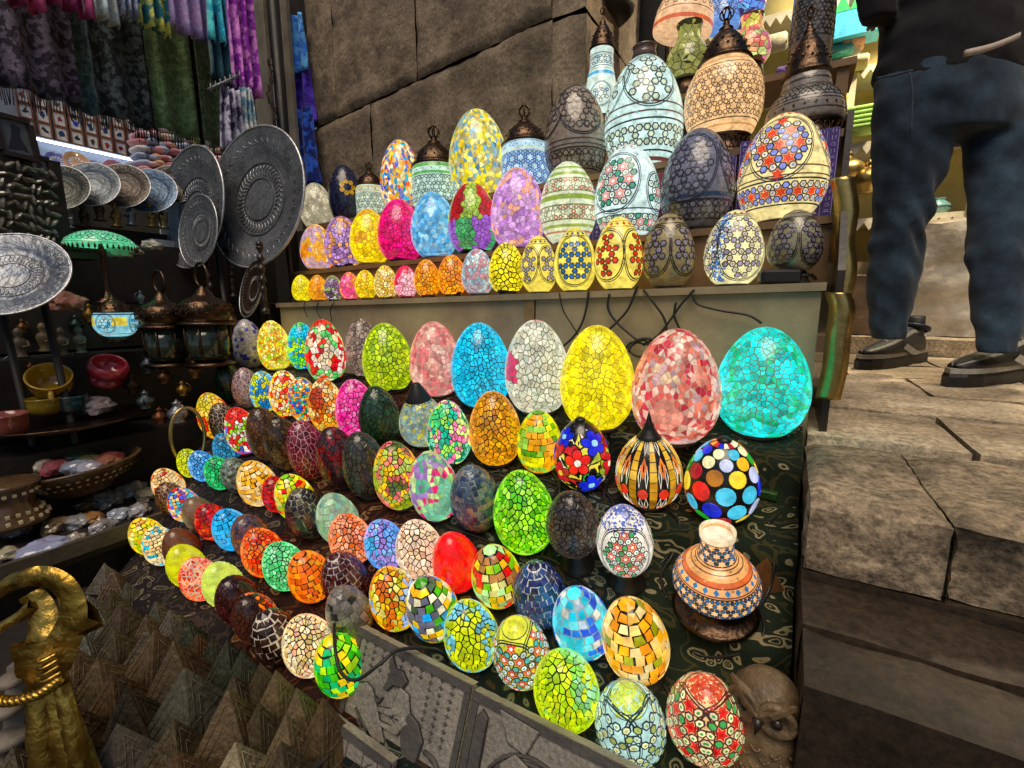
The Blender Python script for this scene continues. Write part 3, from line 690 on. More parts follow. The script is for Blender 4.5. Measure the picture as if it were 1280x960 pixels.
L_('L3', 896, 706, 106, 'star', 'f0b070', 'orange vase lamp with blue star inlay and open neck', base='dish', bh=.035, shape='vase', asp=.98, K=dict(cell=.10, fills='2c78b0 204868', line='201c20', stars='f0c088', bands=[(.10, .40), (.70, .93)], lines=[(.42, .012, '802818'), (.50, .012, '802818'), (.53, .05, 'd86830'), (.62, .010, '402010'), (.67, .010, '402010')], dia=[(.46, 22, '2c78b0', .034)]))
# --- L4
L_('L4', 236.5, 578, 29, 'crack', 'd0d838 c0cc30 e0e458', 'small yellow green egg lamp', N=130)
L_('L4', 258, 578, 31, 'crack', '5898d8 70b0e8 4888c8 88c0f0', 'small sky blue crackle egg lamp', N=150)
L_('L4', 279, 563, 33, 'crack', '4888b0 58a0c8 3878a0', 'steel blue egg lamp lying behind the green one', N=130, dy=.03, gain=.8)
L_('L4', 274, 590, 33, 'crack', '48b870 60d088 38a860', 'small emerald green crackle egg lamp', N=140)
L_('L4', 295, 592, 35, 'tiles', '60706a 74847c 505c54 3a382c', 'grey green glass egg lamp', lit=0, size=.012, grout='809088', gap=.0006)
L_('L4', 323, 603, 44, 'tiles', 'f0c070 f8d898 e8b058 f0d0a0 f8e0b0 e8a850', 'warm cream square-tile egg lamp', size=.015, single=True)
L_('L4', 347, 617, 34, 'tiles', 'a81828 c02030 901420', 'crimson egg lamp half hidden by a multicoloured one', size=.014, dy=.012)
L_('L4', 366, 620, 44, 'tiles', 'f0d848 d84028 88c040 f8e8a0 e89030 c8e058 f0b838', 'yellow, red and green tile egg lamp', size=.014, single=True)
L_('L4', 384, 637, 47, 'tiles', '241c1c 382c24 1c1820 4a4438 2a2028', 'black square-tile egg lamp with pale joints', lit=0, size=.015, grout='8a8c78', gap=.0008)
L_('L4', 424, 650, 47, 'tiles', 'a8c8a0 90b890 c0d8b8 88b0a0 b0c8a8', 'pale sage green tile egg lamp', size=.017, gain=.8, grout='88907c')
L_('L4', 443.5, 669, 47, 'crack', 'f09878 f8b090 e88060 f0a888 e87850', 'salmon crackle egg lamp', N=190)
L_('L4', 481, 678, 45, 'crack', '70a0e8 a088d8 88b8f0 b0a0e8 60b0e0 c0b0f0', 'light blue and lilac shard egg lamp', N=150, mode='p')
L_('L4', 519, 683.6, 52, 'crack', 'f0d0b0 f8e0c8 e8c0a0 f0d8c0', 'pale peach shard egg lamp with black joints', N=170)
L_('L4', 564, 698, 56, 'plain', 'e02018', 'plain scarlet glass egg lamp')
L_('L4', 613, 715, 58, 'tiles', 'e8d050 f0e8a0 d84028 88c840 c8d860 f0b840 a87850 b8e0a0', 'multicoloured tile egg lamp beside the scarlet one', size=.017, single=True)
L_('L4', 667, 737, 62, 'tiles', '182048 202858 2c3c70 141838 284468', 'navy blue square-tile egg lamp with white joints', lit=0, size=.014, grout='b8bcc0', gap=.0008, single=True)
L_('L4', 726, 773, 68, 'tiles', '58c8d8 80d8e0 3070d0 b8c8d8 48b8d0 d8d8d0 68d0e0 3858c8', 'turquoise and blue tile egg lamp', size=.016, grout='88a0a0', single=True, tilt=-12)
L_('L4', 798, 798, 79, 'tiles', 'f8c878 f0b058 f8d898 e89838 f0c888 f8e0a8 a0a048 f0a848', 'apricot tile egg lamp with a few green tiles', size=.018, single=True, asp=1.42, tilt=-18, base='cone', bh=.02)
# --- L5
L_('L5', 209, 605, 36, 'tiles', 'f0d0a0 e8c088 f8e0b8 f0c890 d84838', 'small cream tile egg lamp with red pieces', size=.011)
L_('L5', 214, 622, 35, 'tiles', '4a2c18 5c3820 382010', 'small brown tile egg lamp', lit=0, size=.012, grout='9a8060')
L_('L5', 229, 629, 36, 'tiles', '4858c8 e89858 d84838 f0e0c0 60b8c8 8860b0 f0c890', 'small blue, orange and white tile egg lamp', size=.011)
L_('L5', 247, 641, 37, 'plain', '6a5848', 'small sandy grey brown egg lamp', lit=0)
L_('L5', 265, 650, 38, 'tiles', 'c83830 a02828 d86048 b03038 802028', 'brick red tile egg lamp', size=.012)
L_('L5', 288.5, 659.6, 42, 'tiles', '40a8e0 58b8e8 3098d0 50b0e8', 'bright sky blue tile egg lamp', size=.014, single=True)
L_('L5', 314, 670, 44, 'tiles', '40344c 584048 30283c 704838', 'dusky purple tile egg lamp', lit=0, size=.012, grout='5c5050')
L_('L5', 331, 690, 48, 'crack', 'e85838 f07848 d84828 f09060 e06840', 'orange red crackle egg lamp in the middle of its row', N=190)
L_('L5', 355, 704.5, 47, 'crack', '70d088 88e0a0 58c078 a0e8b0', 'mint green crackle egg lamp', N=200)
L_('L5', 388, 717.7, 49, 'tiles', 'e87818 f09030 d86810 f0a048', 'deep orange square-tile egg lamp', size=.015, single=True)
L_('L5', 427, 726, 52, 'tiles', '381018 4a1820 2c0c14', 'dark maroon tile egg lamp with white joints', lit=0, size=.014, grout='a8a098', gap=.0009)
L_('L5', 444, 756, 49, 'tiles', '6a6460 74706a 605c58 7a746e 6c6864 1c2024', 'matt grey egg lamp with black squares', lit=0, size=.017, grout='58544f', gap=.0005, asp=1.45)
L_('L5', 486.5, 749, 54, 'crack', 'e89838 f0c060 d87828 e8d888 c8c848 f0b850 a0b8d8', 'amber, yellow and blue shard egg lamp', N=150, mode='p', asp=1.5)
L_('L5', 536.6, 757, 60, 'tiles', 'f0e8c8 e8b030 58a838 3898d0 e8e0b8 4a5a48 f0d058 6a6878', 'cream, gold, green and blue tile egg lamp', size=.017, single=True, asp=1.45, base='cone', bh=.015)
L_('L5', 588.7, 789.7, 64, 'crack', 'd0d848 b8c838 d8e060 80c0d0 c0d050 98c8a0', 'yellow green crackle egg lamp with sky blue patches', N=200, mode='p', asp=1.40)
L_('L5', 646, 810.6, 66, 'star', 'd8d848', 'yellow egg lamp with white star medallions', asp=1.5, tilt=8, K=dict(cell=.14, fills='f0f0e8 f0f0e8 50b0a8', line='202830', stars='e04838 e8f0e8', meds=[(-.5, .50, .235), (1.05, .50, .235), (2.6, .5, .22), (4.2, .5, .22)], lines=[(.86, .012, '506040')], ey=1.3), medbg='c8e8e0')
L_('L5', 706, 854.7, 76, 'crack', 'c8d838 b0d048 d8e860 98d870 a8e0a8 d0e048', 'large lime yellow crackle egg lamp', N=260, mode='p', gap=.0009)
L_('L5', 780, 893.7, 82, 'star', 'b8e0d8', 'pale aqua egg lamp with black hexagon medallions', asp=1.32, K=dict(cell=.15, fills='c8e8d8 e8e8b0 a8b860', line='1c2c34', stars=None, meds=[(-.75, .50, .27), (.85, .50, .27), (2.4, .5, .26), (3.95, .5, .26)], lines=[(.84, .012, '405048'), (.80, .008, '405048')], ey=1.2), top='c0d048')
L_('L5', 871, 893, 92, 'star', 'f0c890', 'red egg lamp with green hexagon medallions', asp=1.32, base='cone', bh=.03, K=dict(cell=.15, fills='f0e0b0 e8d8a0 40a050', line='4a2820', stars='e02820 c81818', meds=[(-.75, .50, .28), (.85, .50, .28), (2.4, .5, .26), (3.95, .5, .26)], lines=[(.84, .012, 'f0e0b8'), (.80, .008, '803020')], ey=1.2), top='d84828')
# --- L6
L_('L6', 183, 668, 40, 'tiles', 'e8d860 f0e8a0 e8a848 b0c850 f0c060', 'small yellow and orange tile egg lamp', size=.013)
L_('L6', 200, 681, 41, 'tiles', 'f0d098 f8e0b0 e8c088 f0d8a8 f8e8c0 50b8d0', 'small cream tile egg lamp with turquoise tiles', size=.011)
L_('L6', 226, 684, 44, 'plain', '5a3a28', 'plain chocolate brown egg lamp', lit=0)
L_('L6', 233, 706, 45, 'plain', 'c8c838', 'grainy yellow lime egg lamp', grain=1)
L_('L6', 251, 721, 45, 'crack', 'e86038 f08058 d84c28 f0a080', 'orange red crackle egg lamp with white joints', N=170, grout='c8b8a0')
L_('L6', 278, 731, 47, 'plain', 'c8d878', 'grainy pale lime egg lamp', grain=1)
L_('L6', 298, 750, 50, 'crack', '3c1814 4a201a 30120e', 'dark oxblood egg lamp', lit=1, gain=.6, N=150)
L_('L6', 315.5, 768, 50, 'crack', 'e86018 c84010 402018 e88038 281410 381c10', 'black and fiery orange shard egg lamp', N=160, mode='p')
L_('L6', 340.5, 789, 53, 'tiles', '20100c 2c1812 180c08', 'blackish tile egg lamp with bold white joints', lit=0, size=.017, grout='b8b0a0', gap=.0011)
L_('L6', 382, 804, 58, 'crack', 'f0d8a8 f8e8c8 e8c890 f0e0b8 f0b898', 'cream crackle egg lamp beside the plaque', N=230)
L_('L6', 415.6, 824, 57, 'tiles', '60c838 88d850 b8e050 48a830 e8c848 f0e060 40b070', 'bright green and yellow tile egg lamp leaning on the plaque', size=.016, single=True)
# --- C: small eggs on the front edge of the upper shelf
L_('C', 377, 357, 24, 'crack', 'f0e020 e8d818 f8ec48', 'small lemon yellow egg lamp', N=120, grout='a09018')
L_('C', 397.5, 356, 23, 'crack', 'f0a030 e89028 f0b048', 'small orange yellow egg lamp', N=120, grout='b07018')
L_('C', 416, 355, 22, 'crack', '887088 a0b070 d0c8d0 605060 c8b0c0', 'small purple, green and white egg lamp', N=110, mode='p')
L_('C', 437, 355, 24, 'crack', 'e87078 f090a0 e86090 f0a060', 'small pink and orange egg lamp', N=120, mode='p', grout='b04850')
L_('C', 457, 354, 25, 'crack', 'f0d828 e8b820 f0e048', 'small golden yellow egg lamp', N=130, grout='a07810')
L_('C', 482, 353, 28, 'crack', 'f0d880 e8c068 f0e8b0', 'small cream shard egg lamp with brown joints', N=150, grout='803818')
L_('C', 507, 352, 27, 'crack', 'e84070 e02858 f0a0b0 f0c8d0', 'small pinkish red egg lamp', N=110, mode='p', grout='a03048')
L_('C', 534, 350.5, 31, 'crack', 'f0a018 e89010 f0b030', 'small orange shard egg lamp', N=150, grout='503010')
L_('C', 565, 349, 34, 'crack', 'f09818 f8a828 e88810', 'small vivid orange shard egg lamp with dark joints', N=120)
L_('C', 598.7, 347, 38, 'crack', 'a0b8c0 c08890 b8c8c8 88a8b8 b0a0a8', 'small grey blue and pink egg lamp', N=180, mode='p', grout='807878')
L_('C', 633, 344, 42, 'crack', 'f0e010 e8d410 f8e838', 'small bright yellow pebble egg lamp with black joints', N=130, gap=.0016)
yk = dict(cell=.145, line='30281c', meds=[(-.75, .44, .19), (.75, .44, .19), (2.4, .44, .19), (3.9, .44, .19)], ey=1.35, dia=[(.80, 14, '30405c', .028)], lines=[(.84, .01, '40361c'), (.76, .01, '40361c')])
L_('C', 673.6, 332, 43, 'star', 'f0d860', 'small yellow egg lamp with lilac hexagon medallions', asp=1.5, K=dict(yk, fills='9890a8 9890a8'), base='disc')
L_('C', 718.7, 332, 50, 'star', 'f0dc60', 'small yellow egg lamp with blue hexagon medallion', asp=1.46, K=dict(yk, fills='2868a8 2868a8', meds=[(0, .42, .24), (2.1, .42, .2), (4.2, .42, .2)]), base='disc')
L_('C', 772.7, 326, 58, 'star', 'f4dc68', 'yellow egg lamp with red hexagon medallions', asp=1.45, K=dict(yk, fills='d83818 d83818', meds=[(-.55, .42, .21), (1.0, .42, .21), (2.5, .42, .2), (4.0, .42, .2)], dia=[(.80, 14, 'c83820', .028)]), base='disc')
L_('C', 834, 322, 62, 'star', '847858', 'unlit khaki egg lamp with black star medallions', lit=0, asp=1.42, K=dict(yk, fills='7c7488 7c7488', meds=[(-.65, .44, .2), (.8, .44, .2), (2.4, .44, .2), (3.9, .44, .2)], dia=[(.82, 12, '4a2018', .028)]), base='disc')
L_('C', 919, 315.6, 72, 'star', 'f4ecb0', 'cream egg lamp with hexagon field and blue speckled stripe', asp=1.30, K=dict(yk, fills='d8c8a8 9c8ca0', meds=[(.35, .44, .27), (-1.3, .42, .22), (2.2, .42, .22), (3.7, .42, .2)], dia=[(.86, 12, 'a84830', .024)], cell=.13), stripe='3870b8', base='disc')
L_('C', 990, 303, 68, 'star', '75705c', 'unlit grey egg lamp at the right end of the shelf', lit=0, asp=1.2, K=dict(yk, fills='7c7484 60586c', meds=[(-.6, .42, .22), (.9, .42, .22), (2.4, .42, .2), (3.9, .42, .2)], dia=[], cell=.14), base='cone', bh=.03)
# --- B: middle tier
L_('B', 396, 305.6, 41, 'crack', 'f0a038 e89028 b898c8 f0c888 f0b050 c8a8b8', 'orange egg lamp with lilac patches', N=200, mode='p', grout='b08040', gap=.0008)
L_('B', 429, 300.7, 45, 'crack', 'a880b8 c098d0 8a6898 e0a070 b090c0', 'violet and brown crackle egg lamp', N=220, mode='p')
L_('B', 464, 297.4, 48, 'crack', 'f0d820 e8c818 f0e038 e8b020', 'sunny yellow crackle egg lamp', N=250, mode='p', grout='907010', gap=.0008)
L_('B', 501, 291.5, 53, 'crack', 'e02878 d82070 e84888 c81860', 'magenta crackle egg lamp', N=260, grout='500820')
L_('B', 543.5, 287, 55, 'crack', '68a8d0 88c0e0 5898c8 a0c8d8 78b0d8', 'pale blue crackle egg lamp', N=300, grout='7088a0', gap=.0007)
L_('B', 591, 278.5, 59, 'panel', '', 'egg lamp with red, green and purple crackle panels', N=300)
L_('B', 648.7, 271, 64, 'crack', 'c090c8 d0a8d8 b080c0 e0a890 c8a0c8 d8b0d8', 'lilac crackle egg lamp with coral streak', N=320, mode='p', grout='8a6080', gap=.0008, asp=1.42)
L_('B', 712.7, 264.5, 68, 'star', 'd8e0c0', 'egg lamp banded in green and red flowers', asp=1.36, K=dict(cell=.11, fills='c86858 e8e0c8', line='707848', stars=None, bands=[(.52, .66), (.24, .38)], lines=[(.72, .04, '90a840'), (.80, .03, '90a840'), (.46, .05, '88a038'), (.18, .03, '98a850'), (.12, .02, 'c07858')]))
L_('B', 785, 257, 78, 'star', 'd8f0ec', 'white egg lamp with pink and green star medallions', asp=1.36, K=dict(cell=.125, fills='e0e8d8 e0e8d8 48a078', line='283840', stars='e88878 d8f0ec', meds=[(-.45, .50, .225), (1.1, .40, .14), (2.6, .5, .2), (4.2, .5, .2)], bands=[(.06, .2)], lines=[(.25, .012, '40506a'), (.9, .012, 'b06860')], dia=[(.86, 12, 'b05858', .02)]))
L_('B', 865.6, 245, 88, 'star', '66687c', 'unlit grey blue egg lamp with star medallion', lit=0, asp=1.36, K=dict(cell=.115, fills='585870 747484', line='34343f', stars=None, meds=[(-.35, .52, .24), (1.4, .5, .2), (3.1, .5, .2), (4.7, .5, .2)], bands=[(.08, .24)], lines=[(.28, .03, '38507c'), (.9, .012, '404450')]), top='50586c')
L_('B', 963, 224, 107, 'star', 'f8e4a0', 'large cream egg lamp with orange and lilac star medallion', asp=1.26, K=dict(cell=.115, fills='f0e0b0 8890d8', line='30303c', stars='e84820 e84820', meds=[(-.1, .56, .215), (1.7, .55, .2), (3.3, .55, .2), (4.8, .55, .2)], bands=[(.12, .30)], lines=[(.33, .01, '604028'), (.39, .01, '604028'), (.93, .01, '803820')], dia=[(.88, 14, 'd04020', .022)]))
# --- A: top tier
L_('A', 396, 258, 41, 'crack', 'b8b098 c8c0a8 a8a088', 'small ivory crackle egg lamp', N=170, gain=.9, grout='807860', gap=.0007)
L_('A', 432.5, 246, 41, 'crack', '141830 1c2240 10142a', 'midnight blue egg lamp with a yellow flower', lit=0, N=200, flower='e0b020', asp=1.7)
gk = dict(cell=.20, line='24302c', stars=None)
L_('A', 464, 247, 36, 'star', 'c8d8c0', 'small cylinder lamp with star lattice under pointed dark cap', shape='cyl', asp=1.05, capped='metal', caph=.085, K=dict(gk, fills='c8d8c0 b8c8b0', bands=[(.10, .74)], dia=[(.86, 14, '803830', .03)], lines=[(.80, .02, 'c8a848'), (.92, .03, 'c8a848')]))
L_('A', 502.7, 219, 50, 'crack', 'f0b060 3850c8 f0e0a8 e8c838 48a8c8 d85838 f0e8c8 6870a8 e8a038', 'tall confetti mosaic egg lamp', N=420, gap=.0007, grout='a89878', asp=1.7)
L_('A', 546, 234, 57, 'star', 'c0e0d0', 'cylinder lamp with green band and star lattice under dark cap', shape='cyl', asp=.80, capped='metal', caph=.13, K=dict(gk, fills='c0e0d0 a8c8b8', bands=[(.10, .68)], dia=[(.83, 18, '803830', .022)], lines=[(.74, .06, '58a850'), (.92, .08, '60a848')]))
L_('A', 606, 201, 70, 'crack', 'f0e060 e8d848 8ab0c0 f8f0a8 c8c8a0 e8c840 6898b8 b8a878 f0e890 a0a888', 'large yellow and blue confetti mosaic egg lamp', N=480, gap=.0007, grout='a09860', asp=1.45)
L_('A', 666, 212, 57, 'star', 'b8d8e8', 'cylinder lamp with blue star lattice under dark cap', shape='cyl', asp=.92, capped='metal', caph=.11, K=dict(gk, fills='6898d8 88b0e0', line='283868', bands=[(.12, .74)], dia=[(.88, 18, '2888c0', .025)], lines=[(.80, .03, 'd8e0b8'), (.95, .03, '88a8b0')]))
L_('A', 720, 167, 74, 'star', '7c7064', 'unlit brown grey egg lamp with star roundel', lit=0, asp=1.5, K=dict(cell=.115, fills='6a5e54 847868', line='2c2420', stars=None, meds=[(.25, .62, .2), (-1.1, .6, .16), (2.2, .6, .2), (3.9, .6, .2)], bands=[(.10, .27)], lines=[(.3, .01, '4a4038'), (.34, .01, '4a4038'), (.9, .012, '4a2018')]))
L_('A', 801.6, 147, 93, 'star', 'cfeee8', 'large pale aqua egg lamp with star medallions and short neck', asp=1.42, neck=1, K=dict(cell=.115, fills='b8c8a8 c8d8c0', line='2c2c2c', stars=None, meds=[(.18, .64, .185), (-1.25, .62, .17), (2.0, .62, .17), (3.6, .62, .17)], bands=[(.12, .33)], lines=[(.38, .012, '604838'), (.44, .012, '604838'), (.06, .03, '703838'), (.92, .012, '904848')]))
L_('A', 895, 126, 93, 'star', 'f8c890', 'peach globe lamp with star lattice, fretted base and bronze cap', asp=.96, shape='globe', capped='metal', caph=.125, base='fret', bh=.06, K=dict(cell=.13, fills='f0b878 f0c088', line='30241c', stars=None, bands=[(.17, .83)], lines=[(.1, .02, 'd89858'), (.9, .02, 'd89858')]))
L_('A', 986, 122, 96, 'star', '6a625c', 'unlit grey bell lamp with black diamonds and tiered cap', lit=0, asp=.68, shape='bell', capped='metal', caph=.15, base='fret', bh=.045, K=dict(cell=.15, fills='5a5450 7c746c', line='1c1a1a', stars=None, bands=[(.42, .72)], dia=[(.28, 24, '141414', .03)], lines=[(.2, .015, '2c2828'), (.36, .015, '2c2828'), (.86, .03, '3c3834')]))

# ---- placement: the silhouette centre gives the direction, the ledge it stands on gives the distance
def place(d):
    row = d['row']
    if row in ROW:
        y, z, tl = ROW[row]; tl = R(tl); n = np.array([0, -math.sin(tl), math.cos(tl)]); k = float(np.dot(n, [0, y, z + .0025]))
        d['rot'] = Euler((tl, 0, 0)).to_matrix().to_4x4()
    else:
        yf, yb, z0, sl = TIER[row]; n = np.array([-sl, 0, 1.]); n /= np.linalg.norm(n); k = n[2] * (z0 + .0005)
        d['rot'] = Euler((0, -math.atan(sl), 0)).to_matrix().to_4x4()
    dr = ray(d['cx'], d['cy']); sx = math.sqrt(1 + ((d['cx'] - 640) / FPX) ** 2)
    yt = {'A': 1.60, 'B': 1.44, 'C': 1.30}.get(row)
    if row in ROW: s = k / float(np.dot(n, dr))
    else: s = yt / dr[1]
    for it in range(30):
        Rr = d['W'] / 2 * s / FPX / sx; H = 2 * Rr * d['asp']; bh = d.get('bh', .008 if d['base'] == 'ring' else .006)
        s2 = (k + (H / 2 + bh)) / float(np.dot(n, dr)) if row in ROW else s
        s = s * .5 + s2 * .5
    d['R'], d['H'], d['bh'] = Rr, H, bh
    c = Vector(dr * s); ax = Vector(n)
    d['c'] = c; d['p'] = c - ax * (H / 2 + bh)
    if row not in ROW:                               # stand it on the shelf board exactly
        pz = TIER[row][2] + TIER[row][3] * d['p'].x + .0005; d['lift'] = pz - d['p'].z; d['p'].z = pz
for d in LAMPS: place(d)
def relax(group, it=60):
    for _ in range(it):
        for i in range(len(group)):
            for j in range(i + 1, len(group)):
                a, b = group[i], group[j]; v = b['p'] - a['p']; dd = math.hypot(v.x, v.y); m = (a['R'] + b['R']) * 1.02
                if dd < m and abs((a['p'].z + a['H'] / 2) - (b['p'].z + b['H'] / 2)) < (a['H'] + b['H']) * .42:
                    k = (m - dd) * .25; u = Vector((v.x, v.y * .5, 0)).normalized(); a['p'] -= u * k; b['p'] += u * k
if False:
    for r_ in list(ROW) + list(TIER):
        g_ = [d for d in LAMPS if d['row'] == r_]
        for d in g_: print(r_, d['cx'], 'R %.3f H %.3f' % (d['R'], d['H']), 'p %.3f %.3f %.3f' % tuple(d['p']), 'lift %.3f' % d.get('lift', 0))
for r_ in list(ROW) + list(TIER):
    g_ = [d for d in LAMPS if d['row'] == r_]; old = {id(d): d['p'].copy() for d in g_}
    relax(g_)
    for d in g_:                                     # stay on the ledge
        if r_ in ROW: y, z, tl = ROW[r_]; d['p'].z = z + .0025 + (d['p'].y - y) * math.tan(R(tl))
        else: d['p'].z = TIER[r_][2] + TIER[r_][3] * d['p'].x + .0005
ROWNAME = {'L1': 'lower row one', 'L2': 'lower row two', 'L3': 'lower row three', 'L4': 'lower row four', 'L5': 'lower row five', 'L6': 'lower front row', 'C': 'shelf-edge row', 'B': 'middle shelf row', 'A': 'top shelf row'}
SHAPES = {'cyl': [(.90, 0), (.97, .03), (1.0, .2), (1.0, .5), (.99, .8), (.95, .95), (.90, 1.0)],
          'vase': [(.62, 0), (.80, .05), (.97, .15), (1.0, .25), (.94, .36), (.80, .47), (.63, .56), (.47, .62), (.39, .67), (.36, .78), (.355, .90), (.38, 1.0)],
          'globe': [(.66, 0), (.80, .08), (.95, .27), (1.0, .47), (.96, .68), (.82, .86), (.62, 1.0)],
          'bell': [(.88, 0), (.98, .06), (1.0, .18), (.97, .36), (.88, .52), (.74, .64), (.64, .70), (.64, .74), (.60, .90), (.55, 1.0)]}
def build_lamp(d, idx, n_in_row):
    rn = random.Random(idx * 17 + 3); lit = d['lit']; gain = d['gain']
    lab = '%s, %s from left in %s' % (d['desc'], ORD[n_in_row], ROWNAME[d['row']])
    if len(lab.split()) > 16: lab = '%s, %s in %s' % (d['desc'], ORD[n_in_row], ROWNAME[d['row']])
    if len(lab.split()) > 16: lab = ' '.join(d['desc'].split()[:16])
    root = empty('mosaic_lamp', d['p'], (0, 0, 0), lab, 'lamp', 'mosaic glass lamps on the stall')
    tw = R(d['tilt'] or 0) + rn.uniform(-.04, .04)
    M = Matrix.Translation(d['p']) @ d['rot'] @ Matrix.Rotation(tw * .35, 4, 'Y') @ Matrix.Rotation(rn.uniform(-.03, .03) if d['row'] in ROW else 0, 4, 'X')
    root.matrix_world = M; root.rotation_euler = M.to_euler(); root.location = M.translation
    Rr, H, bh = d['R'], d['H'], d['bh']
    if d.get('shape'): prof = curve_prof(SHAPES[d['shape']], Rr, H)
    else: prof = egg_prof(Rr, H)
    su = Surf([(r, z + bh) for r, z in prof])
    lc = M.inverted() @ Vector((0, 0, 0)); th = math.atan2(lc.y, lc.x)      # towards the viewer
    m = M_LIT if lit else M_UNLIT
    base_ring(root, prof[0][0], bh, 'disc' if d['base'] == 'disc' else d['base'])
    if not lit: gain = gain * 1.7
    g = (lambda c: tuple(min(1.0, x * gain) for x in c))
    P = [sat(g(c), 1.25 if d['style'] != 'star' else 1.05) for c in pal(d['palette'])] if d['palette'] else []
    st = d['style']
    body = MB(); bc = g(hx(d['grout']))
    if st in ('star', 'plain'): bc = P[0]
    topc = g(hx(d['top'])) if d.get('top') else None
    nseg = 44
    def colf(i, k):
        return jit(bc, rn, .12 if st == 'star' else .05)
    body.rev([(r, z) for r, z in su.p], nseg, bc, smooth=True, colf=colf, cap1=not d.get('shape') == 'vase')
    obj('glass_body', body, m, root)
    if st == 'crack':
        pc = Pieces(root, m, False, 'shard')
        if d.get('patch'):
            pcol, pth, ps = d['patch']
            off = rn.uniform(0, 6.28)
            for c, q in voronoi(d['N'], idx % 3):
                t0, s0 = math.atan2(c.y, c.x) + off, su.s_area((c.z + 1) / 2)
                if s0 < .03: continue
                dt = ((t0 - th - pth + math.pi) % (2 * math.pi)) - math.pi
                cc = hx(pcol) if (abs(dt) < .3 and abs(s0 - .5) < .13) or s0 > .95 else rn.choice(P)
                pc.add([su.P(math.atan2(v.y, v.x) + off, su.s_area((v.z + 1) / 2)) for v in q], nrm_at(su, t0, s0), jit(cc, rn, .22), .0012, d['gap'], su.P(t0, s0))
        else: do_crackle(pc, su, d['N'], P, d['mode'], rn, idx, d['gap'])
        pc.done()
    elif st == 'tiles':
        pc = Pieces(root, m, d['single'], 'glass_tile'); do_tiles(pc, su, d['size'], P, d['mode'], rn, idx, d['gap']); pc.done()
    elif st == 'panel':
        pc = Pieces(root, m, False, 'shard'); off = rn.uniform(0, 6.28)
        seq_t = pal('98b838 b82020 a0b840 b02018 90b030 b82820 98b838 a81818'); seq_b = pal('9858c0 48a868 a060c8 40a060 9050b8 48a868 9858c0 48a060')
        for c, q in voronoi(d['N'], idx % 3):
            t0, s0 = math.atan2(c.y, c.x) + off, su.s_area((c.z + 1) / 2)
            if s0 < .03: continue
            k = int(((t0 - th + .45) % (2 * math.pi)) / (2 * math.pi) * 8)
            cc = hx('e8c040') if s0 > .88 else (seq_t[k] if s0 > .40 else seq_b[int(((t0 - th) % (2 * math.pi)) / (2 * math.pi) * 8)])
            pc.add([su.P(math.atan2(v.y, v.x) + off, su.s_area((v.z + 1) / 2)) for v in q], nrm_at(su, t0, s0), jit(cc, rn, .25), .0012, d['gap'], su.P(t0, s0))
        pc.done()
    elif st == 'star':
        K = dict(d['K']); K['line'] = hx(K['line']); K['fills'] = [g(c) for c in pal(K['fills'])]
        K['stars'] = [g(c) for c in pal(K['stars'])] if K.get('stars') else None
        K['lines'] = [(a, b, hx(c)) for a, b, c in K.get('lines', [])]; K['dia'] = [(a, b, hx(c), e) for a, b, c, e in K.get('dia', [])]
        mb = MB()
        if d.get('medbg'):
            for (dth, s0, rad) in K['meds']: poly_on(mb, su, th + dth, s0, [(rad * su.L * math.cos(t), rad * su.L * K['ey'] * math.sin(t)) for t in np.linspace(0, 2 * math.pi, 25)[:-1]], g(hx(d['medbg'])), .0004)
        if topc: specks(mb, su, rn, 420, .80 if d['row'] == 'L5' else .70, .995, [topc, topc, topc, jit(topc, rn, .5)], size=Rr * .055)
        if d.get('stripe'): specks(mb, su, rn, 420, .05, .86, [g(hx(d['stripe']))], th - .62, .34, Rr * .045)
        specks(mb, su, rn, 120, .05, .97, [tuple(x * .6 for x in bc), tuple(x * .78 for x in bc)], size=Rr * .04)
        do_star(mb, su, rn, th, K); tag(obj('inlay', mb, m, root), kind='stuff')
    elif st == 'plain':
        mb = MB(); nn = 420 if d.get('grain') else 160
        for k in range(nn):
            t0, s0 = rn.uniform(0, 6.28), su.s_area(rn.uniform(.05, .99)); q = su.P(t0, s0); n_ = nrm_at(su, t0, s0)
            piece(mb, orient([su.P(t0 + dx / max(.01, su.rz(s0)[0]), s0 + dy / su.L) for dx, dy in ngon(0, 0, .0016, 4, rn.uniform(0, 1.5))], n_), n_, jit(P[0], rn, .45), .0006, .0002)
        tag(obj('grain', mb, m, root), kind='stuff')
    elif st == 'tif_circle':
        pc = Pieces(root, m, True, 'glass_disc'); cols = pal('1828d0 e02018 f0b828 48c0e0 18a028 f0e8b0 b01828 f0d030 a86818 2030d8 e8a030 c8d0f0')
        rows = [(.10, .085), (.25, .098), (.42, .100), (.58, .090), (.71, .072), (.81, .058)]
        for i, (s0, rr) in enumerate(rows):
            r0 = su.rz(s0)[0]; n = max(6, int(2 * math.pi * r0 / (rr * su.L * 2.12)))
            for k in range(n):
                t0 = th + (k + .5 * (i % 2) + .2) * 2 * math.pi / n; r1 = rr * su.L * rn.uniform(.88, 1.0)
                pc.add([local(su, t0, s0, r1 * math.cos(a), r1 * math.sin(a)) for a in np.linspace(0, 2 * math.pi, 15)[:-1]], nrm_at(su, t0, s0), jit(rn.choice(cols), rn, .12), .0018, .0004, su.P(t0, s0))
        n = 14
        for k in range(n):
            t0 = th + (k + .5) * 2 * math.pi / n; a = math.pi / n * .9
            pc.add([su.P(t0 - a, .87), su.P(t0 + a, .87), su.P(t0 + a * .9, .985), su.P(t0 - a * .9, .985)], nrm_at(su, t0, .92), jit(rn.choice(pal('1828c0 b02020 f0e8c0 c81828 f0b030')), rn, .1), .0016, .0005)
        pc.done()
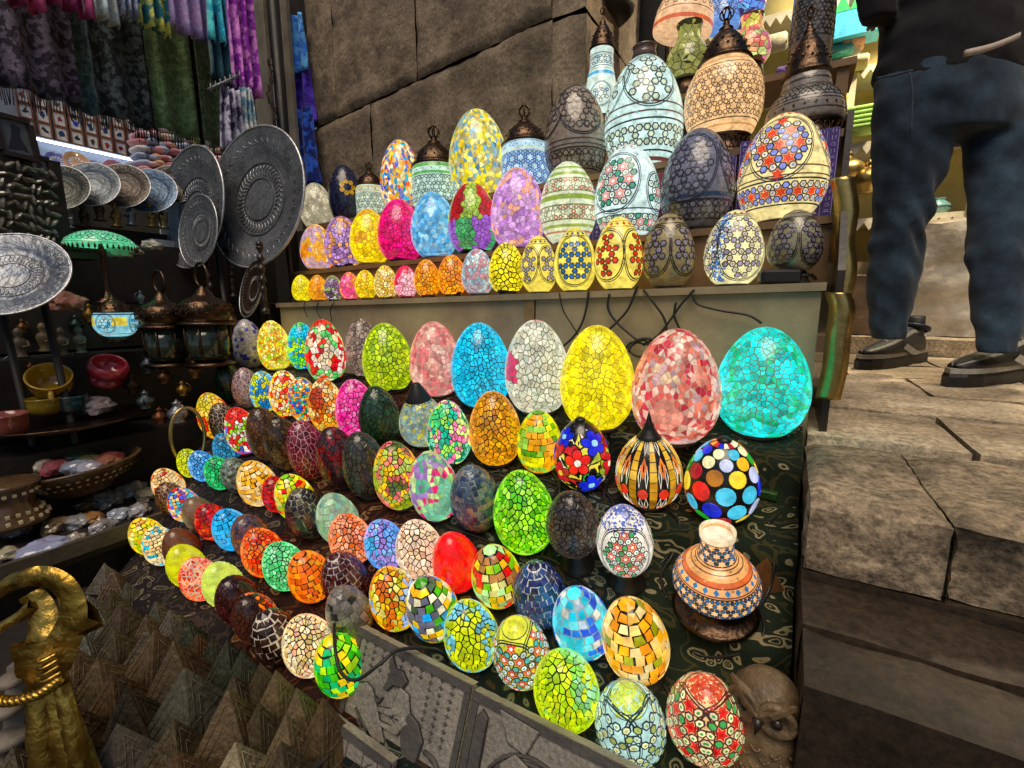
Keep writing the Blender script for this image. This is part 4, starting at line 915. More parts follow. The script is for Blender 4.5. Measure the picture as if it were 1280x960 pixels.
        mb = MB(); mb.rev([(.012, 0), (.013, .004), (.008, .008), (.0, .010)], 16, M=Matrix.Translation((0, 0, bh + H - .003))); obj('cap', mb, M_BLACK, root)
    elif st == 'tif_flower':
        pc = Pieces(root, m, True, 'glass_piece'); bgc = pal('f0e8c8 f0e8c8 a8b830 e8d840 c81820 f0e0b0 18a030 d82028')
        for c, q in voronoi(70, 1):
            t0, s0 = math.atan2(c.y, c.x), su.s_area((c.z + 1) / 2)
            if s0 < .04: continue
            pc.add([su.P(math.atan2(v.y, v.x), su.s_area((v.z + 1) / 2)) for v in q], nrm_at(su, t0, s0), jit(rn.choice(bgc), rn, .12), .0010, .0014, su.P(t0, s0))
        for (dt, s0, fc, cc, fr) in [(-.15, .46, 'e82018', 'f0f0e0', .15), (.62, .66, '1420c8', 'a0d8f0', .15), (-.95, .72, '1420c8', '88d0f0', .12), (.35, .16, '1428d0', '90d8e8', .15), (-.85, .30, 'c81828', 'e8c838', .13), (1.2, .36, 'c81828', 'f0e8c0', .13), (2.2, .5, '1420c8', 'f0f0e0', .15), (3.3, .5, 'e82018', 'f0e8c0', .15), (4.3, .45, '1420c8', 'f0e8c0', .15)]:
            f = fr * su.L
            for k in range(5):
                a = 2 * math.pi * k / 5 + .4; ox, oy = f * .62 * math.cos(a), f * .62 * math.sin(a)
                pts = [(ox + f * .42 * math.cos(t) * math.cos(a) - f * .36 * math.sin(t) * math.sin(a), oy + f * .42 * math.cos(t) * math.sin(a) + f * .36 * math.sin(t) * math.cos(a)) for t in np.linspace(0, 2 * math.pi, 11)[:-1]]
                mb_ = MB(); poly_on(mb_, su, th + dt, s0, [(x * 1.14 - ox * .14, y * 1.14 - oy * .14) for x, y in pts], (.008, .007, .006), .0014); obj('lead_line', mb_, M_BLACK, root)
                pc.add([local(su, th + dt, s0, x, y) for x, y in pts], nrm_at(su, th + dt, s0), jit(hx(fc), rn, .15), .0026, .0003, local(su, th + dt, s0, ox, oy))
            pc.add([local(su, th + dt, s0, f * .27 * math.cos(t), f * .27 * math.sin(t)) for t in np.linspace(0, 2 * math.pi, 11)[:-1]], nrm_at(su, th + dt, s0), hx(cc), .0034, .0002, su.P(th + dt, s0))
        pc.done()
        mb = MB(); mb.rev([(.011, 0), (.012, .003), (.007, .007), (.0, .009)], 16, M=Matrix.Translation((0, 0, bh + H - .003))); obj('cap', mb, M_BLACK, root)
    elif st == 'tif_strip':
        pc = Pieces(root, m, True, 'glass_piece'); n = 10; w = 2 * math.pi / n
        am = pal('e8b838 d8a020 e0b040 c08818 906010'); cr = pal('f0e8d0 e8e0c0 f0ecd8')
        for k in range(n):
            t0 = th + k * w + .15
            for i in range(9):
                s0, s1 = .03 + .103 * i, .03 + .103 * (i + 1) ; a = w * .19
                pc.add([su.P(t0 - a, s0), su.P(t0 + a, s0), su.P(t0 + a, s1), su.P(t0 - a, s1)], nrm_at(su, t0, (s0 + s1) / 2), jit(am[4] if i < 2 else (am[3] if i < 4 else rn.choice(am[:3])), rn, .1), .0016, .0007)
            t1 = t0 + w / 2; b = w * .28
            ell = lambda s0, hs, ww: [su.P(t1 + ww * math.sin(t), s0 + hs * math.cos(t)) for t in np.linspace(0, 2 * math.pi, 11)[:-1]]
            dia = lambda s0, s1, ww, dx=0: [su.P(t1 + dx, s0), su.P(t1 + dx + ww, (s0 + s1) / 2), su.P(t1 + dx, s1), su.P(t1 + dx - ww, (s0 + s1) / 2)]
            pc.add(ell(.30, .062, b * .95), nrm_at(su, t1, .3), jit(hx('d83018'), rn, .15), .002, .0004, su.P(t1, .30))
            pc.add(dia(.70, .93, b * .7), nrm_at(su, t1, .8), rn.choice(cr), .0016, .0006)
            pc.add(dia(.46, .70, b * .8), nrm_at(su, t1, .58), jit(hx('e87820'), rn, .1), .0016, .0006)
            for sg in (-1, 1):
                pc.add(dia(.36, .62, b * .36, sg * b * .62), nrm_at(su, t1, .5), rn.choice(cr), .0014, .0004); pc.add(dia(.05, .27, b * .45, sg * b * .55), nrm_at(su, t1, .16), rn.choice(cr), .0014, .0004)
            pc.add(dia(.0, .16, b * .4), nrm_at(su, t1, .08), jit(hx('d86020'), rn, .1), .0014, .0004)
        pc.done()
    if d.get('flower'):
        pc = Pieces(root, m, True, 'petal'); f = .15 * su.L
        for k in range(7):
            a = 2 * math.pi * k / 7; ox, oy = f * .6 * math.cos(a), f * .6 * math.sin(a)
            pc.add([local(su, th + .15, .52, ox + f * .3 * math.cos(t), oy + f * .3 * math.sin(t)) for t in np.linspace(0, 2 * math.pi, 7)[:-1]], nrm_at(su, th + .15, .52), hx(d['flower']), .0022, .0005)
        pc.done()
    cp = d.get('capped')
    if cp == 'metal': cap_metal(root, su.p[-1][0], bh + H - .002, d['caph'])
    elif cp == 'rib':
        z = bh + H * .80; r0 = Rr * .62; mb = MB(); pr = []
        for i in range(13): f = i / 12; rr = r0 * (1 - .72 * f ** 1.3); pr += [(rr * 1.05, z + Rr * .95 * f), (rr * .95, z + Rr * .95 * (f + .04))]
        pr.append((.0005, z + Rr * 1.02)); mb.rev(pr, 24); obj('cap', mb, M_BLACK, root)
    elif cp == 'spike':
        z = bh + H * .93; mb = MB(); mb.rev([(Rr * .36, 0), (Rr * .38, .004), (Rr * .30, .010), (Rr * .20, .020), (Rr * .15, .026), (Rr * .16, .029), (Rr * .09, .036), (Rr * .06, .045), (.0006, .058)], 20, M=Matrix.Translation((0, 0, z))); obj('cap', mb, M_BLACK, root)
    if d.get('neck'):
        z = bh + H; mb = MB(); mb.rev([(Rr * .34, z - .020), (Rr * .30, z + .004), (Rr * .28, z + .016), (Rr * .31, z + .020), (Rr * .31, z + .024)], 24, hx('6a5248')); obj('neck', mb, M_UNLIT, root)
    if d.get('shape') == 'vase':
        r1 = su.p[-1][0]; z = bh + H; mb = MB(); mb.rev([(r1 * 1.06, z - .008), (r1 * 1.08, z + .002), (r1 * .98, z + .004), (r1 * .90, z - .002)], 28, hx('f0d8b0'), cap0=False, cap1=False); obj('rim', mb, M_LIT, root)
        mb = MB(); mb.rev([(.0005, z - .012), (r1 * .5, z - .011), (r1 * .93, z - .008)], 24, hx('f8e8c8'), cap0=False, cap1=False); obj('inner_glow', mb, M_LIT, root)
cnt = {}
for i, d in enumerate(LAMPS):
    cnt[d['row']] = cnt.get(d['row'], 0) + 1; build_lamp(d, i, cnt[d['row']])
# ------------------------------------------------------------------ things on and beside the stall
def frame_from(p0, ux, uy):
    ux = ux.normalized(); n = ux.cross(uy).normalized(); uy = n.cross(ux)
    return Matrix(((ux.x, uy.x, n.x, p0.x), (ux.y, uy.y, n.y, p0.y), (ux.z, uy.z, n.z, p0.z), (0, 0, 0, 1)))
M_BRASS = mat('brass', (.62, .46, .18), .34, 1.0, vary=.35, vscale=12, bump=.12, bscale=60, col2=(.42, .30, .10))
for pts, Y, lab in (([(1052, 222), (1058, 262), (1053, 300), (1056, 338), (1050, 372)], 1.34, 'curved polished brass strip at the right end of the upper shelf'),
                    ([(1046, 366), (1052, 386), (1047, 420), (1043, 460), (1034, 499)], 1.20, 'lower curved brass strip with green patina beside the turquoise egg')):
    c = smooth_curve([onY(x, y, Y) for x, y in pts], 6); mb = MB(); w = .040
    P = [[p + Vector((-w * .55, .006, 0)), p + Vector((-w * .2, -.008, 0)), p + Vector((w * .2, -.010, 0)), p + Vector((w * .6, .002, 0))] for p in c]
    mb.grid(P); o = tag(obj('brass_strip', mb, M_BRASS), lab, 'brass strip', 'brass strips')
    sd = o.modifiers.new('t', 'SOLIDIFY'); sd.thickness = .006
# gift boxes standing under the top tier
def gift_box(x0, x1, zlo, zhi, col, ink, lab, glyph=True, Y=1.452, dep=.032):
    p = Vector(((x0 + x1) / 2, Y, zlo)); root = empty('gift_box', p, (0, 0, 0), lab, 'box', 'gift boxes under the top lamps')
    w, h = x1 - x0, zhi - zlo; mb = MB(); mb.box((0, dep / 2, h / 2), (w, dep, h), hx(col), bev=.002); obj('carton', mb, M_COLOR, root)
    if glyph:
        rn = random.Random(int(w * 1e4)); mb = MB(); c = hx(ink); ny = max(2, int(h / .028)); nx = max(2, int(w / .024))
        for i in range(nx + 1): mb.box((-w / 2 + w * i / nx * .98 + w * .01, -.0006, h / 2), (.0012, .0012, h * .94), c)
        for i in range(nx):
            for j in range(ny * 2):
                cx, cz = -w / 2 + w * (i + .5) / nx, h * (j + .5) / (ny * 2)
                k = rn.randint(0, 3); a = .006
                if k == 0: mb.box((cx, -.0006, cz), (.012, .0012, .0014), c); mb.box((cx, -.0006, cz + .004), (.008, .0012, .0014), c)
                elif k == 1: mb.box((cx - .003, -.0006, cz), (.0014, .0012, .010), c); mb.box((cx + .004, -.0006, cz), (.0014, .0012, .008), c)
                elif k == 2: mb.tube([(cx + .004 * math.cos(t), -.0006, cz + .004 * math.sin(t)) for t in np.linspace(0, 6.28, 8)[:-1]], .0008, 4, c, closed=True)
                else: mb.add([(cx - .005, -.0012, cz - .004), (cx + .005, -.0012, cz - .004), (cx, -.0012, cz + .005)], [(0, 1, 2)], c)
        tag(obj('printed_signs', mb, M_COLOR, root), kind='stuff')
zB = lambda x: tierz('B', x) + .001
gift_box(-.665, -.46, zB(-.56), .36, '4a3a88', 'a49ccc', 'purple glyph-printed box behind the white and pink star egg')
gift_box(-.455, -.335, zB(-.4), .375, '8a2c40', 'c06a78', 'plain dark red box between the purple boxes', glyph=False)
gift_box(-.330, -.16, zB(-.25), .395, '40307c', 'a49ccc', 'purple glyph-printed box under the peach globe lamp')
gift_box(-.155, .066, zB(-.05), .425, '40307c', 'a49ccc', 'wide purple glyph-printed box at the right end of the shelf')
# adapter on the shelf
p = onZ(982, 358, tierz('C', 0) + .001); p.y = max(p.y, 1.245)
root = empty('power_adapter', (-.03, 1.262, tierz('C', 0) + .0005), (0, 0, .3), 'black power adapter lying at the right end of the shelf edge', 'adapter')
mb = MB(); mb.box((0, 0, .016), (.085, .04, .032), bev=.006); obj('case', mb, M_BLACK, root)
mb = MB(); mb.tube([(.042, 0, .018), (.07, .01, .02), (.085, .03, .012)], .004, 8); obj('strain_relief', mb, M_BLACK, root)
# cords
def cord(pts, lab, r=.0028, name='extension_cord'):
    mb = MB(); mb.tube(smooth_curve(pts, 8), r, 6); return tag(obj(name, mb, M_BLACK), lab, 'cord', 'black power cords on the stall')
f = lambda x, y, Y=1.222: onY(x, y, Y)
cords = [([f(699, 366), f(704, 388), f(716, 408), f(724, 425), f(712, 437)], 'thin black cord hanging from the small blue hexagon egg'),
         ([f(736, 364), f(733, 385), f(727, 405), f(716, 422), f(700, 436)], 'black cord crossing the panel below the yellow eggs'),
         ([f(762, 367), f(760, 385), f(770, 402), f(790, 420), f(806, 432)], 'black cord curving down below the red hexagon egg'),
         ([f(797, 357), f(786, 385), f(772, 402), f(758, 415)], 'short black cord slanting left below the red hexagon egg'),
         ([f(804, 362), f(818, 380), f(830, 398), f(832, 415), f(815, 430), f(790, 428), f(780, 440)], 'black cord looping below the khaki egg'),
         ([f(868, 362), f(852, 380), f(838, 400), f(822, 420), f(805, 430)], 'thick black cord slanting left from the adapter lead'),
         ([f(866, 368), f(872, 380), f(900, 388), f(935, 394), f(952, 404)], 'black cord running right to the turquoise egg'),
         ([f(845, 378), f(843, 395), f(850, 412)], 'short black cord below the khaki egg'),
         ([f(785, 440, 1.19), f(795, 426, 1.2), f(815, 424, 1.2), f(822, 436, 1.2), f(800, 446, 1.19), f(786, 436, 1.2), f(805, 425, 1.21), f(818, 440, 1.2)], 'coiled black cord behind the large pink egg'),
         ([f(382, 376), f(380, 384), f(384, 396)], 'thin wire below the lemon yellow egg'),
         ([f(398, 377), f(396, 388), f(402, 400)], 'thin wire below the orange yellow egg'),
         ([f(418, 377), f(413, 388), f(415, 402)], 'thin wire below the small purple egg')]
for pts, lab in cords: cord(pts, lab, .0020 if 'thin' in lab else .0032)
lz = lambda x, y, k, dz=.006: on_plane(x, y, np.array([0, -math.sin(R(ROW[k][2])), math.cos(R(ROW[k][2]))]), math.cos(R(ROW[k][2])) * (ROW[k][1] + dz) - math.sin(R(ROW[k][2])) * ROW[k][0])
_py = [q[0] for q in prof[::-1]]; _pz = [q[1] for q in prof[::-1]]
def lzc(x, y, k=None, dz=.005):
    d = ray(x, y); s_ = .3
    while s_ < 2.2:
        p = d * s_
        if p[2] < float(np.interp(p[1], _py, _pz)) + dz: break
        s_ += .002
    return Vector(d * s_)

cord([lzc(960, 655, 'L2', .004), lzc(985, 628, 'L2', .004), lzc(975, 590, 'L2', .006), lzc(945, 570, 'L2', .004), lzc(930, 560, 'L2', .004)], 'black cord looping right of the disc-patterned lamp')
cord([lzc(690, 620, 'L3', .004), lzc(703, 600, 'L3', .01), lzc(712, 585, 'L3', .03), lzc(700, 560, 'L2', .01)], 'black cord rising left of the red and blue flower lamp')
cord([lzc(830, 770, 'L4', .004), lzc(850, 800, 'L4', .004), lzc(880, 820, 'L4', .004), lzc(930, 815, 'L4', .004), lzc(955, 790, 'L4', .004), lzc(950, 760, 'L3', .004)], 'black cord ringing the base of the orange vase lamp')
cord([lzc(770, 730, 'L4', .004), lzc(800, 720, 'L4', .004), lzc(830, 700, 'L3', .004), lzc(850, 670, 'L3', .004)], 'black cord between the orange star egg and the vase lamp')
cord([lzc(610, 590, 'L3', .004), lzc(640, 600, 'L3', .004), lzc(680, 600, 'L3', .004), lzc(735, 625, 'L3', .004)], 'black cord lying behind the vivid green egg')

# carved stone plaques
M_PLAQ = mat('plaque_stone', (.27, .24, .20), .75, vary=.3, vscale=14, detail=9, bump=.35, bscale=120, col2=(.20, .18, .155), grain=160, gamp=.3)
M_PLAQD = mat('plaque_dark', (.075, .068, .064), .7, vary=.3, vscale=20, bump=.3, bscale=120)
M_PLAQE = mat('plaque_edge', (.30, .27, .20), .8, vary=.3, vscale=20, bump=.5, bscale=90)
M_OUTL = mat('incised_line', (.018, .016, .015), .8, vary=.2, bump=0)
def plaque(TL, TR, lean_y, h, th, lab, draw):
    """TL, TR: top corners; the plate leans back, its face towards the viewer"""
    ux = (TR - TL); w = ux.length; down = Vector((0, lean_y, -1)).normalized(); M = frame_from(TL + down * h, ux, -down)
    root = empty('stone_plaque', M.translation, (0, 0, 0), lab, 'plaque', 'carved plaques at the front'); root.matrix_world = M; root.rotation_euler = M.to_euler(); root.location = M.translation
    mb = MB(); mb.box((w / 2, h / 2, -th / 2), (w, h, th), bev=.003); obj('slab', mb, [M_PLAQ], root)
    mb = MB(); nb = 26
    P = []
    for i in range(nb + 1):
        x = w * i / nb; e = .0015 * mnoise.noise(Vector((x * 90, 1, 2))); P.append([(x, h + .0012 + e, .0005), (x, h + .0016 + e * .5, -th)])
    mb.grid(P); obj('chipped_edge', mb, M_PLAQE, root)
    b = .012; mb = MB()
    for (cx, cy, dx, dy) in ((w / 2, h - b / 2, w, b), (b / 2, (h - b) / 2, b, h - b), (w - b / 2, (h - b) / 2, b, h - b)): mb.box((cx, cy, .0015), (dx - .001, dy - .001, .003))
    obj('border', mb, M_PLAQD, root); draw(root, w, h)
def relief(root, name, polys, w, h, z, m):
    mb = MB()
    for poly in polys:
        a = sum(poly[i][0] * poly[(i + 1) % len(poly)][1] - poly[(i + 1) % len(poly)][0] * poly[i][1] for i in range(len(poly)))
        q = [(x * w, y * h) for x, y in (poly if a > 0 else poly[::-1])]
        mb.ext(q, 0, z * 1.7, bev=z * .6)
    o = obj(name, mb, m, root); mb = MB()
    for poly in polys: mb.tube([(x * w, y * h, z * .9) for x, y in poly], .0011, 5, closed=True)
    obj('outline', mb, M_OUTL, o); return o
def stroke(root, name, lines, w, h, r, m, z=.0008):
    mb = MB()
    for l in lines: mb.tube([(x * w, y * h, z) for x, y in l], r, 5)
    return obj(name, mb, m, root)
def draw_jackal(root, w, h):
    cr = []
    for i in range(10):
        for j in range(9):
            x, y = .10 + .085 * i, .93 - .055 * j
            if (x > .36 and x < .62 and y < .86) or (y < .72 - .0 and x < .5) : continue
            if y < .90 - .62 * (x - .05) * .35 - .22 and x > .55 and x < .7: continue
            cr += [[(x - .016, y), (x + .016, y)], [(x, y - .016), (x, y + .016)]]
    stroke(root, 'star_mark', cr, w, h, .0011, M_PLAQD).__setitem__('kind', 'stuff')
    relief(root, 'figure_head', [[(.34, .88), (.37, .82), (.37, .75), (.34, .66), (.38, .66), (.42, .72), (.50, .74), (.53, .80), (.47, .86), (.41, .85), (.36, .93)]], w, h, .004, M_PLAQD)
    relief(root, 'figure_torso', [[(.48, .74), (.56, .72), (.60, .60), (.58, .52), (.49, .50), (.45, .60)]], w, h, .004, M_PLAQ)
    relief(root, 'figure_arm', [[(.50, .62), (.44, .55), (.34, .52), (.33, .49), (.46, .50), (.53, .56)], [(.56, .56), (.50, .44), (.38, .43), (.38, .40), (.54, .40), (.60, .52)]], w, h, .005, M_PLAQ)
    relief(root, 'figure_kilt', [[(.56, .62), (.68, .56), (.74, .46), (.72, .30), (.66, .06), (.60, .30), (.55, .46)]], w, h, .0035, M_PLAQD)
    relief(root, 'mummy', [[(.14, .60), (.20, .64), (.26, .62), (.30, .56), (.36, .46), (.46, .30), (.40, .26), (.26, .34), (.16, .44), (.13, .52)]], w, h, .005, M_PLAQ)
    relief(root, 'beard', [[(.28, .58), (.33, .56), (.36, .60), (.34, .54), (.29, .53)]], w, h, .004, M_PLAQD)
    stroke(root, 'couch_rail', [[(.14, .40), (.40, .20), (.60, .06), (.78, .02), (.90, .10)], [(.18, .33), (.44, .12), (.62, -.01)]], w, h, .0026, M_PLAQD, .002)
    for i in range(6): relief(root, 'couch_strut', [[(.24 + .07 * i, .30 - .05 * i), (.27 + .07 * i, .29 - .05 * i), (.25 + .07 * i, .20 - .05 * i), (.22 + .07 * i, .21 - .05 * i)]], w, h, .003, M_PLAQD)
    stroke(root, 'tail', [[(.76, .40), (.84, .39), (.90, .32), (.92, .22), (.90, .12), (.86, .05)]], w, h, .0042, M_PLAQD, .002)
    stroke(root, 'ground_line', [[(.04, .56), (.20, .64)], [(.40, .50), (.55, .43)], [(.74, .40), (.97, .28)]], w, h, .0009, M_PLAQD)
def draw_feather(root, w, h):
    relief(root, 'feather_fan', [[(.28, .80), (.20, .98), (.46, .96), (.40, .78)]], w, h, .004, M_PLAQ)
    stroke(root, 'feather_rib', [[(.30 + .02 * i, .80), (.22 + .045 * i, .97)] for i in range(6)], w, h, .0008, M_PLAQD, .0045)
    relief(root, 'dark_staff', [[(.06, .10), (.06, .86), (.09, .92), (.13, .88), (.13, .10)]], w, h, .004, M_PLAQD)
    relief(root, 'headdress', [[(.24, .50), (.26, .66), (.34, .76), (.44, .72), (.50, .60), (.48, .46)]], w, h, .005, M_PLAQ)
    stroke(root, 'scale_mark', [[(.26 + .03 * (i % 7), .52 + .05 * (i // 7)), (.275 + .03 * (i % 7), .54 + .05 * (i // 7)), (.29 + .03 * (i % 7), .52 + .05 * (i // 7))] for i in range(28)], w, h, .0008, M_PLAQD, .0055)
    for k in range(4): stroke(root, 'wig_band', [[(.46 + .02 * k + .30 * math.cos(t), .42 + .36 * (1 - .10 * k) * math.sin(t)) for t in np.linspace(2.7, .2, 14)]], w, h, .0030, M_PLAQD, .002 + .0004 * k)
    relief(root, 'face', [[(.56, .30), (.62, .56), (.74, .60), (.86, .50), (.88, .30)]], w, h, .004, M_PLAQ)
    stroke(root, 'collar_line', [[(.10, .40 - .04 * i), (.40, .36 - .05 * i), (.60, .20 - .05 * i)] for i in range(5)], w, h, .0012, M_PLAQD)
    relief(root, 'eye', [[(.68, .44), (.73, .48), (.79, .46), (.75, .42)]], w, h, .006, M_PLAQD)
def draw_glyph(root, w, h):
    for cx in (.28, .72):
        stroke(root, 'cartouche', [[(cx - .10, .30), (cx - .10, .92), (cx + .10, .92), (cx + .10, .30), (cx - .10, .30)]], w, h, .0012, M_PLAQD)
        for j in range(5): stroke(root, 'glyph', [[(cx - .06, .38 + .11 * j), (cx + .05, .38 + .11 * j)], [(cx - .03 + .02 * (j % 2), .40 + .11 * j), (cx + .03, .44 + .11 * j)]], w, h, .0012, M_PLAQD)
    relief(root, 'bird', [[(.40, .20), (.46, .44), (.52, .50), (.55, .44), (.58, .24), (.50, .12)]], w, h, .003, M_PLAQD)
plaque(onY(449, 784, .512), onY(590, 857, .512), -.42, .20, .016, 'grey stone plaque carved with a jackal-headed figure over a couch', draw_jackal)
plaque(onY(594, 864, .500), onY(800, 968, .500), -.42, .20, .016, 'dark stone plaque carved with a feather fan and wig', draw_feather)
plaque(onY(405, 891, .425), onY(486, 951, .425), -.35, .17, .014, 'small grey plaque with glyph columns in front of the others', draw_glyph)
cord([lz(418, 765, 'L5', .06), Vector(at(418, 800, .80)), Vector(at(425, 838, .76)), Vector(at(445, 850, .745)), Vector(at(475, 830, .75)), Vector(at(500, 812, .77)), Vector(at(545, 812, .80)), lz(560, 825, 'L5', .004)], 'black cord drooping in front of the jackal plaque')
# agate pyramid near the vase lamp
M_AGATE = mat('agate', (.16, .065, .02), .25, vary=.5, vscale=18, bump=.05, coat=.4, col2=(.07, .03, .012))
def pyramid_mesh(b, h, trunc=0.0):
    mb = MB(); mb.add([(-b, -b, 0), (b, -b, 0), (b, b, 0), (-b, b, 0), (0, 0, h)], [(3, 2, 1, 0), (0, 1, 4), (1, 2, 4), (2, 3, 4), (3, 0, 4)]); return mb
p = lz(956, 722, 'L3', .003); o = tag(obj('agate_pyramid', pyramid_mesh(.038, .055), M_AGATE, None, (p.x - .005, p.y, p.z - .004), (R(15), 0, .5)), 'polished brown agate pyramid right of the vase lamp neck', 'pyramid')
# owl figurine
M_OWL = mat('owl_clay', (.20, .135, .07), .45, vary=.5, vscale=40, bump=.5, bscale=90, col2=(.11, .07, .035))
base = Vector((.018, .606, ROW['L5'][1] + (.606 - ROW['L5'][0]) * math.tan(R(20)) + .002))
owl = empty('owl_figurine', base, (0, 0, -.25), 'carved brown owl figurine with big eyes beside the red egg', 'figurine'); owl.scale = (1.2, 1.2, 1.2)
mb = MB(); mb.rev([(.030, 0), (.033, .006), (.035, .03), (.036, .055), (.032, .080), (.030, .092), (.034, .105), (.033, .120), (.022, .134), (.006, .140)], 28, M=Matrix.Diagonal((1, .85, 1, 1))); obj('body', mb, M_OWL, owl)
mb = MB(); rn = random.Random(3)
for i in range(7):
    for k in range(12):
        a = 2 * math.pi * (k + .5 * (i % 2)) / 12; r = .0355; c = Vector((r * math.cos(a), r * .85 * math.sin(a), .014 + .010 * i))
        if math.sin(a) < -.75: pass
        mb.tube([c + Vector((.004 * math.cos(t) * -math.sin(a), .004 * math.cos(t) * math.cos(a), .005 * math.sin(t))) for t in np.linspace(math.pi, 2 * math.pi, 6)], .0014, 4)
tag(obj('feathers', mb, M_OWL, owl), kind='stuff')
for s in (-1, 1):
    mb = MB(); Mx = Matrix.Translation((s * .0155, -.0265, .112)) @ Matrix.Rotation(math.pi / 2, 4, 'X') @ Matrix.Rotation(s * .25, 4, 'Y')
    mb.rev([(.018, -.004), (.0185, .002), (.015, .0045), (.012, .0025), (.0, .002)], 20, M=Mx); e = obj('eye_disc', mb, M_OWL, owl)
    mb = MB(); mb.rev([(.0055, .002), (.005, .0055), (.0, .007)], 12, M=Mx); obj('pupil', mb, M_WOODBASE, e)
    mb = MB(); mb.add([(0, -.036, .112), (s * .012, -.038, .124), (s * .030, -.024, .138), (s * .018, -.020, .130), (0, -.026, .126), (0, -.03, .118)], [(0, 1, 2, 3, 4, 5)] if s > 0 else [(5, 4, 3, 2, 1, 0)])
    b_ = obj('brow', mb, M_OWL, owl); sd = b_.modifiers.new('t', 'SOLIDIFY'); sd.thickness = .006
    mb = MB(); mb.rev([(.0005, -.045), (.010, -.03), (.013, 0), (.009, .03), (.0005, .04)], 14, M=Matrix.Translation((s * .033, .002, .058)) @ Matrix.Diagonal((.55, 1.1, 1, 1))); obj('wing', mb, M_OWL, owl)
mb = MB(); mb.rev([(.006, 0), (.004, .008), (.0004, .016)], 10, M=Matrix.Translation((0, -.031, .108)) @ Matrix.Rotation(R(150), 4, 'X')); obj('beak', mb, M_WOODBASE, owl)

pb = lz(928, 596, 'L2', .004); root = empty('lacquer_box', pb, (R(9), 0, -.12), 'flat green and gold lacquer box behind the disc lamp', 'box')
mb = MB(); mb.box((.0, .0, .009), (.155, .15, .018), hx('24481c'), bev=.002); obj('case', mb, M_GLOSS, root)
mb = MB(); mb.box((.0, .0, .0195), (.125, .12, .002), hx('c89820')); obj('gold_panel', mb, M_GLOSS, root)
mb = MB(); mb.box((.0, .0, .0215), (.085, .08, .002), hx('48702a')); obj('inner_panel', mb, M_GLOSS, root)

for k_, (pts, lab) in enumerate([([(700, 640), (720, 610), (752, 612), (770, 640), (760, 665), (735, 690)], 'black cord looping between the flower lamp and the dark grey egg'), ([(838, 640), (850, 655), (842, 690), (826, 720), (834, 748)], 'black cord trailing left of the vase lamp'), ([(770, 590), (755, 615), (765, 650), (800, 660), (830, 645)], 'black cord curled below the amber strip lamp'),
        ([(560, 660), (600, 672), (640, 690), (690, 700), (740, 735)], 'black cord crossing in front of the vivid green egg'), ([(690, 590), (700, 610), (690, 640), (700, 665)], 'short black cord right of the vivid green egg'), ([(560, 570), (590, 592), (625, 590), (650, 605)], 'black cord behind the slate blue egg'), ([(840, 810), (820, 835), (838, 870), (850, 900)], 'black cord running down beside the red egg'), ([(935, 780), (960, 740), (968, 700), (962, 660)], 'black cord rising along the right cloth edge')]):
    row = ['L3', 'L3', 'L2', 'L4', 'L3', 'L3', 'L5', 'L3'][k_]; cord([lzc(x, y, row, .006) for x, y in pts], lab, .0030)
# ------------------------------------------------------------------ pyramid tray, gold figure, left-hand stall
TZ = -.742
M_DARKW = mat('black_wood', (.016, .012, .010), .6, vary=.4, vscale=12, bump=.2)
tray = empty('pyramid_tray', (0, 0, 0), label='dark wooden tray of carved stone pyramids in the foreground', cat='tray')
mb = MB(); mb.box((-1.07, .06, TZ - .02), (.98, .665, .03)); obj('tray_floor', mb, M_DARKW, tray)
for nm, c, d in (('rim', (-.575, .06, TZ + .008), (.012, .665, .05)), ('rim', (-1.07, -.278, TZ + .008), (.98, .012, .05))):
    mb = MB(); mb.box(c, d); obj(nm, mb, M_DARKW, tray)
mb = MB(); mb.box((-1.07, .06, (TZ - .04 + GROUND_Z) / 2), (.95, .64, TZ - .04 - GROUND_Z)); obj('table_block', mb, M_DARKW, tray)
PYC = [(hx('6a5638'), hx('4c3c26')), (hx('57492f'), hx('3c3222')), (hx('7c6a4a'), hx('5a4a32')), (hx('62604f'), hx('47463a')), (hx('664a2a'), hx('48331c')), (hx('b0a080'), hx('8c7e62')), (hx('464a38'), hx('333628')), (hx('7d7468'), hx('5c554a'))]
PYW = ['olive brown', 'dark olive', 'tan', 'grey', 'amber brown', 'cream', 'greenish', 'stone grey']
M_PY = [mat('pyramid_' + PYW[i].replace(' ', '_'), tuple(x * .80 for x in a), .5, vary=.45, vscale=26, detail=9, bump=.45, bscale=110, col2=tuple(x * .62 for x in b), spec=.5) for i, (a, b) in enumerate(PYC)]
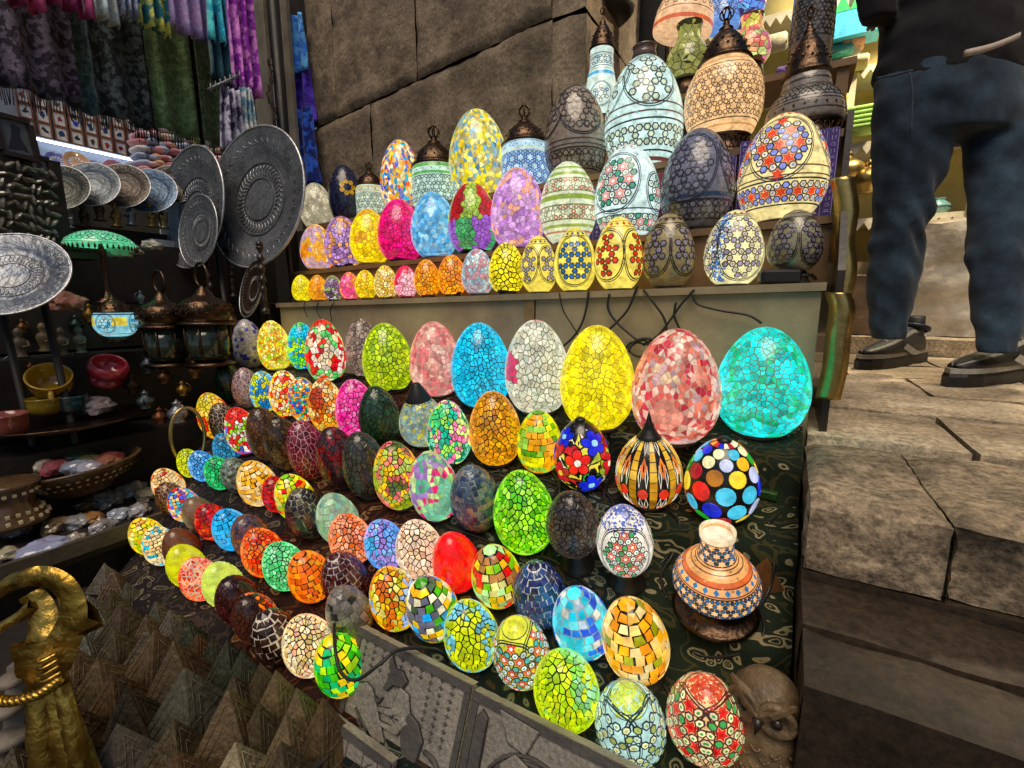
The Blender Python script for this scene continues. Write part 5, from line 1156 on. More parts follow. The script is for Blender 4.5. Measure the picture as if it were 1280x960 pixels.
# apex pixels read from the photograph: (x, y, half base, height, colour, turn)
PY = [(129, 703, 31, 50, 7, .3), (168, 699, 34, 54, 4, .8), (197, 713, 28, 46, 3, .2), (112, 741, 28, 44, 7, .6), (150, 727, 33, 54, 1, .15), (137, 757, 27, 42, 3, .9), (183, 744, 44, 66, 1, .05), (218, 738, 31, 50, 3, .5), (236, 752, 28, 50, 7, .25), (257, 760, 34, 56, 6, .7),
      (276, 784, 32, 56, 6, .2), (84, 824, 36, 50, 2, .5), (110, 800, 32, 46, 0, .1), (152, 818, 36, 46, 0, .35), (198, 783, 38, 54, 1, .6), (213, 803, 41, 62, 0, .1), (240, 806, 46, 68, 0, .75), (296, 806, 32, 54, 6, .45), (318, 826, 30, 54, 1, .15),
      (160, 840, 37, 52, 4, .25), (185, 858, 37, 58, 1, .9), (120, 862, 34, 54, 4, .4), (150, 886, 37, 52, 0, .65), (213, 880, 38, 60, 7, .15), (260, 842, 46, 70, 3, .35), (297, 862, 44, 70, 0, .8), (240, 904, 37, 54, 4, .3), (180, 922, 36, 56, 7, .7),
      (142, 944, 36, 50, 4, .2), (212, 944, 34, 48, 4, .5), (256, 924, 36, 54, 0, .1), (310, 906, 37, 55, 5, .6), (288, 938, 36, 50, 5, .3), (334, 924, 44, 58, 4, .5), (338, 842, 33, 60, 2, .35), (356, 862, 32, 58, 2, .75), (377, 884, 34, 62, 0, .2), (375, 930, 37, 54, 1, .4), (104, 905, 35, 50, 1, .55), (345, 955, 36, 46, 2, .1),
      (330, 880, 30, 52, 1, .3), (276, 880, 36, 52, 1, .45), (228, 775, 30, 50, 1, .6), (252, 790, 30, 52, 4, .2), (300, 832, 30, 54, 6, .1), (322, 848, 30, 52, 1, .7), (160, 770, 36, 50, 1, .3), (130, 790, 34, 44, 3, .7), (206, 758, 28, 48, 0, .4), (400, 905, 34, 56, 2, .5)]
PYW2 = ['with step-cut bands', 'with carved seams', 'with smooth faces', 'with chipped tip']
seen_l = {}
def pyr_full(b, h, kind, rn):
    mb = pyramid_mesh(b, h)
    return mb
plist = []
for (x, y, b, h, c, a) in PY:
    kk = 1.22 if y > 790 else 1.0; b *= .00118 * kk; h *= .00142 * kk; p = onZ(x, y, TZ + h + .003); plist.append([p, b, h, c, a])
for q in plist: q[1] *= .86; q[0] = Vector(q[0]); q.append(q[0].copy())
for _ in range(160):
    for i in range(len(plist)):
        for j in range(i + 1, len(plist)):
            A, B = plist[i], plist[j]; v = B[0] - A[0]; v.z = 0; m_ = (A[1] + B[1]) * .92; dd = v.length or 1e-6
            if dd < m_: v = v / dd * (m_ - dd) * .3; A[0] -= v; B[0] += v
    for q in plist:
        q[0] += (q[5] - q[0]) * .04; q[0].y = min(q[0].y, .43 - q[1] * .5); q[0].x = max(min(q[0].x, -.60), -1.50)
for q in plist: q.pop(); q[4] = (math.atan2(-q[0].y, -q[0].x) + math.pi / 4 + (q[4] - .4) * .8) / 1.57
order = sorted(range(len(plist)), key=lambda i: (round(PY[i][1] / 60), PY[i][0]))
rn = random.Random(9)
band = {}
for i in order:
    p, b, h, c, a = plist[i]; key = round(PY[i][1] / 60); band.setdefault(key, []).append(i)
bn = {k: j for j, k in enumerate(sorted(band))}
for k, ids in band.items():
    for j, i in enumerate(ids):
        p, b, h, c, a = plist[i]
        lab = '%s stone pyramid, %s from left in pyramid row %s from the back' % (PYW[c], ORD[j + 1], ORD[bn[k] + 1])
        root = empty('stone_pyramid', (p.x, p.y, TZ - .003 + rn.uniform(0, .004)), (rn.uniform(-.05, .05), rn.uniform(-.05, .05), a * 1.57), lab, 'pyramid', 'carved pyramids in the tray')
        obj('core', pyramid_mesh(b, h), M_PY[c], root)
        mb = MB(); m_ = 9                                # carved border lines along each face
        for q in range(4):
            Mr = Matrix.Rotation(q * math.pi / 2, 4, 'Z')
            for t in (.10, .24):
                e = [Vector((-b * (1 - t) * .92 + b * t * .06, -b, 0)) for _ in (0,)]
                A = Vector((-b, -b, 0)); B = Vector((b, -b, 0)); T = Vector((0, 0, h)); n = (B - A).cross(T - A).normalized()
                L = lambda u, v: A * (1 - v) * (1 - u) + B * (1 - v) * u + T * v + n * .0006
                mb.tube([Mr @ L(t, .06 + t * .4), Mr @ L(.5 - .0, .98 - t * 1.6)], .0008, 4); mb.tube([Mr @ L(1 - t, .06 + t * .4), Mr @ L(.5, .98 - t * 1.6)], .0008, 4)
            for v in ([.10, .34] if i % 3 == 0 else []):
                A = Vector((-b, -b, 0)); B = Vector((b, -b, 0)); T = Vector((0, 0, h)); n = (B - A).cross(T - A).normalized()
                L = lambda u, v: A * (1 - v) * (1 - u) + B * (1 - v) * u + T * v + n * .0006
                mb.tube([Mr @ L(.12, v), Mr @ L(.88, v)], .0009, 4)
        tag(obj('carving', mb, M_PY[c], root), kind='stuff')
# gold wrapped ankh-like figure
M_GOLD = mat('gold_leaf', (.55, .36, .08), .34, 1.0, vary=.5, vscale=22, bump=.5, bscale=42, col2=(.30, .18, .03))
F0 = onZ(70, 1030, TZ); dF = depth(F0)
gx = lambda x, y: at(x, y, dF * 1.0)
gold = empty('gold_figure', F0, (0, 0, 0), 'gilded loop-headed figure tied with rope in the left foreground', 'figure')
inv = Matrix.Translation(-F0)
def gl(x, y, dz=0.0): return gx(x, y) - F0 + Vector(FW) * dz
def sweep_band(pts, wid, th, name, parent, m):
    """flat band following a path, facing the viewer"""
    c = smooth_curve(pts, 12); mb = MB(); n = len(c); V = Vector(FW); rows = []
    for i, p in enumerate(c):
        t = (c[min(i + 1, n - 1)] - c[max(i - 1, 0)]).normalized(); s_ = t.cross(V).normalized()
        w = wid[0] + (wid[1] - wid[0]) * i / (n - 1) if not callable(wid) else wid(i / (n - 1))
        k = .006 * mnoise.noise(p * 55) + .003 * mnoise.noise(p * 140)
        rows.append([p + s_ * w + V * th * .3, p + s_ * w * .55 - V * (th + k), p - s_ * w * .1 - V * (th * 1.2 - k), p - s_ * w * .6 - V * (th + k), p - s_ * w + V * th * .3, p + V * th * 1.3, p + s_ * w + V * th * .3])
    mb.grid(rows); return obj(name, mb, m, parent)
sc = dF / FPX
sweep_band([gl(-14, 748), gl(8, 732), gl(34, 722), gl(60, 722), (gl(80, 734)), gl(90, 756), gl(88, 782), gl(76, 806), gl(66, 830)], lambda t: (8 + 15 * t) * sc, 4 * sc, 'loop', gold, M_GOLD)
sweep_band([gl(30, 745, .01), gl(44, 770, .01), gl(52, 800, .0), gl(58, 830, .0)], lambda t: (14 + 12 * t) * sc, 6 * sc, 'chest', gold, M_GOLD)
sweep_band([gl(-15, 796), gl(5, 782), gl(25, 770), gl(40, 756)], (5 * sc, 8 * sc), 4 * sc, 'loop_back', gold, M_GOLD)
sweep_band([gl(58, 808), gl(80, 792), gl(102, 776), gl(117, 766)], lambda t: (12 + 9 * t) * sc, 5 * sc, 'arm', gold, M_GOLD)
sweep_band([gl(46, 800), gl(52, 830), gl(62, 870), gl(80, 920), gl(98, 975), gl(108, 1030)], lambda t: (34 - 8 * math.sin(t * 3.1)) * sc, 11 * sc, 'trunk', gold, M_GOLD)
sweep_band([gl(56, 860, -.012), gl(62, 895, -.016), (gl(64, 930, -.016)), gl(76, 990, -.012), gl(84, 1030, -.01)], lambda t: (12 + 5 * t) * sc, 7 * sc, 'drape', gold, M_GOLD)
sweep_band([gl(86, 850, -.01), gl(96, 885, -.012), gl(106, 935, -.012), gl(122, 1005, -.01)], lambda t: (8 + 4 * t) * sc, 7 * sc, 'drape', gold, M_GOLD)
for q, (pa, nm) in enumerate((([gl(-12, 842, -.02), gl(15, 852, -.03), gl(45, 856, -.035), gl(75, 850, -.03), (gl(88, 842, -.015))], 'rope'), ([gl(-10, 790, -.015), gl(2, 810, -.02), gl(4, 835, -.02)], 'rope'))):
    c = smooth_curve(pa, 14); mb = MB()
    for s in range(3):
        pts = []
        for i, p in enumerate(c):
            t = (c[min(i + 1, len(c) - 1)] - c[max(i - 1, 0)]).normalized(); u = t.cross(Vector((0, 0, 1))).normalized(); v = t.cross(u); an = i * .75 + s * 2.09
            pts.append(p + (u * math.cos(an) + v * math.sin(an)) * 3.2 * sc)
        mb.tube(pts, 3.4 * sc, 6)
    obj(nm, mb, M_GOLD, gold)
mb = MB()
for i in range(9):
    yb = 905 + i * 6
for (a, b_) in (((62, 832), (84, 826)), ((62, 824), (82, 819)), ((60, 840), (86, 834)), ((60, 816), (80, 812))): mb.tube(smooth_curve([gl(a[0] - 4, a[1] + 3, -.012), gl((a[0] + b_[0]) / 2, a[1], -.022), gl(b_[0], b_[1], -.012)], 6), 2.4 * sc, 6)
tag(obj('collar_winding', mb, M_GOLD, gold), kind='stuff')
# pale stones by the gold figure
M_PEB = mat('grey_pebble', (.16, .135, .11), .6, vary=.3, vscale=12, bump=.3, bscale=60)
for i, (x, y, w) in enumerate([(8, 885, 26), (10, 925, 28), (4, 955, 26), (14, 850, 20)]):
    p = at(x, y, dF * 1.12); mb = MB(); mb.rev([(.0005, -.6), (.6, -.45), (1, 0), (.75, .4), (.0005, .62)], 18, M=Matrix.Rotation(i, 4, 'Z') @ Matrix.Diagonal((w * sc, w * sc * .8, w * sc * .7, 1)))
    tag(obj('smooth_stone', mb, M_PEB, None, p), 'smooth grey oval stone at the left edge, %s from the top' % ORD[[2, 3, 4, 1][i]], 'stone', 'oval stones by the gold figure')
root = empty('stone_crate', (0, 0, 0), label='grey slatted crate holding oval stones at the left edge', cat='crate')
for i, x in enumerate((26, 37)):
    mb = MB(); a, b_ = at(x - 6, 830, dF * 1.15), at(x - 16, 990, dF * 1.15); mb.tube([a, b_], .011, 4, smooth=False); obj('slat', mb, M_PEB, root)
pc_ = at(0, 990, dF * 1.16); mb = MB(); mb.box((pc_.x - .02, pc_.y, (pc_.z + TZ) / 2 - .0), (.16, .16, .02)); obj('floor', mb, M_DARKW, root)

# left stall: black tables
XT = -1.56; ZT = -.615
ltab = empty('side_table', (0, 0, 0), label='black side table with a shallow tray of wrapped trinkets', cat='table')
mb = MB(); mb.box((XT - .008, .36, ZT - .02), (.016, 1.1, .04)); obj('tray_rim', mb, mat('worn_rim', (.07, .06, .045), .5, vary=.4, bump=.3), ltab)
mb = MB(); mb.box((XT - .50, .36, ZT - .045), (.98, 1.1, .03)); obj('table_top', mb, M_DARKW, ltab)
mb = MB(); mb.box((XT - .52, .36, (ZT - .06 + GROUND_Z) / 2), (.94, 1.06, ZT - .06 - GROUND_Z)); obj('table_body', mb, M_DARKW, ltab)
shelf = empty('rear_shelves', (0, 0, 0), label='black stepped shelving of the left stall holding plates and lanterns', cat='shelves')
for nm, c, d in (('step', (-2.32, .72, -.60), (.76, 1.5, .30)), ('step', (-2.46, .85, -.31), (.60, 1.35, .26)), ('step', (-2.56, .95, -.085), (.50, 1.3, .17)), ('back_board', (-2.83, .7, -.1), (.03, 2.1, .9)), ('step', (-2.68, 1.0, .135), (.26, 1.3, .26)), ('plate_rail', (-2.72, 1.0, .30), (.10, 1.3, .07)), ('plinth', (-2.3, .8, -1.02), (.9, 1.7, .54))):
    mb = MB(); mb.box(c, d); obj(nm, mb, M_DARKW, shelf)
# wrapped trinkets in the tray
M_WRAP = mat('clear_wrap', (.34, .35, .38), .14, vary=.5, vscale=30, bump=.8, bscale=38, coat=.6, col2=(.12, .10, .09))
def lump(name, p, s, col, m, lab, cat, group, seed, crumple=.35):
    mb = MB(); bm = bmesh.new(); bmesh.ops.create_icosphere(bm, subdivisions=3, radius=1.0)
    for v in bm.verts:
        k = 1 + crumple * mnoise.noise(v.co * 1.7 + Vector((seed, seed * 2, 0))) + crumple * .5 * mnoise.noise(v.co * 4.1 + Vector((seed, 0, seed)))
        v.co = Vector((v.co.x * s[0], v.co.y * s[1], max(v.co.z, -.55) * s[2])) * k
    mb.add([v.co.copy() for v in bm.verts], [[v.index for v in f.verts] for f in bm.faces], col, smooth=False); bm.free()
    return tag(obj(name, mb, m, None, (p[0], p[1], p[2] + s[2] * .5), (0, 0, seed)), lab, cat, group)
WR = [(20, 660, 40, '8a7c68', 'carved'), (60, 690, 62, 'a0a4c8', 'lilac plastic-wrapped'), (70, 655, 44, '8c7a5c', 'tan'), (95, 650, 40, '7a6a50', 'spotted brown'), (92, 672, 36, 'b0a89c', 'white and grey'), (115, 645, 38, '9a7040', 'orange brown'), (130, 655, 36, 'a0a8a8', 'silver-wrapped'), (135, 622, 46, '848c90', 'clear-wrapped'), (150, 640, 34, '98a0b0', 'blue grey wrapped'), (175, 635, 38, '94805c', 'amber'), (185, 615, 40, '9c947c', 'pale'), (165, 610, 44, '8a8c8c', 'pearly'), (190, 592, 44, '8a8270', 'wrapped angular'), (45, 640, 36, '5c5c44', 'olive'), (10, 690, 36, 'b4ac90', 'cream'), (155, 598, 40, '6e6a58', 'dusky'), (110, 628, 36, '5c5240', 'dark')]
for i, (x, y, w, c, word) in enumerate(WR):
    p = onZ(x, y + 8, ZT - .03); p.x = min(p.x, XT - .05); s_ = w * .5 * depth(p) / FPX * .78
    lump('wrapped_trinket', p, (s_, s_ * .8, s_ * .62), tuple(v * .9 for v in hx(c)), M_GLOSS if i % 3 else M_WRAP, '%s trinket, %s in the wrapped trinket tray left of the eggs' % (word, 'near its front' if y > 650 else 'towards its back'), 'trinket', 'wrapped trinkets in the tray', i * 1.3)
# inlaid bowl with wrapped beads
M_INLAY = mat('inlaid_wood', (.10, .055, .025), .3, vary=.4, vscale=20, bump=.1, coat=.3)
bw = onX(100, 585, -1.88); sB = depth(bw) / FPX
bowl = empty('inlaid_bowl', (bw.x, bw.y, bw.z - .075), (R(4), R(-4), 0), 'inlaid wooden bowl heaped with wrapped beads', 'bowl')
rB = 80 * sB * .80
mb = MB(); mb.rev([(rB * .42, 0), (rB * .46, .006), (rB * .60, .028), (rB * .86, .062), (rB, .085), (rB * 1.03, .092), (rB * .97, .094), (rB * .82, .065), (rB * .3, .03)], 40); obj('shell', mb, M_INLAY, bowl)
mb = MB()
for k in range(44):
    a = 2 * math.pi * k / 44
    for (f_, z_, s__) in ((.925, .066, .006), (.80, .047, .005)):
        c = Vector((rB * f_ * math.cos(a), rB * f_ * math.sin(a), z_)); t = Vector((-math.sin(a), math.cos(a), 0)); n = Vector((math.cos(a) * .75, math.sin(a) * .75, -.65)); u = Vector((math.cos(a) * .65, math.sin(a) * .65, .75))
        mb.add([c + t * s__ + n * .002, c + u * s__ + n * .002, c - t * s__ + n * .002, c - u * s__ + n * .002], [(0, 1, 2, 3)], hx('c8b488'))
tag(obj('inlay', mb, M_COLOR, bowl), kind='stuff')
rn = random.Random(4)
for i, (dx, dy, c, w_) in enumerate([(-.55, -.45, 'd8ccb0', 'flat cream stone'), (-.1, -.35, '9c5058', 'red and white bead parcel'), (.3, -.1, '8c94a8', 'clear bag of grey beads'), (.0, .2, '74704c', 'olive wrapped bead parcel'), (.5, .35, '98604c', 'rust coloured bead parcel'), (-.35, .1, '3c6040', 'green leaf-wrapped parcel'), (.65, .0, 'a0a0b0', 'silvery bead bag'), (.2, .5, '8c4848', 'dark red bead parcel')]):
    lump('bead_parcel', (bowl.location.x + rB * dx * .85, bowl.location.y + rB * dy * .85, bowl.location.z + .075), (rB * .26, rB * .2, rB * .16), tuple(v * .9 for v in hx(c)), M_GLOSS, w_ + ' in the inlaid bowl', 'parcel', 'parcels in the inlaid bowl', i * 2.1, .25)
dr = onX(14, 640, -1.80); drum = empty('inlaid_drum', (dr.x, dr.y, dr.z - .03), (0, 0, 0), 'small inlaid drum-shaped stool at the left edge', 'stool')
mb = MB(); mb.rev([(.075, 0), (.078, .01), (.052, .05), (.050, .07), (.066, .105), (.070, .115), (.060, .118)], 28); obj('body', mb, M_INLAY, drum)
mb = MB()
for k in range(20):
    a = 2 * math.pi * k / 20
    for z_, r_ in ((.018, .0735), (.035, .0635), (.09, .060)): mb.box((r_ * math.cos(a), r_ * math.sin(a), z_), (.008, .008, .008), hx('c8b890'), M=None)
tag(obj('inlay', mb, M_COLOR, drum), kind='stuff')
# mugs and bowls on a round tray
mp = onX(62, 478, -2.05); sM = depth(mp) / FPX
def mug(px, py, X, col, r, lab, tiltx=0.0, handle=True, waist=False, yaw=0.0):
    p = onX(px, py, X); root = empty('ceramic_mug', p - Vector((0, 0, r * .9)), (0, tiltx, yaw), lab, 'mug', 'glazed mugs of the left stall'); mb = MB()
    if waist: pr = [(.55, 0), (.62, .08), (.80, .22), (.82, .38), (.62, .52), (.55, .62), (.80, .78), (1.02, 1.05), (1.06, 1.4), (.92, 1.70), (.86, 1.72), (.80, 1.68), (.9, 1.3), (.5, .9)]
    else: pr = [(.70, 0), (.80, .06), (.96, .35), (1.0, .75), (1.02, 1.12), (1.06, 1.2), (1.02, 1.26), (.94, 1.22), (.90, .8), (.6, .2)]
    mb.rev([(a * r, b * r) for a, b in pr], 32, hx(col)); obj('cup', mb, M_GLOSS, root)
    if handle: mb = MB(); mb.tube([(r * (1.0 + .55 * math.sin(t)), 0, r * (.62 + .42 * math.cos(t))) for t in np.linspace(.1, math.pi - .1, 12)], r * .13, 8, hx(col)); obj('handle', mb, M_GLOSS, root)
    return root
mug(62, 468, -2.05, 'b08a20', 21 * sM, 'mustard yellow glazed mug on the left stall', tiltx=.75, yaw=-.3)
mug(130, 462, -2.05, 'a82c3c', 21 * sM, 'red glazed double-waisted jug beside the yellow mug', tiltx=.6, handle=False, waist=True)
mug(55, 503, -2.0, '8a7420', 16 * sM, 'small ochre and green glazed bowl below the yellow mug', handle=False)
mug(88, 500, -2.0, '1c4048', 17 * sM, 'dark teal glazed cup below the mugs', handle=False)
mug(5, 525, -1.95, '8a4840', 20 * sM, 'pink and white glazed cup at the left edge', handle=False)
lump('bead_bag', onX(118, 500, -2.0) - Vector((0, 0, .04)), (.05, .045, .035), tuple(v * .6 for v in hx('b8a8a8')), M_GLOSS, 'bag of red and white beads beside the teal cup', 'bag', None, 4.4, .3)
tp = onX(80, 520, -2.03); tr_ = empty('round_tray', (tp.x, tp.y, tp.z - .012), (0, 0, 0), 'thin dark round tray under the mugs', 'tray')
mb = MB(); mb.rev([(.03, -.008), (.20, -.006), (.215, .006), (.21, .008), (.19, -.001), (.02, -.002)], 40); obj('dish', mb, M_BRONZE, tr_)
mb = MB(); mb.rev([(.05, -.30), (.05, -.02), (.12, -.006)], 20); obj('pedestal', mb, M_DARKW, tr_)
# ------------------------------------------------------------------ plates, lanterns, lit lamps of the left stall
def plate_prof(r, d): return [(.001, 0), (r * .62, 0), (r * .68, d * .35), (r * .74, d * .55), (r * .95, d * .8), (r, d), (r * 1.0, d * 1.15), (r * .96, d * 1.05), (r * .74, d * .75), (r * .66, d * .45), (r * .58, d * .18), (.001, d * .16)]
def disc_plate(px, py, Y=None, X=None, r_px=80, yaw=0., tilt=0., col='6a6c72', lab='', m=None, roll=0., cat='plate', rings=True, depth_k=.10):
    p = onY(px, py, Y) if Y is not None else onX(px, py, X); r = r_px * depth(p) / FPX
    # plate axis (its front) points along -Y turned by yaw
    Mx = Matrix.Translation(p) @ Matrix.Rotation(yaw, 4, 'Z') @ Matrix.Rotation(R(90) - tilt, 4, 'X')
    root = empty('metal_plate', p, (0, 0, 0), lab, cat, 'plates of the left stall'); root.rotation_euler = Mx.to_euler()
    mb = MB(); mb.rev(plate_prof(r, r * depth_k), 48, tuple(v for v in hx(col))); obj('dish', mb, m or M_METALC, root)
    if rings:
        mb = MB(); mb.tube([(r * math.cos(t), r * math.sin(t), r * depth_k * 1.08) for t in np.linspace(0, 2 * math.pi, 61)[:-1]], r * .018, 8, (.62, .63, .66), closed=True); obj('rolled_rim', mb, M_METALC, root)
        mb = MB(); ne = 40
        for q in range(ne):
            a = 2 * math.pi * q / ne
            for f0, f1, zz in ((.34, .48, .2), (.78, .92, .84)):
                mb.tube([(r * (f0 + (f1 - f0) * t) * math.cos(a + .09 * math.sin(t * 3.14)), r * (f0 + (f1 - f0) * t) * math.sin(a + .09 * math.sin(t * 3.14)), r * depth_k * zz + .001) for t in (0, .33, .66, 1)], r * .006, 4, (.5, .5, .52))
        for f_ in (.30, .52, .86): mb.tube([(r * f_ * math.cos(t), r * f_ * math.sin(t), r * depth_k * (.2 if f_ < .6 else .84)) for t in np.linspace(0, 2 * math.pi, 49)[:-1]], r * .008, 5, tuple(v * .6 for v in hx(col)), closed=True)
        tag(obj('engraved_rings', mb, M_METALC, root), kind='stuff')
    if X != -2.62:                                   # easel legs down to the dark floor
        Mi = (Matrix.Translation(p) @ root.rotation_euler.to_matrix().to_4x4()).inverted(); ux = Vector((math.cos(yaw), math.sin(yaw), 0)); bk = Vector((-math.sin(yaw), math.cos(yaw), 0))
        for s_ in (-1, 1):
            mb = MB(); a = p + ux * s_ * r * .35 + Vector((0, 0, -r * .5)) + bk * .03; b = Vector((a.x + ux.x * s_ * .03, a.y + .05, GROUND_Z)); mb.tube([Mi @ a, Mi @ b], .011, 6, (.05, .04, .03)); obj('easel_leg', mb, M_DARKW, root)
    return root
M_PEWT = mat('pewter', (.22, .235, .26), .5, .6, vary=.45, vscale=14, detail=10, bump=.25, bscale=80, col2=(.14, .15, .17), grain=120, gamp=.35)
disc_plate(326, 250, Y=1.32, r_px=86, yaw=.10, tilt=R(9), lab='huge pewter tray standing upright, the largest one', m=M_PEWT, cat='tray')
disc_plate(246, 262, Y=1.22, r_px=74, yaw=.02, tilt=R(8), lab='tall narrow-looking pewter tray left of the largest tray', m=M_PEWT, cat='tray')
disc_plate(252, 290, Y=1.16, r_px=44, yaw=.02, tilt=R(8), lab='smaller pewter plate leaning in front of the left tray', m=M_PEWT)
disc_plate(318, 362, Y=1.20, r_px=36, yaw=-.2, tilt=R(15), col='5a4438', lab='dark brown copper plate below the largest tray')
M_BLUEP = mat('blue_plate', (.16, .19, .26), .3, .5, vary=.6, vscale=42, detail=8, bump=.3, bscale=70, col2=(.22, .24, .27), coat=.3)
disc_plate(14, 345, X=-2.0, r_px=62, yaw=.9, tilt=R(35), lab='engraved silver blue plate at the left edge', m=M_BLUEP)
for i, (x, y, r, c, w_) in enumerate([(78, 236, 30, '4a4c48', 'dull grey'), (116, 232, 30, '6c747c', 'grey engraved'), (154, 234, 30, '57504a', 'brown engraved'), (188, 240, 30, '5c7088', 'blue grey engraved'), (216, 232, 26, '4c4642', 'small brown')]):
    disc_plate(x, y, X=-2.62, r_px=r, yaw=.85, tilt=R(22), col=c, lab='%s plate, %s from left in the row before the lit shop' % (w_, ORD[i + 1]))
# turned wooden posts
def post(px, y0, y1, Y, lab):
    a, b = onY(px, y1, Y), onY(px, y0, Y); h = (b - a).length; pr = []
    for i in range(41):
        t = i / 40; pr.append((.010 + .0045 * math.sin(t * 40) * (1 if t > .35 else .3) + (.006 if t < .06 else 0), t * h))
    root = empty('turned_post', a, (0, 0, 0), lab, 'post', 'turned wooden posts'); mb = MB(); mb.rev(pr, 14); obj('shaft', mb, M_WOODBASE, root)
    mb = MB(); mb.rev([(.010, h), (.015, h + .006), (.012, h + .016), (.003, h + .022)], 14); obj('knob', mb, M_WOODBASE, root)
post(332, 308, 392, 1.14, 'dark turned wooden post right of the brown plate'); post(268, 318, 400, 1.16, 'dark turned wooden post behind the right lantern'); post(292, 316, 372, 1.24, 'short dark turned post left of the brown plate')
# bronze lanterns with ring handles
def lantern(px, py, X, s, lab):
    p = onX(px, py, X); k = s * depth(p) / FPX; root = empty('bronze_lantern', p, (0, 0, 0), lab, 'lantern', 'ring-handled bronze lanterns')
    mb = MB(); mb.rev([(k * a, k * b) for a, b in ((.98, .0), (1.06, .05), (1.0, .12), (.86, .18), (.80, .24), (.96, .42), (1.0, .62), (.92, .85), (.70, 1.02), (.42, 1.14), (.28, 1.28), (.20, 1.45), (.12, 1.55), (.05, 1.60))], 28); obj('dome', mb, M_BRONZE, root)
    mb = MB(); mb.tube([(k * .48 * math.cos(t), 0, k * (2.02 + .48 * math.sin(t))) for t in np.linspace(0, 2 * math.pi, 29)[:-1]], k * .055, 7, closed=True); obj('ring_handle', mb, M_BRONZE, root)
    mb = MB()
    for j in range(3):
        for q in range(16):
            a = 2 * math.pi * (q + .5 * j) / 16; z_, r_ = ((.45, .985), (.62, 1.01), (.8, .96))[j]
            mb.tube([Vector((k * r_ * math.cos(a + .07 * math.cos(t)), k * r_ * math.sin(a + .07 * math.cos(t)), k * (z_ + .07 * math.sin(t)))) for t in np.linspace(0, 6.28, 7)[:-1]], k * .016, 4, closed=True)
    tag(obj('filigree', mb, M_BRONZE, root), kind='stuff')
    mb = MB(); mb.rev([(k * a, k * b) for a, b in ((.30, -1.55), (.62, -1.45), (.80, -1.25), (.84, -.9), (.84, -.02))], 28, hx('2a3428')); obj('glass', mb, M_GLOSS, root)
    mb = MB()
    for q in range(8):
        a = 2 * math.pi * q / 8; mb.tube([(k * .86 * math.cos(a), k * .86 * math.sin(a), -k * 1.2), (k * .86 * math.cos(a), k * .86 * math.sin(a), -.0)], k * .05, 6)
    obj('frame_bars', mb, M_BRONZE, root)
    mb = MB(); mb.rev([(k * .9, -k * 1.7), (k * .95, -k * 1.6), (k * .6, -k * 1.5)], 24); obj('foot', mb, M_BRONZE, root)
lantern(258, 406, -1.86, 30, 'bronze lantern with ring handle, the right one by the eggs')
lantern(206, 410, -1.98, 28, 'bronze lantern with ring handle, the left one by the lit blue lamp')
# lit mushroom lamp and small lit blue lamp
p = onX(126, 308, -2.25); k = 45 * depth(p) / FPX * .80
ml = empty('mushroom_lamp', p - Vector((0, 0, k * 2.0)), (0, 0, 0), 'lit green mosaic mushroom lamp with beaded fringe on the left stall', 'lamp')
su = Surf([(r, z + k * 2.0) for r, z in curve_prof([(1.0, 0), (.98, .15), (.86, .45), (.62, .75), (.3, .95), (.02, 1.0)], k, k * .52)])
mb = MB(); mb.rev([tuple(q) for q in su.p], 40, hx('58c890'), cap0=False); obj('shade', mb, M_LIT, ml)
mb = MB(); do_star(mb, su, random.Random(1), -1, dict(cell=.22, fills=pal('a8e8c0 68d0a0'), line=hx('18382c'), stars=None, bands=[(.06, .85)])); tag(obj('inlay', mb, M_LIT, ml), kind='stuff')
mb = MB()
for q in range(40):
    a = 2 * math.pi * q / 40; mb.rev([(.0005, -.016), (.004, -.011), (.003, -.004), (.001, .004)], 6, M=Matrix.Translation((k * 1.0 * math.cos(a), k * 1.0 * math.sin(a), k * 2.0)))
tag(obj('bead_fringe', mb, M_BRONZE, ml), kind='stuff')
mb = MB(); mb.rev([(k * .45, 0), (k * .48, .01), (k * .15, .03), (k * .07, .06), (k * .06, k * 1.7), (k * .12, k * 1.8), (k * .05, k * 2.1), (k * .04, k * 2.3)], 18); obj('stem', mb, M_BRONZE, ml)
p = onX(147, 420, -2.12); k = 27 * depth(p) / FPX * .80
bl = empty('lidded_lamp', p, (0, 0, R(10)), 'small lit blue and yellow mosaic lamp with dark lid', 'lamp')
su = Surf(curve_prof([(.55, 0), (.80, .12), (1.0, .38), (1.02, .62), (.98, .85), (.90, 1.0)], k, k * 1.35))
mb = MB(); mb.rev([tuple(q) for q in su.p], 36, hx('80d0d8'), colf=lambda i, j: hx('e8d048') if .45 < i < .75 and int(j * 8) % 2 else hx('88d0dc')); obj('glass_body', mb, M_LIT, bl)
mb = MB(); do_star(mb, su, random.Random(1), -1, dict(cell=.22, fills=pal('d8f0e8 3888b8'), line=hx('183048'), stars=None, meds=[(j * 1.57, .6, .28) for j in range(4)], lines=[(.93, .05, hx('283858')), (.2, .03, hx('a04838'))])); tag(obj('inlay', mb, M_LIT, bl), kind='stuff')
cap_metal(bl, k * .86, k * 1.33, k * 1.0, finial=False, name='lid')
mb = MB(); mb.rev([(k * .7, -k * .35), (k * .75, -k * .3), (k * .45, -k * .15), (k * .5, .002)], 20); obj('foot', mb, M_BRONZE, bl)
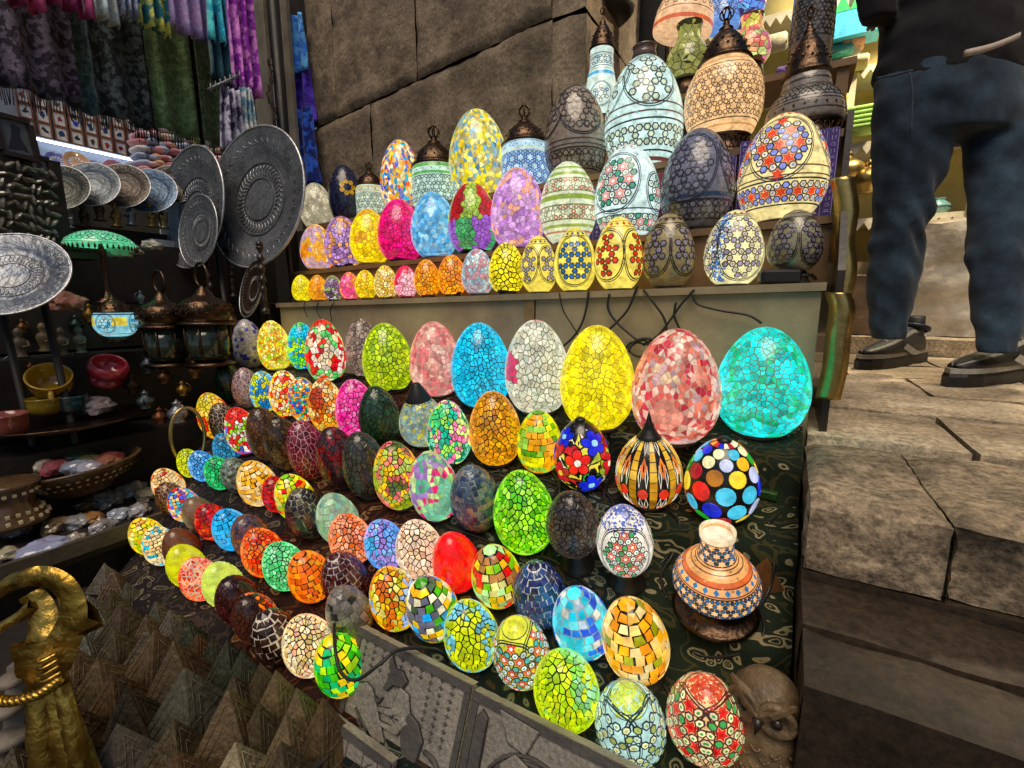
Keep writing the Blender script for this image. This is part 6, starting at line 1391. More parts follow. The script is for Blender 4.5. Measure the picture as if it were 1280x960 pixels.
# small figures and jars among the shadows of the left stall
rn = random.Random(12)
def figurine(p, h, col, lab, m=None):
    root = empty('figurine', p, (0, 0, rn.uniform(-.5, 1.5)), lab, 'figurine', 'small figures in the dark left stall'); mb = MB()
    mb.rev([(h * .20, 0), (h * .21, h * .05), (h * .12, h * .12), (h * .16, h * .30), (h * .20, h * .48), (h * .17, h * .60), (h * .07, h * .68), (h * .11, h * .78), (h * .12, h * .86), (h * .08, h * .95), (.0005, h)], 14, hx(col)); obj('figure', mb, m or M_METALC, root)
    mb = MB(); mb.tube([(h * .18, 0, h * .55), (h * .24, -.1 * h, h * .38), (h * .10, -h * .2, h * .36)], h * .045, 6, hx(col)); obj('arm', mb, m or M_METALC, root)
FG = [(88, 272, 'silver'), (106, 270, 'dark bronze'), (125, 262, 'brown'), (146, 270, 'brass'), (165, 268, 'pewter'), (190, 270, 'golden'), (205, 272, 'pale brass')]
for i, (x, y, w_) in enumerate(FG):
    p = onX(x, y + 14, -2.60); figurine(Vector((-2.60, p.y, p.z)), 30 * depth(p) / FPX, ['8a8c90', '4a3c30', '5a4836', '8a7040', '7c8088', '9a8048', 'a09468'][i], '%s figurine, %s from left on the shelf under the round plates' % (w_, ORD[i + 1]))
for i, (x, y, c, w_) in enumerate([(25, 432, '5a5040', 'drab'), (55, 425, '6c5c3c', 'boxy tan'), (78, 430, '4c4438', 'dark'), (100, 428, '585c50', 'grey')]):
    p = onX(x, y, -2.2); figurine(p - Vector((0, 0, .04)), .10, c, '%s small jar-like figure, %s from left above the yellow mug' % (w_, ORD[i + 1]), M_COLOR)
mb = MB(); rn = random.Random(8)
for i in range(9):
    for j in range(8):
        q = onX(4 + j * 9 + rn.uniform(-2, 2), 205 + i * 12 + j * 2 + rn.uniform(-2, 2), -2.35)
        mb.rev([(.0005, -.5), (.7, -.3), (1, 0), (.7, .35), (.0005, .55)], 8, jit(hx('6c665e'), rn, .5), M=Matrix.Translation(q) @ Matrix.Rotation(rn.uniform(0, 3), 4, 'X') @ Matrix.Diagonal((.018, .022, .017, 1)), smooth=False)
tag(obj('carved_scarabs', mb, M_GLOSS), 'heap of small dark carved stone scarabs at the left edge', 'scarabs', kind='stuff')
mb = MB(); q0, q1 = onX(-30, 330, -2.38), onX(80, 330, -2.38); mb.box((-2.44, (q0.y + q1.y) / 2, .30), (.02, abs(q1.y - q0.y) + .1, .46)); mb.box((-2.40, (q0.y + q1.y) / 2, .18), (.12, abs(q1.y - q0.y) + .2, .02)); obj('scarab_rack', mb, M_DARKW, shelf)
root = empty('brass_hoop', onX(235, 545, -1.68), (0, 0, 0), 'thin brass hoop standing left of the third egg row', 'hoop')
k = 24 * depth(root.location) / FPX
mb = MB(); mb.tube([(0, k * .8 * math.cos(t), k * 1.5 * math.sin(t)) for t in np.linspace(0, 6.28, 33)[:-1]], .006, 8, closed=True); obj('ring', mb, M_BRASS, root)
p = onX(200, 284, -2.64); p.z = .266 + .018; mb = MB(); mb.box((0, 0, 0), (.07, .12, .035), hx('c0c4c8'), bev=.004); tag(obj('white_carton', mb, M_COLOR, None, p), 'flat white carton on the shelf right of the mushroom lamp', 'carton')
for i, (x, y) in enumerate([(190, 312), (150, 322), (165, 318)]):
    p = onX(x, y, -2.3); lump('pale_trinket', p, (.035, .04, .025), hx('a8a498'), M_COLOR, 'pale stone trinket, %s from left behind the lanterns' % ORD[[3, 1, 2][i]], 'trinket', 'pale trinkets', i + 5, .3)
lump('red_white_parcel', onX(82, 372, -2.2) - Vector((0, 0, .04)), (.055, .05, .04), hx('98685c'), M_GLOSS, 'red and cream bead parcel under the mushroom lamp', 'parcel', None, 7.7, .3)

# crowded small metalware between the lanterns and the mugs
rn = random.Random(31)
MW = [(28, 408, -2.3, 'bronze', '6a4a2c'), (50, 395, -2.35, 'green bronze', '3c4a34'), (176, 372, -2.35, 'silver', '90949a'), (112, 392, -2.3, 'brass', '8a6a30'), (95, 405, -2.3, 'dark glass', '2c3c38'), (40, 470, -2.15, 'copper', '7a4428'), (185, 455, -2.05, 'pewter', '6c7076'), (205, 470, -1.95, 'bronze', '5a3e26'), (228, 486, -1.9, 'brass', '8a6c34'), (182, 500, -1.92, 'glass', '5a6468'), (200, 520, -1.85, 'copper', '6c4028'), (222, 515, -1.8, 'silver', '8a8e94'), (165, 480, -2.0, 'dark bronze', '3e2e20'), (20, 455, -2.2, 'silver', '808488'), (243, 462, -1.86, 'bronze', '6a4c2c'), (290, 400, -1.95, 'bronze', '5c4228')]
for i, (x, y, X, w_, c) in enumerate(MW):
    p = onX(x, y, X); h = rn.uniform(.045, .075); root = empty('metal_jar', p - Vector((0, 0, h * .5)), (0, 0, rn.uniform(0, 6)), 'little %s jar in the shadows, %s of the left stall metalware from left' % (w_, ORD[1 + sorted(range(len(MW)), key=lambda q: MW[q][0]).index(i)]), 'jar', 'small metalware in the shadows')
    k = h * rn.uniform(.30, .48); mb = MB(); mb.rev([(k * .6, 0), (k * .65, h * .05), (k * .45, h * .12), (k, h * .35), (k * .95, h * .55), (k * .4, h * .75), (k * .35, h * .88), (k * .5, h * .95), (k * .2, h * 1.0), (.0005, h * 1.12)], 16, hx(c)); obj('body', mb, M_METALC, root)
    mb = MB(); mb.tube([(k * (.55 + .65 * math.sin(t)), 0, h * (.55 + .32 * math.cos(t))) for t in np.linspace(.1, 3.0, 9)], h * .035, 6, hx(c)); obj('handle', mb, M_METALC, root)
# ------------------------------------------------------------------ textile shop at the back left
XSC = -2.92
def hanging(name, Xp, y0, y1, z0, z1, col, lab, cat, group, folds=3, amp=.03, fringe=False, print_=None, seed=0, taper=0.0, neck=False):
    if fringe: y0 -= .022; y1 += .022
    root = empty(name, (Xp, (y0 + y1) / 2, z0), (0, 0, 0), lab, cat, group); w = y1 - y0; h = z1 - z0; nu, nv = 26, 16; P = []
    for i in range(nu + 1):
        u = i / nu; row = []
        for j in range(nv + 1):
            v = j / nv; k = 1 - taper * v; yy = (u - .5) * w * k
            xx = amp * math.sin(u * folds * 6.28 + seed + .6 * math.sin(v * 3)) * (1 - .35 * v) + amp * .5 * mnoise.noise(Vector((u * 3, v * 2, seed)))
            zz = h * v + (.02 * mnoise.noise(Vector((u * 4, seed, 0))) if j == 0 else 0) - (.06 * w * (1 - (2 * u - 1) ** 2) if neck and j == nv else 0)
            row.append((xx, yy, zz))
        P.append(row)
    gm = 1.0 if fringe else 1.5; c0 = tuple(min(.8, x * gm) for x in hx(col)); c1 = tuple(min(.8, x * gm) for x in hx(print_)) if print_ else c0; rr = random.Random(seed + 5)
    def cf(i, j):
        if not print_: return jit(c0, rr, .08)
        t = mnoise.noise(Vector((i * .55, j * .8, seed * 3))); return jit(c1 if t > .12 else c0, rr, .12)
    mb = MB(); mb.grid(P); o = obj('fabric', mb, mat('cloth_' + col + (print_ or ''), c0, .95, vary=.25, vscale=75 if fringe else 40, bump=.3, bscale=160, col2=tuple(min(1, x * 1.3) for x in c1), spec=.2, sheen=.2, detail=4, grain=110, gamp=.3, sharp=.035), root); sd = o.modifiers.new('t', 'SOLIDIFY'); sd.thickness = .004
    if fringe:
        mb = MB(); n = int(w / .008)
        for q in range(n):
            u = (q + .5) / n; yy = (u - .5) * w; xx = amp * math.sin(u * folds * 6.28 + seed); mb.tube([(xx, yy, .004), (xx + rr.uniform(-.006, .006), yy + rr.uniform(-.006, .006), -.05 - rr.uniform(0, .02))], .0022, 3, jit(c0, rr, .3))
        tag(obj('fringe', mb, M_CLOTH, root), kind='stuff')
    return root
ZF = .885
SCF = [(.18, .47, '1c4450', '2c6470', 'teal shawl with fringe at the far left', -.14), (.48, .96, '3c3444', '6c6478', 'dark plum floral shawl with dark fringe', 0), (.97, 1.06, '5c7880', '748c90', 'grey teal striped scarf', 0), (1.065, 1.23, '2c3438', '586468', 'charcoal scarf with grey leaf pattern', 0), (1.235, 1.29, '281c24', '3c2c34', 'narrow aubergine scarf left of the sage one', 0), (1.295, 1.45, '6c8858', '7c9868', 'sage green scarf right of the aubergine one', 0), (1.455, 1.51, '6c4430', '2c2430', 'brown and black printed scarf', 0), (1.515, 1.62, '5c7050', '6c8460', 'moss green scarf beside the brown one', 0), (1.625, 1.71, '4c5a74', '6c7c98', 'slate blue paisley scarf', 0), (1.715, 1.80, '4c2c58', '5c3c68', 'purple scarf by the clothes rack', 0)]
for i, (a, b, c, p_, lab, dz) in enumerate(SCF): hanging('hanging_scarf', XSC + .045 * (i % 2), a, b, ZF + dz, 2.1, c, lab, 'scarf', 'scarves hanging in the textile shop', folds=max(1, (b - a) * 10), amp=.026, fringe=True, print_=p_, seed=i)
XG = -2.66
def gar(px0, px1, py, c, p_, lab, ztop=2.1, X=XG, nm='hanging_garment', seed=0, taper=.25, fr=False):
    a, b = onX(px0, py, X), onX(px1, py, X); hanging(nm, X, a.y, b.y, (a.z + b.z) / 2, ztop, c, lab, 'garment', 'garments hanging in the textile shop', folds=3.2, amp=.035, print_=p_, seed=seed, taper=taper)
for i, g_ in enumerate([(-20, 55, 5, '8a2c58', 'b04878', 'crimson cloth hanging at the top left'), (55, 118, 14, '8c2c60', 'a04070', 'raspberry cloth left of the white shirt'), (108, 152, 26, 'c0c8e0', 'a8b8d8', 'pale blue white shirt hanging at the top left'), (150, 174, 22, '8890a8', '98a0b4', 'grey lavender shirt beside the white one'), (170, 212, 38, '1c7488', 'c8c860', 'teal dress with yellow front panel'), (212, 266, 46, 'a88cb8', '8c7ca8', 'dusty lilac tunic left of the cyan one')]): gar(g_[0], g_[1], g_[2], g_[3], g_[4], g_[5], seed=i + 20, X=XG - .004 * i)
gar(262, 302, 58, '28a0d0', '48b8e0', 'bright cyan embroidered tunic', seed=31, X=-2.60)
gar(262, 300, 105, '2c5c68', '203c48', 'dark teal trousers under the cyan tunic', seed=32, X=-2.63, ztop=1.5)
gar(292, 326, 118, '8c28a8', 'c878d8', 'long magenta purple printed dress', seed=33, X=-2.56, taper=.1)
gar(278, 312, 190, 'a8a8bc', '383450', 'white galabeya with dark embroidered chest', seed=34, X=-2.5, ztop=onX(290, 112, -2.5).z, taper=.45)
gar(306, 322, 180, 'c8d0c0', '50788c', 'pale yellow and blue shirt on the rack', seed=35, X=-2.49, ztop=onX(312, 112, -2.49).z, taper=.3)
root = empty('clothes_rail', (0, 0, 0), label='short chrome rail with hooks above the white galabeya', cat='rail')
mb = MB(); a, b = onX(260, 112, -2.5), onX(300, 94, -2.5); mb.tube([a, b], .007, 8); obj('bar', mb, M_PEWT, root)
for t in np.linspace(.05, .95, 7):
    mb = MB(); q = a.lerp(b, t); mb.tube([q + Vector((0, 0, .018)), q + Vector((.01, 0, .022)), q + Vector((.012, 0, -.02))], .003, 6); obj('hook', mb, M_PEWT, root)
# planks, black pole with chain, blue robes next to the wall
M_PLANK = mat('pale_plank', (.42, .37, .27), .6, vary=.35, vscale=6, bump=.2, bscale=30, col2=(.26, .22, .16))
for i, (x0, x1, lab) in enumerate([(327, 349, 'pale weathered plank left of the black pole'), (362, 376, 'narrow pale plank right of the black pole')]):
    a, b = onY(x0, 230, 1.95 + .02 * i), onY(x1, 230, 1.95 + .02 * i); root = empty('upright_plank', ((a.x + b.x) / 2, a.y, a.z - .3), (0, 0, 0), lab, 'plank', 'upright planks')
    mb = MB(); mb.box((0, 0, .9), (abs(b.x - a.x), .03, 1.8), bev=.004); obj('board', mb, M_PLANK, root)
a = onY(357, 200, 1.84); root = empty('black_pole', (a.x, a.y, .0), (0, 0, 0), 'black upright pole with a hanging chain', 'pole')
mb = MB(); mb.tube([(0, 0, -.6), (0, 0, 1.9)], .032, 12); obj('shaft', mb, M_BLACK, root)
for i in range(12):
    mb = MB(); q = Vector((-.02 + .03 * math.sin(i * .9), -.045, 1.35 - i * .032)); e = i % 2
    mb.tube([q + Vector((.008 * math.cos(t) * (1 - e), .008 * math.cos(t) * e, .018 * math.sin(t))) for t in np.linspace(0, 6.28, 11)[:-1]], .003, 5, closed=True); obj('chain_link', mb, M_BRONZE, root)
mb = MB(); q = onY(385, 200, 1.80) - Vector((a.x, a.y, 0)); mb.tube(smooth_curve([(0, -.04, q.z + .02), (.10, -.04, q.z + .02), (.16, -.04, q.z - .02), (.19, -.04, q.z - .14), (.20, -.04, q.z - .40)], 6), .016, 8); obj('bent_arm', mb, M_BLACK, root)
def gary(px0, px1, py0, py1, Y, c, p_, lab, seed):
    a, b = onY(px0, py1, Y), onY(px1, py1, Y); z1 = onY(px0, py0, Y).z; w = b.x - a.x
    r = hanging('hanging_garment', 0, -w / 2, w / 2, a.z, z1, c, lab, 'garment', 'garments hanging in the textile shop', folds=2, amp=.02, print_=p_, seed=seed, taper=.35); r.location = ((a.x + b.x) / 2, Y, a.z); r.rotation_euler = (0, 0, R(-90))
gary(362, 386, 22, 95, 2.02, '2c68d8', '4c88e8', 'royal blue shirt beside the stone wall', 41); gary(366, 394, 80, 160, 2.05, '3c2490', '4c34a8', 'violet robe between the blue garments', 42); gary(366, 400, 138, 235, 1.99, '2858c8', '101c58', 'blue embroidered robe hanging lowest by the wall', 43)
# lit display wall with framed tiles
XW = -6.0
M_SHOPW = mat('shop_wall', (.30, .34, .42), .7, vary=.15, vscale=5, bump=.1)
shop = empty('textile_shop', (0, 0, 0), label='back wall and counters of the lit textile shop at far left', cat='shop')
mb = MB(); mb.box((XW - .05, 2.4, 1.0), (.06, 6.2, 4.2)); obj('wall', mb, M_SHOPW, shop)
mb = MB(); mb.box((XW + .22, 2.4, 1.17), (.44, 3.6, .03)); obj('shelf', mb, M_SHOPW, shop)
mb = MB(); mb.box((XW + .30, 2.4, .42), (.50, 3.6, 1.2)); obj('counter', mb, M_DARKW, shop)
rn = random.Random(77); a, b = onX(38, 130, XW), onX(176, 190, XW)
rowsy = [(0, 1.815), (1, 1.685), (2, 1.555)]
names = ['ibis', 'jar', 'hand', 'blue beetle', 'red disc', 'lamp', 'palm', 'cat', 'eye', 'boat', 'reed', 'mask', 'bird', 'cup', 'tree', 'fish', 'star', 'key']
YW0, YW1 = onX(22, 150, XW).y, onX(172, 165, XW).y
for j, zc_ in rowsy:
    n = 8
    for i in range(n):
        y = YW0 + (YW1 - YW0) * (i + .5) / n; w = (YW1 - YW0) / n * .86; h = .115
        root = empty('framed_tile', (XW + .012, y, zc_), (0, 0, 0), 'framed picture tile, %s from left in the %s row above the light tube' % (ORD[i + 1], ['top', 'middle', 'bottom'][j]), 'picture', 'framed tiles in the lit shop')
        mb = MB(); f_ = .011
        for c, d in (((0, 0, h / 2), (.016, w, f_)), ((0, 0, -h / 2), (.016, w, f_)), ((0, w / 2 - f_ / 2, 0), (.016, f_, h - f_ - .002)), ((0, -w / 2 + f_ / 2, 0), (.016, f_, h - f_ - .002))): mb.box(c, d, hx('7a4a30'))
        obj('frame', mb, M_COLOR, root); mb = MB(); mb.box((-.003, 0, 0), (.006, w - 2 * f_, h - f_ - .004), hx('d8d8d4')); t_ = obj('tile', mb, M_GLOSS, root)
        mb = MB(); k = rn.random(); c = hx(rn.choice(['20242c', '2038a8', '8c2028', '282420', '4a3828', '203060']))
        pts = []; m_ = 9
        for q in range(m_): an = 2 * math.pi * q / m_; rr = rn.uniform(.35, 1.0); pts.append((w * .30 * rr * math.cos(an), h * .32 * rr * math.sin(an)))
        mb.add([(.0015, x, z) for x, z in pts], [tuple(range(m_))], c); obj('motif', mb, M_GLOSS, t_)
led = empty('light_tube', (0, 0, 0), label='glowing white light tube under the framed tiles', cat='light tube')
la, lb_ = onX(45, 182, XW + .06), onX(176, 193, XW + .06)
M_LED = mat('led', (.75, .85, 1.0), .5, vary=0, bump=0, emit=9.0)
mb = MB(); mb.tube([Vector((XW + .06, la.y, .455 + 1)), Vector((XW + .06, lb_.y + .05, .455 + 1))], .010, 8); obj('tube', mb, M_LED, led)
mb = MB(); mb.box((XW + .03, (la.y + lb_.y + .05) / 2, 1.474), (.05, lb_.y - la.y + .1, .012)); obj('batten', mb, M_SHOPW, led)
for i in range(7):
    y = la.y + .10 + i * .145; r_ = .105 if i % 2 else .085; c = ['8090d8', 'd8a878', 'a8b8e8', 'd08898', 'e0c088', '90a8e0', 'c8c8d0'][i]
    root = empty('glazed_plate', (XW + .14, y, 1.187 + r_), (0, R(72), 0), '%s glazed plate, %s from left under the light tube' % (['blue', 'peach', 'pale blue', 'rose', 'cream', 'sky', 'white'][i], ORD[i + 1]), 'plate', 'glazed plates under the light tube')
    mb = MB(); mb.rev(plate_prof(r_, .018), 28, hx(c)); obj('dish', mb, M_GLOSS, root)
    mb = MB()
    for q in range(14): an = 2 * math.pi * q / 14; mb.add([(r_ * .25 * math.cos(an), r_ * .25 * math.sin(an), .005), (r_ * .58 * math.cos(an - .14), r_ * .58 * math.sin(an - .14), .008), (r_ * .62 * math.cos(an + .14), r_ * .62 * math.sin(an + .14), .009)], [(0, 1, 2)], hx('f0f0f0'))
    tag(obj('petal_pattern', mb, M_GLOSS, root), kind='stuff')
# stacked folded textiles
rn = random.Random(21); k = 0
CN = {'c88c98': 'rose', 'd8a8b0': 'pale pink', 'c8c0c8': 'white', 'a8b4d0': 'pale blue', 'd8b8a8': 'peach', '98a8c8': 'blue', 'b87880': 'dusky red', 'd0c8c0': 'ivory', 'c89880': 'tan'}
for j in range(9):
    for i in range(13):
        x = 172 + i * 9.0 + rn.uniform(-2, 2); y = 232 - j * 9 + (i * 1.2)
        if y < 150 + abs(i - 5) * 3: continue
        p = onX(x, y, XW + .52 - j * .03); c = rn.choice(['c88c98', 'd8a8b0', 'c8c0c8', 'a8b4d0', 'd8b8a8', '98a8c8', 'b87880', 'd0c8c0', 'c89880'])
        mb = MB(); mb.rev([(.0005, -.15), (.034, -.145), (.044, -.08), (.040, 0), (.046, .08), (.034, .145), (.0005, .15)], 10, hx(c), M=Matrix.Rotation(R(90), 4, 'Y') @ Matrix.Diagonal((.62, 1, 1, 1)))
        o = obj('folded_textile', mb, M_CLOTH, None, p, (rn.uniform(-.35, .1), rn.uniform(-.1, .1), rn.uniform(-.3, .3)))
        tag(o, '%s rolled textile, %s along layer %s of the pile under the scarves' % (CN[c], ORD[i + 1], ORD[j + 1]), 'textile', 'rolled textiles in the pile'); k += 1
# framed pictures leaning in the dark at far left
for i, (x, y, w, h, c) in enumerate([(20, 172, 46, 46, '5c5c5c'), (50, 212, 30, 28, '8c8478'), (62, 246, 30, 30, '9c9c9c'), (82, 300, 24, 20, 'a8a4a0')]):
    p = onX(x, y, -2.40 - .02 * i); s_ = depth(p) / FPX; root = empty('picture_frame', p, (0, R(-8), R(8)), '%s dark framed picture down the left edge' % ['topmost', 'second', 'third', 'lowest'][i], 'picture', 'pictures at the left edge')
    W_, H_ = w * s_ * .7, h * s_; mb = MB()
    for c_, d_ in (((0, 0, H_ / 2), (.02, W_, .016)), ((0, 0, -H_ / 2), (.02, W_, .016)), ((0, W_ / 2, 0), (.02, .016, H_ - .018)), ((0, -W_ / 2, 0), (.02, .016, H_ - .018))): mb.box(c_, d_)
    obj('frame', mb, M_WOODBASE, root); mb = MB(); mb.box((-.004, 0, 0), (.006, W_ - .014, H_ - .014), hx(c)); t_ = obj('picture', mb, M_GLOSS, root)
    mb = MB(); mb.add([(.0005, W_ * a_, H_ * b_) for a_, b_ in ((-.3, -.35), (.1, -.3), (.3, -.35), (.12, .05), (.2, .3), (-.05, .38), (-.12, .05))], [tuple(range(7))], hx('241c1c')); obj('motif', mb, M_GLOSS, t_)
# ------------------------------------------------------------------ recess and shop on the right, surrounding walls
M_YEL = mat('yellow_plaster', (.55, .46, .16), .7, vary=.2, vscale=6, bump=.15)
M_CREAM = mat('cream_paint', (.60, .54, .40), .6, vary=.2, vscale=8, bump=.15)
surr = empty('market_walls', (0, 0, 0), label='dark walls of the market hall behind the shops', cat='wall')
for c, d in (((-.5, 6.2, 1.4), (14, .1, 6.0)), ((-6.6, 2.2, 1.4), (.1, 8.2, 6.0)), ((5.2, 2.5, 1.4), (.1, 7.5, 6.0))):
    mb = MB(); mb.box(c, d); obj('wall', mb, M_STEPD, surr)
shade_awn = empty('added_shade_awning', (0, 0, 0), label='unseen canvas awning added above the left stalls to shade them', cat='awning')  # out of view, added only to keep sun off the left stall
mb = MB(); P = [[(-4.4 + 2.6 * i / 12, -2.2 + 1.55 * j / 10, 2.15 + .12 * math.sin(i * .5) + .05 * math.sin(j)) for j in range(11)] for i in range(13)]
mb.grid(P); q = obj('canvas', mb, mat('canvas', (.16, .11, .07), .9, vary=.2, bump=.2), shade_awn); q.modifiers.new('t', 'SOLIDIFY').thickness = .01
for x in (-4.3, -3.1, -1.9):
    mb = MB(); mb.tube([(x, -2.2, 2.12), (x, -.65, 2.12)], .02, 8); obj('rafter', mb, M_DARKW, shade_awn)
rec = empty('recess_panel', (0, 0, 0), label='black panel in the recess between the stone wall and the bright shop', cat='panel')
mb = MB(); mb.box((-.72, 2.62, .8), (.50, .04, 3.2)); obj('board', mb, M_BLACK, rec)
mb = MB(); pq = onY(829, 60, 2.30); mb.box((pq.x, 2.30, .9), (.030, .05, 3.0)); obj('door_post', mb, M_DARKW, rec)
mb = MB(); pq = onY(836, 60, 2.29); mb.box((pq.x, 2.29, .9), (.014, .03, 3.0)); obj('door_edge', mb, M_BRONZE, rec)
# hanging bracket silhouettes above the tall bottle lamp
p = onY(745, 22, 2.10); mb = MB(); mb.rev([(.14, 0), (.16, .02), (.12, .10), (.05, .14)], 24); tag(obj('black_hood', mb, M_BLACK, None, p), 'black round hood hanging above the bottle lamp', 'hood')
# tall lamps at the back of the top tier
def back_lamp(px, py, W, hk, prof, Y, bodyc, K, lab, cap=None, lit=1, pieces=None, base=True, ang=0.):
    p = onY(px, py, Y); r = W / 2 * depth(p) / FPX; H = r * hk
    root = empty('mosaic_lamp', p, (0, ang, 0), lab, 'lamp', 'mosaic glass lamps on the stall')
    su = Surf(curve_prof(prof, r, H)); m = M_LIT if lit else M_UNLIT
    mb = MB(); mb.rev([tuple(q) for q in su.p], 36, hx(bodyc)); obj('glass_body', mb, m, root); th = math.atan2(-p.y, -p.x)
    if K: mb = MB(); do_star(mb, su, random.Random(int(px)), th, K); tag(obj('inlay', mb, m, root), kind='stuff')
    if pieces: pc = Pieces(root, m, False, 'shard'); do_crackle(pc, su, pieces[0], pal(pieces[1]), 'p', random.Random(2), int(px), .0012); pc.done()
    if cap: cap_metal(root, su.p[-1][0], H - .002, cap)
    if base: mb = MB(); mb.rev([(su.p[0][0] * 1.05, -.05), (su.p[0][0] * 1.1, -.04), (su.p[0][0] * .95, .001)], 24); obj('base', mb, M_BRONZE, root)
    return root
bott = [(1.0, 0), (1.05, .08), (.98, .25), (.80, .50), (.64, .72), (.60, .85), (.62, 1.0)]
vasep = [(.7, 0), (.95, .15), (1.0, .32), (.85, .52), (.55, .70), (.48, .82), (.60, 1.0)]
ln = hx('24282c')
lab_shelf = empty('back_shelf', (0, 0, 0), label='raised board behind the top tier carrying the rear lamps', cat='shelf')
zs = onY(858, 103, 1.80).z
mb = MB(); mb.box((-.36, 1.86, zs - .062), (.92, .22, .02)); obj('board', mb, M_PLY, lab_shelf)
for x in (-.79, .07):
    mb = MB(); mb.box((x, 1.86, (zs - .073 + .45) / 2), (.03, .2, zs - .075 - .43)); obj('support', mb, M_PLY, lab_shelf)
mb = MB(); mb.box((-.85, 1.70, .36), (.02, .1, .1)); obj('bracket', mb, M_PLY, lab_shelf)
back_lamp(750, 150, 46, 3.4, bott, 1.76, 'd0e4d8', dict(cell=.11, fills=pal('88b0d0 e0e8d0'), line=hx('3c4c58'), stars=None, meds=[(0, .28, .15), (1.6, .28, .15)], bands=[(.72, .9)], lines=[(.62, .05, hx('48a8d8')), (.68, .02, hx('a8b8a0'))]), 'tall pale bottle-shaped lamp with blue bands and dark neck', cap=.12)
back_lamp(858, 103, 52, 2.5, vasep, 1.80, '2c2c14', None, 'olive green crackle vase lamp behind the peach globe', pieces=(120, '8a8a40 9a9850 787838 a8a458'), lit=1)
o = back_lamp(936, 82, 46, 2.4, vasep, 1.84, '503020', None, 'multicoloured crackle vase lamp right of the peach globe cap', pieces=(150, 'd8d058 d86058 e8a070 c8d880 d87890'))
back_lamp(1010, 90, 46, 4.6, [(1, 0), (1.02, .2), (1.0, .6), (.98, .9), (.9, 1.0)], 1.86, '6c645c', dict(cell=.10, fills=pal('5c5650 7c746c'), line=hx('201e1c'), stars=None, bands=[(.30, .70)], dia=[(.84, 16, hx('181818'), .03)], lines=[(.1, .02, hx('302c28')), (.94, .02, hx('302c28'))]), 'tall unlit grey cylinder lamp at the back right', lit=0, cap=.12)
# hanging lamps above
def hang_lamp(px, py, W, hk, prof, Y, bodyc, K, lab, pieces=None, ang=0.):
    r = back_lamp(px, py, W, hk, prof, Y, bodyc, K, lab, pieces=pieces, base=False, ang=ang)
    H = W / 2 * depth(onY(px, py, Y)) / FPX * hk; mb = MB(); mb.tube([(0, 0, H), (0, 0, H + .9)], .004, 6); obj('cord', mb, M_BLACK, r)
hang_lamp(852, 42, 70, 1.9, [(1.0, 0), (1.02, .12), (.95, .35), (.72, .62), (.5, .85), (.45, 1.0)], 2.02, 'f0c090', dict(cell=.15, fills=pal('f0c898 e8b888'), line=hx('3c2c24'), stars=None, bands=[(.22, .62)], lines=[(.06, .06, hx('d86840')), (.70, .05, hx('d87048'))]), 'hanging peach star-lattice lamp at the top edge', ang=.12)
hang_lamp(902, 36, 40, 2.4, bott, 2.10, '6898e0', dict(cell=.16, fills=pal('3850a8 a0c8f0'), line=hx('181c3c'), stars=None, bands=[(.15, .8)]), 'hanging blue lattice lamp at the top edge')
hang_lamp(930, 28, 46, 2.2, [(.7, 0), (1.0, .3), (.9, .65), (.5, 1.0)], 2.16, '402c58', None, 'hanging violet and blue crackle lamp at the top edge', pieces=(110, '9868e0 6898f0 c080e8 70b8f0'))
# bright shop behind
YB = 3.85
rs = empty('bright_shop', (0, 0, 0), label='bright yellow-walled souvenir shop behind the person', cat='shop')
mb = MB(); mb.box((.9, YB + .35, 1.0), (4.6, .06, 3.4)); obj('wall', mb, M_YEL, rs)
for z_ in (.52, .98, 1.42, 1.85):
    mb = MB(); mb.box((.6, YB + .12, z_), (3.6, .36, .03)); sh_ = obj('shelf', mb, M_CREAM, rs)
    mb = MB()
    for i in range(60): x = -1.15 + i * .06; mb.add([(x, YB - .066, z_ - .012), (x + .03, YB - .066, z_ - .06), (x + .06, YB - .066, z_ - .012)], [(0, 1, 2)])
    q = obj('scalloped_trim', mb, M_CREAM, sh_); q['kind'] = 'stuff'; sd = q.modifiers.new('t', 'SOLIDIFY'); sd.thickness = .004
mb = MB(); mb.box((.55, YB + .05, .05), (1.2, .4, .42)); obj('counter', mb, mat('tan_box', (.30, .22, .12), .7, vary=.3, bump=.2), rs)
mb = MB(); mb.box((-.2, YB - .1, -.02), (.5, .3, .28)); obj('low_cabinet', mb, M_DARKW, rs)
for i, (x, wd) in enumerate(((.2, .05), (.85, .05), (1.5, .05), (2.2, .05))):
    mb = MB(); mb.box((x, YB - .07, 1.0), (wd, .04, 2.4)); obj('shelf_upright', mb, M_CREAM, rs)
rl = empty('shop_lamp', (.9, YB - .45, 2.15), (0, 0, 0), 'bare warm bulb hanging high in the bright shop', 'lamp')
mb = MB(); mb.rev([(.0005, 0), (.03, .02), (.04, .05), (.02, .10), (.015, .13)], 16, hx('fff0d0')); obj('bulb', mb, mat('bulb', (1, .85, .6), .5, vary=0, bump=0, emit=14.0), rl)
mb = MB(); mb.tube([(0, 0, .13), (0, 0, .9)], .005, 6); obj('cord', mb, M_BLACK, rl)
ld = bpy.data.lights.new('bulb_light', 'POINT'); ld.energy = 190; ld.color = (1.0, .84, .58); ld.shadow_soft_size = .06; lo = bpy.data.objects.new('bulb_light', ld); COL.objects.link(lo); lo.parent = rl; lo.location = (0, -.1, -.06)
